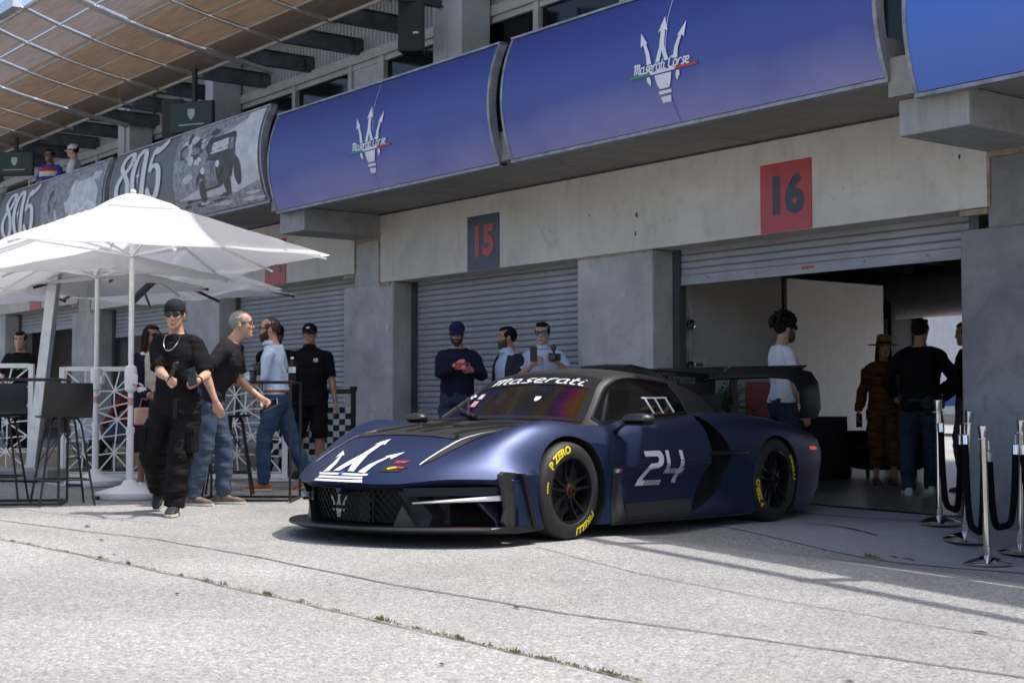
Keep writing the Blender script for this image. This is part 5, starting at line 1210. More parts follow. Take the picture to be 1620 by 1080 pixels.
SIDE = lambda x, z: (x, 1.5, z); SD = (0, -1, 0); TOP = lambda x, y: (x, y, 1.3); TD = (0, 0, -1); FRT = lambda y, z: (3.4, y, z); FD = (-1, 0, 0)
DWH = M('decal_white', (.72, .73, .75), .42, var=.04); DRED = M('decal_red', (.60, .05, .05), .4, var=.1); DGRN = M('decal_green', (.02, .32, .12), .4, var=.1); DGREY = M('decal_grey', (.12, .12, .125), .4, var=.1)
# bonnet trident: +u is the car's left, +v runs from the nose towards the windscreen
TP_C = [(0, .525), (.052, .415), (.020, .43), (.030, .28), (.098, .078), (.042, .078), (0, .165), (-.042, .078), (-.098, .078), (-.030, .28), (-.020, .43), (-.052, .415)]
TP_S = [(.138, .078), (.200, .078), (.203, .17), (.240, .275), (.268, .255), (.300, .36), (.196, .27), (.222, .276), (.160, .17)]
def bon(p, name, mat=None, off=.004): return drape(p, lambda u, v: (2.712-v, u, 1.3), TD, name, mat or DWH, off, .03)
for p_ in (TP_C, TP_S, mir(TP_S)): bon(poly2(p_), 'bonnet_trident')
for a_, b_, w0, w1 in ((.006, .020, .232, .222), (.028, .042, .215, .205), (.050, .064, .226, .236)):
    n_ = 12; xo_ = [2.71-xe(-w0+2*w0*i/n_) for i in range(n_+1)]
    bon(poly2([(-w0+2*w0*i/n_, a_+xo_[i]) for i in range(n_+1)]+[(w1-2*w1*i/n_, b_+xo_[n_-i]) for i in range(n_+1)]), 'bonnet_trident_bar')
bon(poly2([(-.018, .045), (0, .038), (.018, .045), (.018, .068), (-.018, .068)]), 'nose_badge', M('badge_blue', (.05, .10, .40), .2), .007)
# graphite bonnet panel
drape(poly2([(2.035, -.50), (2.06, -.2), (2.06, .2), (2.035, .50), (1.70, .54), (1.3, .60), (1.02, .70), (.96, .4), (.95, 0), (.96, -.4), (1.02, -.70), (1.3, -.60), (1.7, -.54)]), TOP, TD, 'bonnet_panel', GRAPH, .004, .05)
for sg in (1, -1):
    drape(poly2([(2.42, sg*.50), (2.15, sg*.515), (1.84, sg*.54), (1.40, sg*.60), (1.08, sg*.70), (1.18, sg*.74), (1.5, sg*.66), (1.85, sg*.61), (2.34, sg*.545)]), TOP, TD, 'wing_stripe', GRAPH, .005, .05)
    drape(ribbon([(2.42, sg*.50), (2.25, sg*.508), (2.1, sg*.518), (1.84, sg*.54), (1.60, sg*.572)], .010), TOP, TD, 'stripe_edge', DWH, .0065, .05)
    # raised vents with dark mouths
    mb = MB(); zz = lambda x, y: ztop(x, y)+.006
    mb.loft([[(x, sg*(y0), zz(x, y0)-.01), (x, sg*y0, zz(x, y0)+h_), (x, sg*y1, zz(x, y1)+h_), (x, sg*y1, zz(x, y1)-.01)] for x, y0, y1, h_ in ((1.66, .10, .20, .026), (1.50, .08, .26, .034), (1.28, .08, .32, .018), (1.12, .1, .34, .003))]); cpart(mb, 'bonnet_vent', GRAPH, smooth=40)
    drape(poly2([(1.64, sg*.08), (1.95, sg*.16), (1.95, sg*.34), (1.64, sg*.28)]), TOP, TD, 'vent_mouth', CAVE, .0062, .05)
    for x0 in (1.84, ):
        mb = MB(); mb.loft([[(x, sg*y, zz(x, y)), (x, sg*y, zz(x, y)+h_), (x, sg*(y+.02), zz(x, y)+h_), (x, sg*(y+.02), zz(x, y))] for x, y, h_ in ((2.03, .05, .001), (1.97, .06, .016), (1.80, .10, .012), (1.66, .16, .004))]); cpart(mb, 'bonnet_louvre', GRAPH)
    mb = MB(); mb.loft([[(x, sg*y, zz(x, y)), (x, sg*y, zz(x, y)+h_), (x, sg*(y+.025), zz(x, y)+h_), (x, sg*(y+.025), zz(x, y))] for x, y, h_ in ((2.02, .36, .001), (1.93, .37, .018), (1.5, .42, .016), (1.2, .50, .004))]); cpart(mb, 'bonnet_louvre', GRAPH)
mb = MB(); mb.grid(2, 16, lambda u, v: (2.055-.07*u, lerp(-.47, .47, v), ztop(2.055-.07*u, lerp(-.47, .47, v))+.006+.016*sin(pi*u))); cpart(mb, 'bonnet_lip', GRAPH, smooth=60)
# tow sign
vs_, fs = text2d('TOW', .032, .0018, .2); drape((vs_, fs), lambda u, v: (xe(.36+u)-.19-v*1.15, .36+u*.95, 1.3), TD, 'tow_lettering', DRED, .004, .04)
drape(poly2([(-.08, -.03), (-.06, .03), (.085, .03), (.06, -.03)]), lambda u, v: (xe(.36+u)-.115-v*1.0, .36+u, 1.3), TD, 'tow_recess', CAVE, .004, .04)
tp = lambda y, q: (xe(y)-q, y, ztop(xe(y)-q, y)+.008)
mb = MB(); mb.tube([tp(.335, .10), tp(.36, .115), tp(.385, .118)], .0085, 8); cpart(mb, 'tow_strap', M('tow_yellow', (.70, .55, .02), .6)); mb = MB(); mb.tube([tp(.385, .118), tp(.425, .115)], .0085, 8); cpart(mb, 'tow_strap', DRED)
# --- nose: grille mesh, emblem, light bars, corner vanes, splitter
MESHW = M('grille_wire', (.022, .022, .024), .45, .6)
mb = MB()
for s1 in (1, -1):
    for k in range(-22, 23):
        pts = []
        for i in range(13):
            z = .145+.23*i/12; y = k*.052+s1*(z-.26)*.95
            if abs(y) < .435: pts.append((xe(y)-.145, y, z))
        if len(pts) > 2: mb.tube(pts, .0038, 5)
cpart(mb, 'grille_mesh', MESHW)
mb = MB(); mb.grid(24, 3, lambda u, v: (xe(lerp(-.60, .60, u))-.26, lerp(-.60, .60, u), lerp(.13, .38, v))); cpart(mb, 'radiator', CAVE, fix=False)
mb = MB(); mb.bar((2.52, .10, .14), (2.52, .10, .34), .10, .02, up=(1, 0, 0)); mb.bar((2.54, .20, .14), (2.54, .20, .35), .012, .02); cpart(mb, 'grille_strut', CARB)
EMB = M('emblem_dark_chrome', (.24, .25, .29), .25, .9)
for p_ in (trident(), trident_low()):
    mb = MB()
    for f in p_[1]:
        q = [p_[0][i] for i in f]; mb.prism(q, lambda y, z, t: V((t, y*.19, .185+z*.155)), 2.672, 2.655)
    cpart(mb, 'grille_emblem', EMB, fix=True)
mb = MB(); mb.prism([(-.03, .365), (-.012, .335), (0, .322), (.012, .335), (.03, .365)], lambda y, z, t: V((t, y, z)), 2.68, 2.58); cpart(mb, 'emblem_mount', BLUE)
LIGHT = M('light_bar_white', (.80, .81, .80), .2, var=.03, coat=.5); mesh_l = None
for sg in (1, -1):
    mb = MB(); rr = []
    for i in range(13):
        y = lerp(.53, .90, i/12); h_ = lerp(.010, .034, i/12); xx = xe(y)-.035
        rr.append([(xx, sg*y, .272+.020*i/12-h_/2*0), (xx+.012, sg*y, .272+.020*i/12+h_*.45), (xx, sg*y, .272+.020*i/12+h_), (xx-.06, sg*y, .272+.020*i/12+h_), (xx-.06, sg*y, .272+.020*i/12)])
    hl = cpart(MB().loft(rr), 'headlight', LIGHT, smooth=50)
    mb = MB(); mb.loft([[(xe(y)-.03, sg*y, .268), (xe(y)-.02, sg*y, .268+h_), (xe(y)-.08, sg*y, .268+h_), (xe(y)-.08, sg*y, .268)] for y, h_ in ((.475, .004), (.53, .012))]); mb.build('light_tip', CARB, car)
    mb = MB(); rr = []
    for i in range(11):                                                     # blue blade over the light
        y = lerp(.48, .91, i/10); xx = xe(y)-.055; rr.append([(xx, sg*y, .318+.012*i/10), (xx+.03, sg*y, .375+.01*i/10), (xx-.10, sg*y, .385), (xx-.12, sg*y, .318)])
    cpart(MB().loft(rr), 'nose_blade', NAVYP, smooth=40)
    mb = MB(); mb.loft([[(xe(y)-.07-d_, sg*y, z) for d_ in (0, .12) ] for y, z in ((.84, .265), (.86, .22), (.88, .17), (.89, .13))], closed=False, cap=False); mb.loft([[(xe(y)-.06, sg*y, z), (xe(y)-.06, sg*(y+.03), z), (xe(y)-.2, sg*(y+.03), z), (xe(y)-.2, sg*y, z)] for y, z in ((.80, .275), (.83, .22), (.86, .17), (.87, .125))]); cpart(mb, 'duct_wall', NAVYP, smooth=40)
    # grey strut between the centre and side mouths
    mb = MB(); mb.prism([(.392, .116), (.447, .262), (.525, .116)], lambda y, z, t: V((xe(y)-.075+t, sg*y, z)), 0, -.12); cpart(mb, 'nose_strut', GRAPH)
    # corner vane (dark vertical plate)
    mb = MB(); rr = []
    pl = [(2.115, .462), (2.085, .485), (1.985, .478), (1.955, .455), (1.80, .118), (2.065, .118), (2.085, .155), (2.06, .24), (2.075, .33)]
    mb.prism([(x, z) for x, z in pl], lambda x, z, t: V((x+ (.98-t)*.25, sg*(t-(x-1.8)*.18+ .012), z)), .955, .985); cpart(mb, 'corner_vane', GRAPH, bevel=.006)
    mb = MB(); mb.prism([(2.0, .474), (1.93, .47), (1.80, .118), (1.84, .118), (1.955, .455)], lambda x, z, t: V((x, sg*t, z)), .95, 1.005); cpart(mb, 'vane_edge', CARB, bevel=.004)
ys = [-.995+1.99*i/40 for i in range(41)]
def xs(y): return 2.72-.56*(abs(y)/.98)**2.6-(.05*((abs(y)-.96)/.035) if abs(y) >= .96 else 0)
mb = MB(); mb.loft([[(xs(y), y, .098), (xs(y)+.004, y, .108), (xs(y)-.02, y, .122), (1.74 if abs(y) > .8 else 2.0, y, .122), (1.74 if abs(y) > .8 else 2.0, y, .088), (xs(y)-.07, y, .078)] for y in ys]); cpart(mb, 'splitter', CARB, smooth=50)
mb = MB(); mb.loft([[(xs(y)+.006, y, .104), (xs(y)+.006, y, .112), (xs(y)-.002, y, .120), (xs(y)-.004, y, .104)] for y in ys[1:-1]]); cpart(mb, 'splitter_edge', GRAPH, smooth=50)
mb = MB()
for k in range(7): mb.box((xs(.78+.018*k)-.012, .78+.018*k, .1228), (.012, .011, .0012))
cpart(mb, 'red_splitter_marks', DRED)
# --- cabin
def cab_tab(x):
    zc = curve([(-2.0, .80), (-1.55, .89), (-1.0, 1.075), (-.6, 1.19), (-.25, 1.238), (.1, 1.246), (.3, 1.232), (.47, 1.19), (.7, 1.02), (.9, .868), (1.0, .79)], x)
    yr = curve([(-2.0, .40), (-1.5, .52), (-.9, .60), (-.42, .60), (0, .60), (.3, .595), (.49, .60), (.7, .675), (.9, .755), (1.0, .785)], x)
    zr = curve([(-2.0, .78), (-1.5, .86), (-.9, .995), (-.42, 1.105), (-.15, 1.142), (.2, 1.158), (.35, 1.142), (.49, 1.09), (.7, .955), (.9, .82), (1.0, .77)], x)
    yb = curve([(-2.0, .60), (-1.2, .70), (-.6, .755), (-.25, .80), (.1, .835), (.6, .83), (1.0, .81)], x)
    zb = curve([(-2.0, .74), (-1.2, .86), (-.6, .885), (-.25, .865), (.1, .835), (.6, .805), (.9, .775), (1.0, .765)], x)
    return zc, yr, max(zr, zb+.0), yb, zb
NC, NP, NSD = 10, 2, 10
CX = sorted(set([round(v, 4) for v in [-2.0+.05*i for i in range(30)]+[-.50, -.40, -.33, -.25, -.15, -.05, .05, .12, .2, .28, .36, .42, .46, .52, .58, .64, .70, .76, .82, .86, .90, .94, .97, 1.0]]))
def cab_ring(x):
    zc, yr, zr, yb, zb = cab_tab(x); o = []; yi = yr-.052
    drop = zc-zr
    for k in range(NC+1):
        y = yi*k/NC; o.append(V((x, y, zc-drop*.72*(y/yr)**2.2)))
    for k in range(1, NP+1):
        f_ = k/NP; y = lerp(yi, yr, f_); o.append(V((x, y, zc-drop*(.72*(y/yr)**2.2+.28*f_**1.6*1.0*(y/yr)**2))))
    z1 = o[-1].z
    for k in range(1, NSD+1):
        t = k/NSD; o.append(V((x, lerp(yr, yb+.012, t)+.035*sin(pi*t)*(1 if x > -.9 else .4), lerp(z1, zb-.03, t))))
    return o
def win_ok(i, j):                                                # holes for the glass
    xa, xb = CX[i], CX[i+1]
    if j < NC and xa >= .459: return 'ws'
    if NC+NP <= j < NC+NP+NSD-2 and xa >= -.331 and xb <= .861: return 'sw'
    return None
cr_ = [cab_ring(x) for x in CX]; nj = len(cr_[0])
def cab_mesh(kind, sg, off=0.0):
    mb = MB(); mb.v = []
    for r in cr_:
        for p in r: mb.v.append((p.x, sg*p.y, p.z))
    for i in range(len(CX)-1):
        for j in range(nj-1):
            if win_ok(i, j) == kind: mb.f.append((i*nj+j, (i+1)*nj+j, (i+1)*nj+j+1, i*nj+j+1)); mb.m.append(0)
    return mb
def two(kind):
    a, b_ = cab_mesh(kind, 1), cab_mesh(kind, -1); a.add(b_.v, b_.f); me = a.mesh('x', False)
    bm = bmesh.new(); bm.from_mesh(me); bmesh.ops.delete(bm, geom=[v for v in bm.verts if not v.link_faces], context='VERTS'); bmesh.ops.remove_doubles(bm, verts=bm.verts, dist=.0005); bmesh.ops.recalc_face_normals(bm, faces=bm.faces); bm.to_mesh(me); bm.free(); return me
shell = link('cabin_shell', two(None), GRAPH, car, 35)
# windscreen: dark glass with rainbow glare painted in as a reflection tint
def glare_glass():
    m, t, b = nodes('rainbow_glare_windscreen'); L = t.links.new; tc = N(t, 'ShaderNodeTexCoord')
    sp_ = N(t, 'ShaderNodeSeparateXYZ'); L(tc.outputs['Object'], sp_.inputs[0])
    nz = N(t, 'ShaderNodeTexNoise', Scale=1.5, Detail=1.5, Distortion=.8); L(tc.outputs['Object'], nz.inputs['Vector'])
    m0 = N(t, 'ShaderNodeMath', operation='MULTIPLY_ADD'); m0.inputs[1].default_value = .34; L(sp_.outputs[1], m0.inputs[0]); L(nz.outputs['Fac'], m0.inputs[2])
    m9 = N(t, 'ShaderNodeMath', operation='MULTIPLY_ADD'); m9.inputs[1].default_value = -.45; L(sp_.outputs[2], m9.inputs[0]); L(m0.outputs[0], m9.inputs[2])
    ma = N(t, 'ShaderNodeMath', operation='ADD'); ma.inputs[1].default_value = .45; L(m9.outputs[0], ma.inputs[0])
    cr = N(t, 'ShaderNodeValToRGB'); e = cr.color_ramp.elements
    e[0].position = .22; e[0].color = (.16, .16, .50, 1); e[1].position = .86; e[1].color = (.03, .40, .26, 1)
    for p, c in ((.34, (.20, .16, .50)), (.42, (.14, .18, .20)), (.47, (.30, .26, .10)), (.52, (.20, .10, .30)), (.57, (.30, .06, .45)), (.62, (.70, .08, .35)), (.67, (.65, .30, .06)), (.71, (.35, .40, .06)), (.77, (.05, .38, .16))): k = e.new(p); k.color = (*c, 1)
    L(ma.outputs[0], cr.inputs[0])
    gl = N(t, 'ShaderNodeBsdfGlossy', Roughness=.10); L(cr.outputs[0], gl.inputs['Color'])
    b.inputs['Base Color'].default_value = (.008, .008, .010, 1); b.inputs['Roughness'].default_value = .04
    m1 = N(t, 'ShaderNodeMixShader'); m1.inputs[0].default_value = .68; L(b.outputs[0], m1.inputs[1]); L(gl.outputs[0], m1.inputs[2])
    tp = N(t, 'ShaderNodeBsdfTransparent'); tp.inputs[0].default_value = (.55, .55, .62, 1); m2 = N(t, 'ShaderNodeMixShader'); m2.inputs[0].default_value = .28; L(m1.outputs[0], m2.inputs[1]); L(tp.outputs[0], m2.inputs[2])
    L(m2.outputs[0], t.nodes['Material Output'].inputs[0]); return m
ws = link('windscreen', two('ws'), glare_glass(), car, 60)
_w = bmesh.new(); _w.from_mesh(ws.data); WB_ = BVHTree.FromBMesh(_w); _w.free()
SG = glass('side_window_glass', (.62, .62, .60), .62, .03)
for sg in (1, -1):
    a = cab_mesh('sw', sg); me = a.mesh('x', False); bm = bmesh.new(); bm.from_mesh(me); bmesh.ops.delete(bm, geom=[v for v in bm.verts if not v.link_faces], context='VERTS'); bmesh.ops.recalc_face_normals(bm, faces=bm.faces); bm.to_mesh(me); bm.free()
    sw = link('side_window', me, SG, car, 60)
    bm = bmesh.new(); bm.from_mesh(me); be = [e for e in bm.edges if e.is_boundary]; mb = MB()
    for e in be: p, q = e.verts[0].co+V((0, sg*.004, .001)), e.verts[1].co+V((0, sg*.004, .001)); mb.tube([p, q], .011, 6)
    bm.free(); mb.build('window_seal', BLACK_P, sw)
# black band with the name across the top of the screen, black border
WT = lambda u, v: (2.2, u, v); WD = V((-1, 0, -.0)).normalized()
def on_ws(part, name, mat, off=.004, mx=.04): return drape(part, WT, WD, name, mat, off, mx, ws, WB_)
def wsp(x, f, o=.004):
    """point on the windscreen: x along the car, f across it"""
    zc, yr, zr, yb, zb = cab_tab(x); y = f*(yr-.052); return V((x+o*.6, y, zc-(zc-zr)*.72*(abs(y)/yr)**2.2+o*.8))
def ws_patch(name, mat, xa, xb, fa, fb, nu=10, nv=24, o=.004): mb = MB(); mb.grid(nu, nv, lambda u, v: wsp(lerp(xa, xb, u), lerp(fa, fb, v), o)); return mb.build(name, mat, ws, smooth=60, fix=False)
ws_patch('sun_strip', CARB, .462, .60, -1, 1, 8, 40, .0035)
for fa, fb in ((-1, -.90), (.90, 1)): ws_patch('screen_border', CARB, .601, .935, fa, fb, 16, 3, .003)
ws_patch('screen_border', CARB, .905, .938, -.899, .899, 3, 24, .003)
def glyphs(txt, h, wd, sx, sh, gap):
    x = 0; out = []
    for ch in txt:
        st, adv = GL[ch]
        out.append(xf2(join2([ribbon([(px+x, py) for px, py in s_], wd) for s_ in st]), h*sx, h, 0, 0, sh)); x += adv+gap
    al = [p[0] for q in out for p in q[0]]; c = (min(al)+max(al))/2
    return [([(a-c, b) for a, b in q[0]], q[1]) for q in out]
for g_ in glyphs('Maserati', .052, .20, 2.05, .25, .24):
    p = fine2(g_, .03); mb = MB(); mb.add([(lambda x: wsp(x, u/(cab_tab(x)[1]-.052), .0075))(.583-v*.80) for u, v in p[0]], p[1]); mb.build('windscreen_letter', DWH, ws, fix=False)
on_ws(poly2([(-.50, .99), (-.45, .99), (-.45, 1.03), (-.50, 1.03)]), 'windscreen_sticker', M('sticker_pale', (.5, .45, .5), .4), .005); on_ws(poly2([(-.51, .93), (-.45, .93), (-.45, .975), (-.51, .975)]), 'windscreen_sticker', M('sticker_pink', (.6, .35, .36), .4, var=.5, vs_=60), .005)
on_ws(poly2([(.10, 1.01), (.16, 1.01), (.16, .985), (.13, .972), (.11, .985)]), 'windscreen_sticker', DWH, .005)
on_ws(ribbon([(-.62, .99), (-.60, 1.01), (-.57, .995), (-.58, 1.02), (-.54, 1.01)], .012), 'windscreen_sticker', DWH, .005)
mb = MB(); mb.tube([(.93, -.40, .865), (.80, -.52, .965), (.72, -.60, 1.0)], .009, 6); mb.tube([(.95, -.36, .86), (.84, -.60, .93)], .012, 6); mb.tube([(.96, -.30, .85), (.90, -.44, .885)], .016, 8); cpart(mb, 'wiper', BLACK_P)
# interior seen through the glass
mb = MB(); mb.span((-.9, -.72, .30), (.95, .72, .32)); mb.span((-.95, -.72, .30), (-.9, .72, 1.05)); mb.box((.72, 0, .74), (.45, 1.3, .06)); cpart(mb, 'cockpit_floor', CAVE)
mb = MB(); mb.loft([[(x, .36+y, z) for y in (-.22, -.2, .2, .22)] for x, z in ((.25, .42), (-.25, .38), (-.45, .5), (-.58, 1.0), (-.62, 1.0), (-.5, .45))], closed=False, cap=False); mb.span((-.64, .12, .8), (-.36, .16, 1.05)); mb.span((-.64, .56, .8), (-.36, .60, 1.05)); cpart(mb, 'seat', CARB)
CAGE = M('roll_cage_white', (.55, .55, .55), .4)
for pts in ([(.55, .60, .78), (.40, .55, 1.08), (-.1, .53, 1.10), (-.5, .52, 1.06), (-.75, .5, .8)], [(-.5, .52, 1.06), (-.5, 0, 1.12), (-.5, -.52, 1.06)], [(-.45, .5, 1.05), (-.5, -.3, .5)], [(.55, -.60, .78), (.40, -.55, 1.08), (-.5, -.52, 1.06)], [(-.05, .62, .62), (-.35, .5, .95)]):
    mb = MB(); mb.tube(pts, .02, 8); cpart(mb, 'roll_cage', M('cage_grey', (.10, .10, .10), .5) if not bpy.data.materials.get('cage_grey') else bpy.data.materials['cage_grey'], smooth=60)
mb = MB(); mb.lathe([(.15, 0), (.165, .012), (.15, .024), (.135, .012)], 20); mb.v = [(.30-z*1.0+y*.3, .36+x, .78+y) for x, y, z in mb.v]; cpart(mb, 'steering_wheel', BLACK_P)
mb = MB(); mb.tube([(-.02, .66, .87), (-.12, .66, .885), (-.22, .66, .90), (-.28, .64, .93)], .017, 8); cpart(mb, 'pull_strap', M('strap_yellow', (.65, .38, .03), .6), smooth=60); mb = MB(); mb.tube([(.02, .60, .92), (-.15, .60, .945)], .012, 8); cpart(mb, 'pull_strap', bpy.data.materials['strap_yellow'])
mb = MB(); mb.box((.22, .40, .93), (.14, .03, .12), rz=.4); mb.box((.40, .42, .88), (.09, .03, .07)); cpart(mb, 'teal_cover', M('teal', (.02, .25, .28), .5))
NETM = M('frame_white', (.70, .70, .70), .45)
P_ = lambda x, z: V((x, .80-(z-.86)*.55+.030, z))
for a_, b_ in (((.24, 1.005), (-.10, 1.012)), ((.20, 1.0), (.165, .885)), ((.065, 1.005), (.04, .885)), ((-.085, 1.005), (-.115, .90))):
    mb = MB(); mb.bar(P_(*a_), P_(*b_), .014, .010, up=(0, 1, 0)); cpart(mb, 'sliding_window_frame', NETM)
# --- roof scoop, spine
mb = MB(); rr = []
for x, w2, z0, z1 in ((-.26, .25, 1.215, 1.278), (-.36, .265, 1.20, 1.292), (-.6, .25, 1.15, 1.27), (-1.0, .17, 1.03, 1.19), (-1.5, .06, .87, 1.02), (-1.9, .03, .80, .90)):
    rr.append([(x, -w2, z0), (x, -w2*.86, z1), (x, 0, z1+.008), (x, w2*.86, z1), (x, w2, z0)])
cpart(MB().loft(rr), 'roof_scoop', CARB, smooth=40)
for sg in (1, -1): mb = MB(); mb.prism([(sg*.02, 1.222), (sg*.025, 1.270), (sg*.205, 1.268), (sg*.225, 1.222)], lambda y, z, t: V((t, y, z)), -.257, -.262); cpart(mb, 'scoop_mouth', CAVE)
# --- side: shut lines, skirts, number, flag, mirror, intake blade
SHUT = M('shut_line', (.004, .004, .006), .8)
def sline(pts, wd=.007, bvh=None): drape(ribbon(bez(pts, 6), wd), SIDE, SD, 'shut_line', SHUT, .0022, .05, bvh=bvh)
sline([(.90, .80), (.945, .72), (.955, .62), (.965, .52)]); sline([(.965, .515), (.5, .508), (0, .515), (-.38, .53)], .006); sline([(-.33, .79), (-.38, .68), (-.40, .58), (-.37, .46), (-.29, .32), (-.20, .18), (-.15, .10)]); sline([(.70, .235), (.3, .232), (-.15, .25)], .006); sline([(1.78, .40), (2.02, .415)], .004)
drape(poly2([(.94, .10), (.94, .50), (.80, .505), (.72, .24), (.70, .10)]), SIDE, SD, 'front_wing_panel', GRAPH, .003, .05)
drape(poly2([(.69, .10), (.70, .225), (-.17, .24), (-.20, .10)]), SIDE, SD, 'side_skirt', GRAPH, .003, .05)
mb = MB(); mb.loft([[(x, sg*y0, .098), (x, sg*y1, .098), (x, sg*y1, .082), (x, sg*y0, .082)] for sg in (1,) for x, y0, y1 in ((.95, .80, .985), (.2, .80, .995), (-.6, .80, 1.0), (-.99, .80, .985))]); cpart(mb, 'floor_edge', CARB)
mb = MB(); mb.loft([[(x, y0, .565), (x, y1, .572), (x, y1, .590), (x, y0, .600)] for x, y0, y1 in ((-.36, .95, .985), (-.5, .94, 1.015), (-.8, .96, 1.02), (-.97, .97, .99))]); cpart(mb, 'intake_blade', CARB, smooth=40)
for a_, m_ in ((0, DGRN), (.04, DWH), (.08, DRED)): drape(poly2([(.925-a_, .482), (.925-a_-.04, .483), (.925-a_-.037, .455), (.925-a_+.003, .454)]), SIDE, SD, 'flag_decal', m_, .0055, .05)
def n24():
    P = [poly2([(0, .255), (.012, .215), (.105, .215), (.115, .20), (.115, .178), (.10, .165), (.055, .162), (.03, .135), (-.012, .02), (-.022, -.0), (.042, 0), (.055, .038), (.03, .038), (.052, .105), (.065, .122), (.115, .128), (.145, .15), (.155, .175), (.153, .215), (.135, .248), (.12, .258)])]
    for k in range(9): x = .048+.0135*k; P.append(poly2([(x, 0), (x+.007, 0), (x+.020, .038), (x+.013, .038)]))
    P.append(poly2([(.165, .258), (.192, .258), (.205, .175), (.205, .160), (.178, .160), (.178, .175)])); P.append(poly2([(.272, .258), (.300, .258), (.315, .185), (.288, .185)]))
    for k in range(13):
        x = .172+.0115*k; P.append(poly2([(x, .085), (x+.006, .085), (x+.018, .122), (x+.012, .122)]))
    for k in range(4): x = .178+.007*k; P.append(poly2([(x-.004, .095), (x, .095), (x+.006, .158), (x+.002, .158)]))
    for k in range(4): x = .288+.0078*k; P.append(poly2([(x-.030, .012), (x-.025, .012), (x+.006, .18), (x+.001, .18)]))
    return join2(P)
drape(xf2(n24(), 1.72, 1.0), lambda u, v: (.545-u, 1.5, .352+v), SD, 'door_number', DWH, .005, .03)
for sg in (1, -1):
    mb = MB(); rr = []
    for i in range(9):
        t = i/8; y = lerp(.985, 1.215, t); k = sqrt(max(.05, 1-(2*t-1)**4))
        rr.append([(.80-.05*t+x*k, sg*y, .842+z*k) for x, z in ((.075, -.01), (.055, .028), (.0, .040), (-.055, .034), (-.075, -.005), (-.06, -.045), (.03, -.048))])
    mr = cpart(MB().loft(rr), 'mirror', GRAPH, smooth=45)
    mb = MB(); mb.tube([(.80, sg*.90, .735), (.82, sg*.95, .765), (.82, sg*1.0, .80), (.80, sg*1.06, .815)], [.030, .020, .018, .02], 8, flat=.5); mb.build('mirror_stalk', CARB, mr, smooth=50)
    mb = MB(); mb.span((.70, sg*1.01, .80), (.86, sg*1.20, .805)); mb.build('mirror_slot', CAVE, mr)
drape(text2d('XX', .07, .004, .5), lambda u, v: (-.86-u*1.5, v*.9+.76, 1.4), TD, 'haunch_emblem', DWH, .004, .04)
drape(poly2([(-1.97, .60), (-2.16, .595), (-2.16, .622), (-1.97, .626)]), SIDE, SD, 'tail_marker', M('marker_red', (.75, .03, .02), .25, emit=((1, .05, .02), .25)), .005, .05)
mb = MB(); mb.span((-2.3, -.75, .10), (-1.75, .75, .20)); 
for k in range(7): mb.span((-2.45, -.72+.24*k-.008, .10), (-1.8, -.72+.24*k+.008, .30))
cpart(mb, 'diffuser', CARB)
# --- rear wing
def sweep(sec):
    """airfoil swept along the span and down both end plates"""
    path = [(-.92, .865, pi/2), (-.965, .96, pi/2*.98), (-.962, 1.08, pi/2*.92), (-.93, 1.165, pi/3.2), (-.87, 1.21, pi/7), (-.7, 1.222, 0), (-.3, 1.215, 0), (-.12, 1.212, 0), (0, 1.19, 0), (.12, 1.212, 0), (.3, 1.215, 0), (.7, 1.222, 0), (.87, 1.21, -pi/7), (.93, 1.165, -pi/3.2), (.962, 1.08, -pi/2*.92), (.965, .96, -pi/2*.98), (.92, .865, -pi/2)]
    out = []
    for y, z, r in path:
        k = abs(r)/(pi/2); nv = V((0, -sin(r), cos(r))); ch = lerp(.40, .36, k); inc = lerp(.26, .0, k); xs0 = -1.74-.05*k-(.06*(1.222-z)/.36 if k > .5 else 0)
        ring_ = []
        for q in range(16):
            t = 2*pi*q/16; u = .5-.5*cos(t); th = (.022 if k < .5 else .014)*sin(t)*(1.15-.7*u)
            ring_.append(V((xs0-u*ch, y, z))+nv*(th+u*ch*inc-.018*sin(pi*u)*(1-k)))
        out.append(ring_)
    return out
cpart(MB().loft(sweep(None)), 'rear_wing', CARB, smooth=50)
mb = MB(); mb.loft([[V((-2.15-u, y, 1.302+.05*u*2))+V((0, 0, t)) for u, t in ((0, 0), (.02, .012), (.10, .03), (.10, .022), (.02, -.006))] for y in (-.80, -.02)]); mb.loft([[V((-2.15-u, y, 1.302+.05*u*2))+V((0, 0, t)) for u, t in ((0, 0), (.02, .012), (.10, .03), (.10, .022), (.02, -.006))] for y in (.02, .80)]); cpart(mb, 'wing_flap', CARB)
for sg in (1, -1):
    mb = MB(); mb.loft([[(x-.01, sg*y, z), (x-.01, sg*(y+.016), z), (x-.12, sg*(y+.016), z), (x-.12, sg*y, z)] for x, y, z in ((-1.78, .24, .78), (-1.86, .25, .98), (-1.80, .26, 1.16), (-1.84, .26, 1.25))]); cpart(mb, 'wing_pylon', CARB)
mb = MB(); mb.prism([(-.62, 1.20), (-.72, 1.285), (-1.85, 1.262), (-1.98, 1.20), (-1.98, .80), (-1.0, 1.0)], lambda x, z, t: V((x, t, z)), -.014, .014); cpart(mb, 'shark_fin', CARB)
vs_, fs = text2d('MCXtrema', .115, .003, .3); mb = MB(); mb.add([(-1.29-x*1.30, .0155, 1.205+y) for x, y in vs_], fs); cpart(mb, 'fin_lettering', DGREY, fix=False)
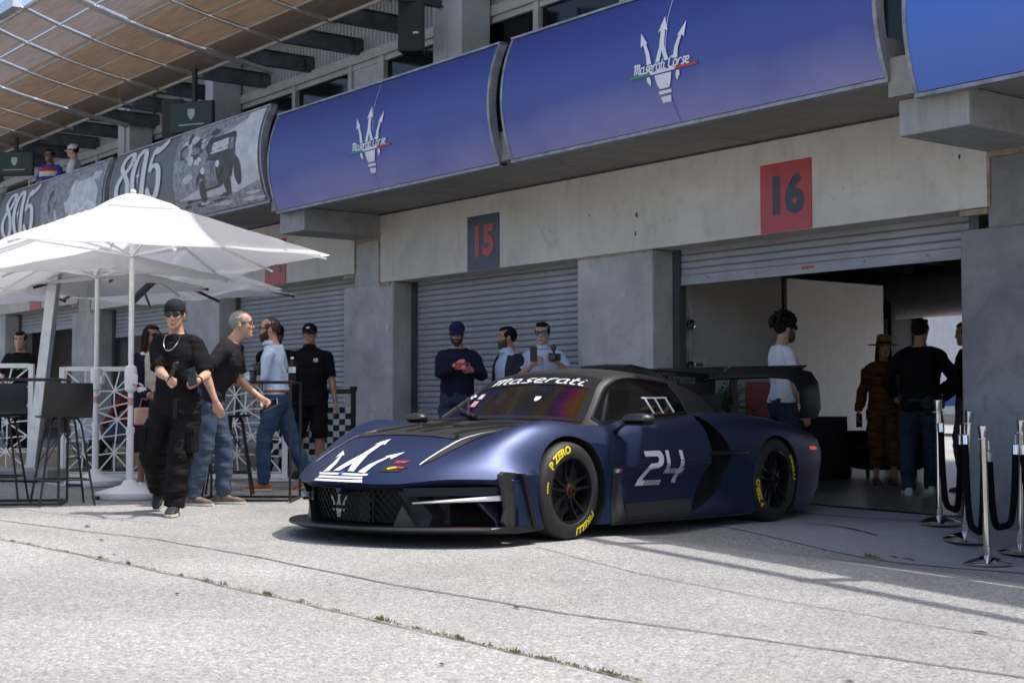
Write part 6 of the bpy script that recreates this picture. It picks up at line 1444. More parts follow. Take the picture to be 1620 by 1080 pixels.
# --- wheels
RUB = M('tyre_rubber', (.017, .017, .0175), .62, var=.25, vs_=20, bump=.1, bs=200); TYEL = M('tyre_yellow', (.72, .58, .02), .6, var=.1); RIM = M('black_rim', (.020, .020, .022), .22, .5, var=.2); COPP = M('copper_hub', (.07, .030, .022), .35, .7, var=.4, vs_=40); DISC = M('brake_disc', (.12, .12, .12), .4, .8, var=.2)
def wheel(x, y, R_, wdt, sg, zc_):
    t = bpy.data.objects.new('wheel', None); COL.objects.link(t); t.parent = car; t.location = (x, y, zc_)
    rr_ = R_*.665
    pf = [(rr_, -wdt), (rr_*1.05, -wdt-.012), (R_*.90, -wdt-.010), (R_*.965, -wdt+.012), (R_, -wdt+.045), (R_, -.045), (R_*.972, -.014), (R_*.90, .008), (rr_*1.14, .014), (rr_*1.04, .010), (rr_, -.004)]
    mb = MB(); n = 64
    mb.loft([[(r*sin(2*pi*k/n), sg*h_, r*cos(2*pi*k/n)) for k in range(n)] for r, h_ in pf], cap=False); ty = mb.build('tyre', RUB, t, smooth=40)
    mb = MB(); mb.loft([[(r*sin(2*pi*k/n), sg*h_, r*cos(2*pi*k/n)) for k in range(n)] for r, h_ in ((rr_*1.01, -.006), (rr_*1.03, .006), (rr_*.985, .010), (rr_*.955, -.012), (rr_*.93, -.05), (rr_*.90, -.22), (rr_*.6, -.23))], cap=False)
    for k in range(10):
        a = 2*pi*k/10+(.13 if k % 2 else -.13)+.3
        rows_ = []
        for r, wv, dep in ((.045, .020, -.018), (rr_*.45, .0145, -.030), (rr_*.75, .012, -.022), (rr_*.955, .016, -.012)):
            a2 = a+(-.10 if k % 2 else .10)*(1-r/rr_)*1.2; c, s_ = cos(a2), sin(a2)
            rows_.append([(r*s_+c*d_, sg*(dep+e_), r*c-s_*d_) for d_, e_ in ((-wv, -.018), (-wv*.55, .008), (wv*.55, .008), (wv, -.018))])
        mb.loft(rows_)
    rm = mb.build('rim', RIM, t, smooth=35)
    mb = MB(); mb.loft([[(r*sin(2*pi*k/20), sg*h_, r*cos(2*pi*k/20)) for k in range(20)] for r, h_ in ((.050, -.03), (.048, -.004), (.036, .004), (.032, .020), (.022, .024), (.020, .012))]); mb.build('hub', COPP if x > 0 else RIM, t, smooth=40)
    mb = MB(); mb.loft([[(r*sin(2*pi*k/32), sg*h_, r*cos(2*pi*k/32)) for k in range(32)] for r, h_ in ((.06, -.10), (rr_*.78, -.10), (rr_*.78, -.13), (.06, -.13))]); mb.box((-.12, -sg*.11, .08), (.09, .07, .2)); mb.build('brake', DISC, t, smooth=30)
    def ringtext(txt, a0, size, inv=False):
        vs_, fs = text2d(txt, size, .0030, .12); mb = MB(); rm_ = R_*.835; o = []
        for u, v in vs_:
            r = rm_+(v if not inv else -v)*1.0; th = a0+(u/rm_)*1.12
            hh = curve([(rr_*1.04, .010), (rr_*1.14, .014), (R_*.90, .008), (R_*.972, -.014)], r)+.0016
            o.append((-r*sin(th) if sg > 0 else r*sin(th), sg*(hh+.001), r*cos(th)))
        mb.add(o, fs); mb.build('tyre_lettering', TYEL, ty, fix=False)
    if sg > 0:
        if x > 0: ringtext('P ZERO', radians(-31), .068); ringtext('PIRELLI', radians(146), .068); mb = MB()
        else: ringtext('P ZERO', radians(-112), .064); ringtext('PIRELLI', radians(70), .064); mb = MB()
        for da, ln in ((-82, .03), (-92, .045)):
            for q in range(5 if ln > .04 else 3): th = radians(da+q*2.0-(30 if x < 0 else 0)); r0, r1 = R_*.80, R_*.845; mb.add([(-r*sin(th+e_), sg*.0175, r*cos(th+e_)) for r, e_ in ((r0, 0), (r1, 0), (r1, .022), (r0, .022))], [(0, 1, 2, 3)])
        mb.build('tyre_mark', TYEL, ty, fix=False)
    return t
for sg in (1, -1):
    wheel(WB, sg*.965, .340, .30, sg, .340); wheel(-WB, sg*.970, .355, .31, sg, .355)
# ================================================================ PARASOLS
PAR = M('white_canvas', (.80, .80, .80), .8, var=.03, vs_=3, bump=.15, bs=500)
def canvas_mat():
    t = PAR.node_tree; b = t.nodes['Principled BSDF']; L = t.links.new
    tr = N(t, 'ShaderNodeBsdfTranslucent'); tr.inputs[0].default_value = (.95, .95, .95, 1); mx = N(t, 'ShaderNodeMixShader'); mx.inputs[0].default_value = .68
    L(b.outputs[0], mx.inputs[1]); L(tr.outputs[0], mx.inputs[2]); L(mx.outputs[0], t.nodes['Material Output'].inputs[0])
canvas_mat()
PLAST = M('white_plastic', (.78, .78, .78), .45, var=.06)
def canopy_top(t, zt, ze, a, b_, sag=.05, vent=True, thick=.006):
    def pt(u, v, o=0.0):
        x, y = (2*u-1), (2*v-1); m = max(abs(x), abs(y)); k = min(abs(x), abs(y))/(m+1e-6)
        ax, ay = abs(x), abs(y); z = lerp(zt, ze, m**1.06)-sag*sin(pi*min(1, m))*.55*(1-k**3)
        sc = 1-.035*m*m*(1-k**2)                            # edges bow in between the ribs
        return (x*a*sc, y*b_*sc, z+o+.035*m*m*(1-k*k)*.6+.014*noise.noise(V((x*3.1+a, y*3.1, zt)))*min(1, m*2)+.006*noise.noise(V((x*9, y*9, zt))))
    mb = MB(); mb.grid(30, 30, pt); n0 = len(mb.v); mb.v += [(x, y, z-thick) for x, y, z in mb.v]; F = list(mb.f); mb.f += [tuple(i+n0 for i in reversed(f)) for f in F]; mb.m = [0]*len(mb.f)
    c = mb.build('canopy', PAR, t, smooth=40, fix=False)
    if vent:
        mb = MB(); mb.grid(10, 10, lambda u, v: (lambda p: (p[0]*.25, p[1]*.25, zt+.035-(zt-ze)*.27*max(abs(2*u-1), abs(2*v-1))**1.5+.010*sin(3*pi*(2*u-1))*abs(2*v-1)))(pt(u, v))); v_ = mb.build('vent', PAR, t, smooth=60, fix=False)
        mb = MB(); mb.ell((0, 0, zt+.05), (.03, .03, .025)); mb.build('finial', PLAST, t, smooth=180)
def parasol(loc, rz, zt, ze, zh, a, lab):
    t = thing('parasol', (loc[0], loc[1], gz(*loc)), lab, 'parasol', None, rz)
    mb = MB(); mb.lathe([(.30, 0), (.315, .02), (.31, .06), (.22, .085), (.08, .125), (.06, .16), (.05, .17)], 36); mb.build('base', PLAST, t, smooth=50)
    mb = MB(); mb.span((-.10, -.325, .0), (.10, -.30, .035)); mb.build('base_slot', BLACK_P, t)
    mb = MB(); mb.lathe([(.034, .12), (.034, .62)], 18); mb.lathe([(.040, .60), (.040, .66), (.034, .66)], 18); mb.build('lower_pole', PLAST, t, smooth=50)
    mb = MB(); mb.lathe([(.025, .6), (.025, zt)], 18); mb.build('pole', PLAST, t, smooth=50)
    mb = MB(); mb.lathe([(.03, .98), (.052, 1.0), (.056, 1.06), (.058, 1.18), (.05, 1.22), (.03, 1.23)], 18); mb.box((.06, .02, 1.10), (.035, .05, .09)); mb.build('crank_housing', PLAST, t, smooth=40, bevel=.006)
    mb = MB(); mb.lathe([(.0255, .86), (.0262, .87), (.0262, .92), (.0255, .93)], 18); mb.build('sticker', M('pale_red_sticker', (.62, .30, .26), .5) if not bpy.data.materials.get('pale_red_sticker') else bpy.data.materials['pale_red_sticker'], t)
    mb = MB(); mb.lathe([(.03, zh-.04), (.055, zh-.03), (.055, zh+.01), (.03, zh+.02)], 16); mb.build('hub', PLAST, t, smooth=40)
    canopy_top(t, zt, ze, a, a)
    for k in range(8):
        c, s_ = cos(k*pi/4), sin(k*pi/4); m = a/max(abs(c), abs(s_)); e = V((c*m*.985, s_*m*.985, ze-.012)); p0 = V((0, 0, zt-.05)); md_ = p0.lerp(e, .52)-V((0, 0, .035))
        mb = MB(); mb.bar(p0-V((0, 0, .03)), e-V((0, 0, .02)), .014, .02); mb.build('rib', PLAST, t)
        mb = MB(); mb.bar((c*.05, s_*.05, zh-.01), md_, .012, .018); mb.build('strut', PLAST, t)
    return t
parasol((-13.10, 5.59), radians(-8), 2.80, 2.20, 2.27, 1.40, 'big white square parasol on a white pole nearest the walking man')
parasol((-14.95, 6.0), radians(27), 2.68, 2.10, 2.20, 1.38, 'white parasol on a pole just behind the nearest one')
def cantilever(loc, rz, zt, ze, a, lab, mast):
    t = thing('cantilever_parasol', (loc[0], loc[1], gz(*loc)), lab, 'parasol', None, rz)
    canopy_top(t, zt, ze, a, a, .05, False)
    mb = MB(); mb.lathe([(.03, zt-.42), (.07, zt-.40), (.07, zt-.34), (.035, zt-.32), (.03, zt)], 16); mb.build('hub', PLAST, t, smooth=40)
    for k in range(8):
        c, s_ = cos(k*pi/4), sin(k*pi/4); m = a/max(abs(c), abs(s_)); e = V((c*m*.985, s_*m*.985, ze-.02)); p0 = V((0, 0, zt-.05))
        mb = MB(); mb.bar(p0, e, .018, .03); mb.build('rib', DGREYM, t); mb = MB(); mb.bar((c*.06, s_*.06, zt-.36), p0.lerp(e, .5)-V((0, 0, .02)), .014, .02); mb.build('strut', DGREYM if not mast else PLAST, t)
    if mast:
        mb = MB(); mb.bar((.12, 0, zt-.36), (1.35, .1, zt-.22), .07, .09); mb.build('arm', ALU, t)
        mb = MB(); mb.bar((1.25, .1, zt-.1), (.95, .1, .05), .12, .10, up=(0, 1, 0)); mb.build('mast', ALU, t, bevel=.01)
        mb = MB(); mb.box((.95, .1, .06), (.9, .9, .12)); mb.build('base', M('base_grey', (.25, .25, .25), .7), t, bevel=.02)
        mb = MB(); mb.tube([(0, .05, zt-.4), (0, .05, zt-1.12)], .005, 6); mb.ell((0, .05, zt-1.14), (.025, .025, .035)); mb.build('pull_cord', PLAST, t)
    else:
        mb = MB(); mb.bar((a*.55, -a*.2, ze+.10), (a*.95, -a*.75, ze-.22), .05, .06); mb.build('brace', DGREYM, t)
        mb = MB(); mb.lathe([(.03, 0), (.03, zt)], 12); mb.build('pole', DGREYM, t)
        mb = MB(); mb.lathe([(.4, 0), (.4, .06), (.06, .1)], 20); mb.build('base', DGREYM, t)
DGREYM = M('dark_grey_tube', (.05, .05, .052), .5, .3)
cantilever((-16.9, 5.1), radians(40), 2.72, 2.36, 1.45, 'white cantilever parasol hung from a slanted silver mast with a pull cord', True)
cantilever((-16.4, 7.0), radians(15), 2.55, 2.12, 1.35, 'white parasol with dark ribs low behind the nearest parasols', False)
cantilever((-19.9, 6.3), radians(20), 2.72, 2.25, 1.55, 'white parasol with dark ribs at the far left edge, over the seated guests', False)

# ================================================================ STOOLS AND HIGH TABLES
def stool():
    t = thing('bar_stool', (0, 0, 0), '', 'bar stool', 'black bar stools')
    mb = MB()
    def pan(u, v):
        y = (2*v-1)*.215; 
        if u < .5: k = u/.5; x = .20-.36*k; z = .765-.012*sin(pi*k)+.012*(2*v-1)**2+.03*max(0, .12-k)*0
        else:
            k = (u-.5)/.5; ang = k*radians(78); x = -.16-.075*sin(min(ang, 1.36))-.02*k; z = .765+.06*(1-cos(ang))*1.0+.24*k**1.5
        return (x-.02*(2*v-1)**2*-(1 if u > .5 else 0), y*(1-.06*(u > .5)*((u-.5)*2)**2), z)
    mb.grid(20, 10, pan); n0 = len(mb.v); mb.v += [(x, y, z-.012) for x, y, z in mb.v]; F = list(mb.f); mb.f += [tuple(i+n0 for i in reversed(f)) for f in F]; mb.m = [0]*len(mb.f)
    mb.build('seat', BLACK_P, t, smooth=60, fix=False)
    mb = MB(); mb.lathe([(.03, .62), (.03, .74), (.10, .75), (.10, .757)], 14); mb.build('seat_mount', BLACK_M, t, smooth=40)
    ends = [(.23, .23), (.23, -.23), (-.23, .23), (-.23, -.23)]
    for x, y in ends:
        mb = MB(); mb.tube([(x*.25, y*.25, .752), (x*.45, y*.45, .745), (x*.55, y*.55, .70), (x, y, .0)], .010, 8); mb.build('leg', BLACK_M, t, smooth=60)
    for a, b_ in ((0, 1), (1, 3), (3, 2), (2, 0)):
        p, q = ends[a], ends[b_]; k = .86; mb = MB(); mb.tube([(p[0]*k, p[1]*k, .22), (q[0]*k, q[1]*k, .22)], .008, 8); mb.build('footrest', BLACK_M, t)
    for x, y in ends: mb = MB(); mb.tube([(0, 0, .63), (x*.78, y*.78, .36)], .004, 6); mb.build('brace_wire', BLACK_M, t)
    return t
st0 = stool(); st0.location = (-12.64, 4.78, gz(-12.64, 4.78)+.004); st0.rotation_euler.z = radians(170); st0['label'] = 'black bar stool with curved back nearest the left edge, in front of the white screen'
for x, y, a, lab in [(-13.35, 4.45, -30, 'black bar stool cut by the left edge of the picture, behind the table frame'), (-14.35, 6.55, 40, 'black bar stool between the parasol pole and the woman in navy'), (-12.95, 6.52, 60, 'black bar stool between the leaning man and the light blue shirt')]:
    copy_tree(st0, (x, y, gz(x, y)+.004), radians(a), lab)
def high_table(x, y, rz, lab, L=1.2, W=.62, H=1.08):
    t = thing('high_table', (x, y, gz(x, y)+.003), lab, 'table', 'high tables with thin black frames', radians(rz))
    mb = MB(); mb.box((0, 0, H), (L, W, .018)); mb.build('tabletop', BLACK_M, t, bevel=.003)
    for sx in (-1, 1):
        for sy in (-1, 1): mb = MB(); mb.box((sx*(L/2-.012), sy*(W/2-.012), H/2), (.02, .02, H-.02)); mb.build('leg', BLACK_M, t)
    for sy in (-1, 1): mb = MB(); mb.box((0, sy*(W/2-.012), .012), (L-.05, .02, .022)); mb.build('base_rail', BLACK_M, t)
    for sx in (-1, 1): mb = MB(); mb.box((sx*(L/2-.012), 0, .012), (.02, W-.05, .022)); mb.build('base_rail', BLACK_M, t)
    return t
high_table(-13.0, 4.35, 62, 'tall black framed table at the left edge beside the stools', 1.1, .6)
tb = high_table(-12.36, 6.44, 52, 'tall black framed table with a water bottle on it', .86, .62)
o = thing('water_bottle', (-12.05, 6.70, tb.location.z+1.09), 'clear plastic water bottle standing on the high table', 'bottle')
PET = glass('clear_plastic', (.93, .95, .97), .55, .08)
mb = MB(); mb.lathe([(.028, 0), (.033, .01), (.033, .05), (.031, .06), (.033, .07), (.033, .13), (.026, .165), (.013, .19), (.013, .205)], 18); mb.build('body', PET, o, smooth=60)
mb = MB(); mb.lathe([(.0335, .075), (.0338, .08), (.0338, .125), (.0335, .13)], 18); mb.build('label', M('bottle_label', (.55, .62, .75), .5, var=.3, vs_=40), o); mb = MB(); mb.lathe([(.015, .203), (.015, .222)], 14); mb.build('cap', PLAST, o)
o = thing('drinking_glass', (-12.33, 6.45, tb.location.z+1.09), 'clear drinking glass on the high table', 'glass')
mb = MB(); mb.lathe([(.030, 0), (.036, .10), (.033, .10), (.028, .008)], 18, cap=False); mb.build('tumbler', PET, o, smooth=60)
o = thing('travel_cup', (-12.45, 6.55, tb.location.z+1.09), 'black travel cup with a clear band beside the drinking glass', 'cup')
mb = MB(); mb.lathe([(.030, 0), (.035, .06)], 18); mb.build('cup', M('cup_clear', (.45, .45, .45), .3), o, smooth=50); mb = MB(); mb.lathe([(.037, .06), (.037, .15), (.033, .155)], 18); mb.tube([(.0, .03, .14), (0, .045, .17), (0, -.045, .17), (0, -.03, .14)], .006, 6); mb.build('lid', BLACK_P, o, smooth=50)

# ================================================================ WHITE LATTICE SCREENS
def screen(p0, p1, H, lab, seed=1):
    p0, p1 = V((*p0, gz(*p0))), V((*p1, gz(*p1))); d = p1-p0; L = d.to_2d().length
    t = thing('lattice_screen', p0, lab, 'screen', 'white metal lattice screens', atan2(d.y, d.x))
    for x in (.03, L-.03): mb = MB(); mb.box((x, 0, H/2+.02), (.06, .05, H)); mb.build('post', WHITE_M, t, bevel=.004)
    for z in (.05, H): mb = MB(); mb.box((L/2, 0, z), (L-.122, .046, .05)); mb.build('rail', WHITE_M, t, bevel=.004)
    for x in (.1, L-.1): mb = MB(); mb.box((x, 0, .006), (.30, .5, .012)); mb.build('foot_plate', WHITE_M, t)
    r8 = random.Random(seed); nx_, nz_ = max(2, round(L/.42)), 3; P = {}
    for i in range(nx_+1):
        for j in range(nz_+1):
            P[i, j] = (lerp(.07, L-.07, i/nx_)+(r8.uniform(-.07, .07) if 0 < i < nx_ else 0), lerp(.09, H-.03, j/nz_)+(r8.uniform(-.06, .06) if 0 < j < nz_ else 0))
    um = MB(); um.span((0, -.008, -.007), (1, .008, .007)); bar_me = um.mesh('strut'); bar_me.materials.append(WHITE_M); n = 0
    def strut(a, b_):
        dx, dz = b_[0]-a[0], b_[1]-a[1]; l_ = sqrt(dx*dx+dz*dz)
        inst('strut', bar_me, t, (a[0], r8.uniform(-.003, .003), a[1]), (0, -atan2(dz, dx), 0), (l_, 1, 1))
    for i in range(nx_):
        for j in range(nz_):
            c = ((P[i, j][0]+P[i+1, j+1][0])/2, (P[i, j][1]+P[i+1, j+1][1])/2); hubs = [P[i, j], P[i+1, j], P[i, j+1], P[i+1, j+1]]
            for h_ in hubs: strut(c, h_)
            m = [((hubs[a][0]+hubs[b_][0])/2, (hubs[a][1]+hubs[b_][1])/2) for a, b_ in ((0, 1), (2, 3), (0, 2), (1, 3))]
            for q in m: strut(c, q)
            strut(hubs[0], hubs[1])
            if i == 0 or j > 0: strut(hubs[0], hubs[2])
screen((-15.94, 5.98), (-15.2, 7.0), 1.22, 'white starburst lattice screen behind the parasol poles, left of the woman', 3)
screen((-15.2, 7.05), (-14.75, 8.15), 1.18, 'white starburst lattice screen behind the leaning man and the bar stool', 5)
screen((-17.9, 4.55), (-16.62, 5.94), 1.24, 'white starburst lattice screen at the left edge in front of the man with green print', 8)
# planting and a low kerb behind the screens
t = thing('low_wall', (-18.4, 7.2, gz(-18.4, 7.2)), 'low tan concrete kerb behind the lattice screens', 'kerb', rz=radians(75))
mb = MB(); mb.box((0, 0, .12), (4.6, .3, .26)); mb.build('kerb', concrete('tan_concrete', (.42, .37, .29), (.34, .30, .24), .5), t, bevel=.02)
LEAF = M('palm_leaf', (.035, .085, .022), .5, var=.4, vs_=6, wear=(.06, .10, .02))
def fern(x, y, z, lab, n=22, L=.55, seed=1, pot=True, H=.55, leafw=.012):
    t = thing('potted_plant', (x, y, z), lab, 'plant'); r9 = random.Random(seed)
    if pot: mb = MB(); mb.lathe([(.12, 0), (.17, .03), (.20, .34), (.185, .34), (.17, .30)], 22); mb.build('pot', M('pot_dark', (.05, .05, .05), .6) if not bpy.data.materials.get('pot_dark') else bpy.data.materials['pot_dark'], t, smooth=50)
    for k in range(n):
        a = r9.uniform(0, 2*pi); l_ = L*r9.uniform(.6, 1.1); mb = MB(); pts = []; el = r9.uniform(.5, 1.35)
        for i in range(9):
            u = i/8; rr_ = l_*u*cos(el)+.10*u*u*l_; zz_ = H*.6+l_*u*sin(el)-.55*l_*u*u*cos(el)*1.2; pts.append(V((rr_*cos(a), rr_*sin(a), zz_)))
        mb.tube([V((0, 0, .3))]+pts, [.006]+[.004]*9, 5)
        for i in range(1, 9):
            p = pts[i]; d = (pts[i]-pts[i-1]).normalized()
            for sd in (-1, 1):
                n_ = d.cross(V((0, 0, 1))).normalized()*sd; ll = .16*l_/.55*(1-.55*abs(i/8-.4)); e = p+(n_*.75+d*.75).normalized()*ll-V((0, 0, .03)); m_ = p.lerp(e, .5)+V((0, 0, .012)); w2 = d.cross(n_).normalized()*0+d*leafw
                mb.add([p, m_+w2, e, m_-w2], [(0, 1, 2, 3)])
        mb.build('frond', LEAF, t, fix=False)
    return t
fern(-16.2, 7.6, gz(-16.2, 7.6), 'green leafy plant behind the white lattice screen', 16, .45, 3, True, .5)
fern(-17.2, 6.9, gz(-17.2, 6.9)-.1, 'second green plant low behind the lattice screen near the kerb', 14, .4, 4, True, .4)
fern(-10.82, 11.0, gz(-11.4, 12), 'potted palm in the garage behind the left end of the rear wing', 30, .50, 5, True, 1.25)
fern(-10.55, 11.8, gz(-10.5, 11.8), 'potted palm seen under the rear wing beside the red board', 22, .45, 6, True, .95)
fern(-8.65, 13.6, gz(-8.6, 13.6), 'green plant at the edge of the right pillar inside the garage', 16, .5, 9, True, 1.25)

# ================================================================ STANCHIONS AND ROPES
ROPE = M('black_velvet', (.006, .006, .009), .9, spec=.08, var=.3, vs_=40)
def stanchion():
    t = thing('rope_post', (0, 0, 0), '', 'rope post', 'chrome rope posts beside the open garage')
    mb = MB(); mb.lathe([(.165, 0), (.168, .012), (.16, .02), (.10, .045), (.05, .062), (.026, .07)], 36); mb.build('base', CHROME, t, smooth=35)
    mb = MB(); mb.lathe([(.030, .065), (.030, .13), (.0245, .135), (.0245, .895)], 20); mb.build('post', CHROME, t, smooth=35)
    mb = MB(); mb.lathe([(.050, .893), (.052, .897), (.050, .901), (.027, .903)], 20); mb.build('ring', CHROME, t, smooth=35)
    mb = MB(); mb.lathe([(.026, .90), (.028, .92), (.036, .985), (.036, .992), (.03, .998), (.01, 1.0)], 20); mb.build('cap', CHROME, t, smooth=35)
    return t
sp = [((-6.42, 9.22), 'chrome rope post standing nearest, second from the right', -3), ((-6.98, 9.74), 'chrome rope post leaning slightly, second from the left', 4), ((-7.42, 10.02), 'chrome rope post closest to the open garage doorway', 0), ((-6.55, 9.82), 'chrome rope post cut by the right edge, close to the concrete pillar', 2), ((-5.95, 9.55), 'chrome rope post at the right edge of the picture, mostly out of view', 0)]
s0 = stanchion(); posts = []
for i, ((x, y), lab, tilt) in enumerate(sp):
    o = s0 if i == 0 else copy_tree(s0, (0, 0, 0), 0, lab)
    o.location = (x, y, gz(x, y)+.007); o['label'] = lab; o.rotation_euler = (radians(tilt*.4), radians(tilt*.7), 0.6*i); posts.append(V((x, y, gz(x, y)+.88)))
def rope(a, b_, low, lab):
    a, b_ = V(a), V(b_); d = (b_-a).to_2d().normalized(); d3 = V((d.x, d.y, 0)); p0, p1 = a+d3*.055, b_-d3*.055
    t = thing('velvet_rope', (p0+p1)/2-V((0, 0, .88)), lab, 'rope', 'black velvet ropes hung between the chrome posts'); pts = []
    for i in range(33):
        u = i/32; k = abs(2*u-1); zz_ = lerp(p0.z, p1.z, u)-.085-(low)*(1-k**3.4); hx = lerp(.05, .95, u); q = p0.lerp(p1, .5+.5*(math.copysign(abs(2*u-1)**.62, 2*u-1))*.98); pts.append((q.x, q.y, zz_))
    mb = MB(); mb.tube(pts, .025, 12); mb.build('rope', ROPE, t, smooth=60, world=True)
    for e, s_ in ((0, 1), (-1, -1)):
        p = V(pts[e]); q = V(pts[2 if e == 0 else -3]); dd = (p-q).normalized(); mb = MB(); mb.tube([p-dd*.05, p+dd*.02, p+dd*.03], [.028, .028, .014], 14); mb.tube([p+dd*.025, p+dd*.05, (p0 if e == 0 else p1)-V((0, 0, -.012))], .006, 8); mb.build('rope_end', CHROME, t, smooth=40, world=True)
rope(posts[2], posts[1], .60, 'black velvet rope between the doorway post and the leaning chrome post')
rope(posts[1], posts[0], .62, 'black velvet rope between the leaning post and the nearest chrome post')
rope(posts[0], posts[3], .55, 'black velvet rope from the nearest chrome post back to the post by the pillar')
rope(posts[3], posts[4], .60, 'black velvet rope running off the right edge')

# ================================================================ BELT BARRIER WITH CHEQUERED FLAG
t = thing('belt_barrier', (-15.35, 8.95, gz(-15.35, 8.95)), 'black barrier panel with chequered flag pattern beside the man in the black polo', 'barrier', rz=radians(62))
for x in (-.62, .36): mb = MB(); mb.lathe([(.17, 0), (.17, .02), (.03, .04), (.032, 1.0), (.045, 1.01), (.045, 1.06)], 20, (x, 0, 0)); mb.build('post', BLACK_M, t, smooth=40)
mb = MB(); mb.span((-.6, -.006, .97), (.36, .006, 1.03)); mb.build('belt', BLACK_P, t)
CHW = M('flag_white', (.70, .70, .70), .7); CHB = M('flag_black', (.015, .015, .015), .7)
for i in range(13):
    for j in range(8):
        mb = None
        if j < 8 and (i >= 0):
            if 'chk' not in globals():
                q_ = MB(); q_.span((0, -.003, 0), (.069, .003, .069)); chk = {}
                for m_ in (CHW, CHB): me = q_.mesh('square'); me.materials.append(m_); chk[m_.name] = me
            inst('square', chk[(CHW if (i+j) % 2 else CHB).name], t, (-.58+.0705*i, .004*sin(i*.8), .25+.0705*j))
# wide garage dressing
o = thing('draped_table', (-12.25, 13.55, gz(-11.85, 12)+.013), 'low table fully draped in black cloth behind the race car', 'table', rz=radians(8))
mb = MB(); mb.grid(40, 8, lambda u, v: (lambda th: ((.62+.02*sin(th*9+2)*(1-v))*max(-1, min(1, 1.45*cos(th))), (.40+.02*sin(th*11)*(1-v))*max(-1, min(1, 1.45*sin(th))), .74*v))(2*pi*u)); mb.build('tablecloth', cloth('black_drape', (.012, .012, .013)), o, smooth=70); mb = MB(); mb.box((0, 0, .74), (1.24, .80, .012)); mb.build('tabletop', cloth('black_drape', (0, 0, 0)), o)
o = thing('lounge_chair', (-11.75, 14.75, gz(-11.7, 12)+.013), 'dark rounded lounge chair behind the woman in the hat', 'armchair', rz=radians(-30))
LC = cloth('dark_upholstery', (.018, .018, .02))
mb = MB(); mb.box((0, 0, .25), (.72, .72, .30)); mb.build('seat', LC, o, bevel=.10)
mb = MB(); mb.box((0, .36, .44), (.80, .18, .62)); mb.build('backrest', LC, o, bevel=.08)
for sx in (-1, 1): mb = MB(); mb.box((sx*.40, 0, .34), (.16, .76, .46)); mb.build('armrest', LC, o, bevel=.07)
for sx in (-1, 1):
    for sy in (-1, 1): mb = MB(); mb.lathe([(.02, 0), (.025, .11)], 10, (sx*.3, sy*.3, 0)); mb.build('leg', BLACK_M, o)
o = thing('red_display_board', (-11.15, 11.75, gz(-10.6, 12)+.013), 'dark red upright board seen under the rear wing of the car', 'board', rz=radians(40))
mb = MB(); mb.box((0, 0, .62), (.50, .05, 1.05)); mb.build('panel', M('deep_red', (.22, .010, .012), .5, var=.1), o); 
for sx in (-1, 1): mb = MB(); mb.box((sx*.2, 0, .06), (.05, .4, .10)); mb.build('foot', BLACK_M, o)
o = thing('notice_plate', (-11.1475, 11.02, 1.36), 'small white notice plate on the grey wall just inside the garage', 'notice')
mb = MB(); mb.span((0, -.10, -.10), (.01, .10, .10)); mb.build('plate', M('notice_white', (.55, .55, .55), .5), o); mb = MB(); mb.span((.0105, -.085, -.005), (.0115, .05, .028)); mb.build('notice_text', JOINT, o); mb = MB(); mb.lathe([(.02, -.0), (.02, .01)], 12, (0, 0, 0)); mb.v = [(.011+z*.1, .0+x*.3, .07+y*.3) for x, y, z in mb.v]; mb.build('screw', STEEL_G, o)
for z, lab in ((1.78, 'upper metal pipe valve on the jamb of the open garage'), (1.35, 'middle metal pipe valve on the jamb beside the white notice plate'), (.92, 'lower metal pipe valve on the jamb of the open garage')):
    o = thing('pipe_valve', (-11.10, 10.80, z), lab, 'valve', 'pipe valves on the garage jamb')
    mb = MB(); mb.lathe([(.05, -.02), (.06, 0), (.05, .02), (.02, .03), (.02, .05)], 14); mb.v = [(.06+z2, x, y) for x, y, z2 in mb.v]; mb.build('wheel', CHROME, o, smooth=40); mb = MB(); mb.tube([(.0, 0, -.16), (.0, 0, .16)], .022, 8); mb.build('pipe', BLACK_M, o)
mb = MB(); mb.tube([(-17.25, 15.6, 3.0), (-17.25, 15.6, .05)], .03); tag(mb.build('wall_pipe', BLACK_M), 'black vertical pipe on the grey garage partition', 'pipe')
for i, (y_, z_) in enumerate([(0, 2.18), (.26, 2.18), (0, 1.80), (0, 1.48), (.26, 1.46)]):
    o = thing('posted_notice', (-15.25+y_, 18.87, z_), ('top left', 'top right', 'single middle', 'bottom left', 'bottom right')[i]+' white notice on the dark board beside the white display wall', 'notice', 'white notices on the black post')
    mb = MB(); mb.span((-.09, -.005, -.14 if i != 2 else -.09), (.09, 0, .14 if i != 2 else .09)); mb.build('sheet', M('paper', (.62, .62, .60), .7) if not bpy.data.materials.get('paper') else bpy.data.materials['paper'], o); mb = MB()
    for k in range(4): mb.span((-.07, -.0062, .09-.05*k if i != 2 else .04-.03*k), (.06, -.0055, .10-.05*k if i != 2 else .05-.03*k))
    mb.build('print', JOINT, o)
mb = MB(); mb.span((-15.45, 18.88, .05), (-14.83, 18.98, 2.6)); tag(mb.build('notice_post', bpy.data.materials['post_black']), 'black board post by the rear door carrying white notices', 'post')

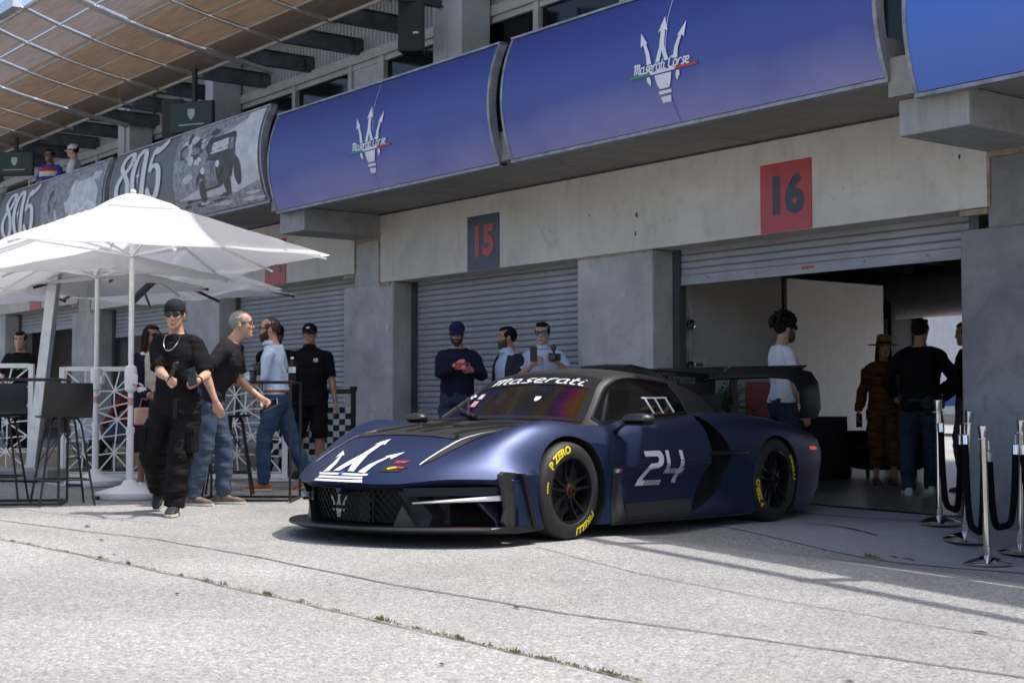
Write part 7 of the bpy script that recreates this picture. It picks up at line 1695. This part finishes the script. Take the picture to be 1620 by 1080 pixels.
# ================================================================ SCREENS AND SPEAKERS ON THE BALCONY
SCR = M('screen_image', (.004, .006, .006), .35, var=.3, emit=((.003, .012, .011), .3))
def tv(x, y, z, rz, lab):
    t = thing('television', (x, y, z), lab, 'television', 'televisions hung over the balcony', radians(rz))
    mb = MB(); mb.box((0, 0, 0), (.76, .07, .46)); mb.build('case', BLACK_P, t, bevel=.012); mb = MB(); mb.box((0, -.0365, .01), (.71, .004, .41)); s_ = mb.build('screen', SCR, t)
    mb = MB(); mb.prism([(-.06, .12), (.06, .12), (.06, .02), (0, -.05), (-.06, .02)], lambda a, b_, d: V((a, -.0395-d, b_)), 0, .001); mb.build('crest', M('crest_grey', (.20, .27, .26), .4, emit=((.2, .27, .26), .15)) if not bpy.data.materials.get('crest_grey') else bpy.data.materials['crest_grey'], s_)
    mb = MB(); mb.span((-.22, -.0405, -.125), (.22, -.0395, -.108)); mb.build('caption', bpy.data.materials['crest_grey'], s_)
    mb = MB(); mb.bar((0, .05, .1), (0, .05, .75), .06, .06); mb.bar((0, .05, .1), (0, .5, .1), .05, .05); mb.build('bracket', BLACK_M, t)
tv(-20.55, 9.7, 5.30, 30, 'black television showing a small grey crest above the vintage car banner')
tv(-28.35, 9.7, 5.62, 45, 'black television at the far left edge above the balcony')
def speaker(x, y, z, rz, h, lab):
    t = thing('loudspeaker', (x, y, z), lab, 'loudspeaker', 'black loudspeakers above the balcony', radians(rz))
    mb = MB(); mb.prism([(-.17, -.16), (.17, -.16), (.12, .16), (-.12, .16)], lambda a, b_, d: V((a, b_, d)), 0, h); mb.build('cabinet', BLACK_P, t, bevel=.012); mb = MB(); mb.span((-.15, -.168, .03), (.15, -.162, h-.03)); mb.build('grille', BLACK_M, t); mb = MB(); mb.span((.03, -.171, .22), (.10, -.168, .245)); mb.build('badge', WPRINT, t); mb = MB(); mb.bar((0, .14, h*.5), (0, .4, h*.5), .06, .05); mb.build('bracket', BLACK_M, t)
speaker(-15.62, 10.4, 5.42, 45, .70, 'black loudspeaker mounted beside the pale column over the left blue banner')
speaker(-21.25, 9.75, 5.05, 45, .62, 'black loudspeaker next to the television on the balcony')
# small seat under the seated guest
o = thing('low_seat', (-17.05, 7.35, gz(-17.05, 7.35)), 'low dark bench under the seated person in jeans', 'bench', rz=radians(35))
mb = MB(); mb.box((0, 0, .40), (.5, .5, .06)); mb.build('seat', BLACK_P, o, bevel=.01)
for sx in (-1, 1):
    for sy in (-1, 1): mb = MB(); mb.box((sx*.22, sy*.22, .185), (.035, .035, .37)); mb.build('leg', BLACK_M, o)
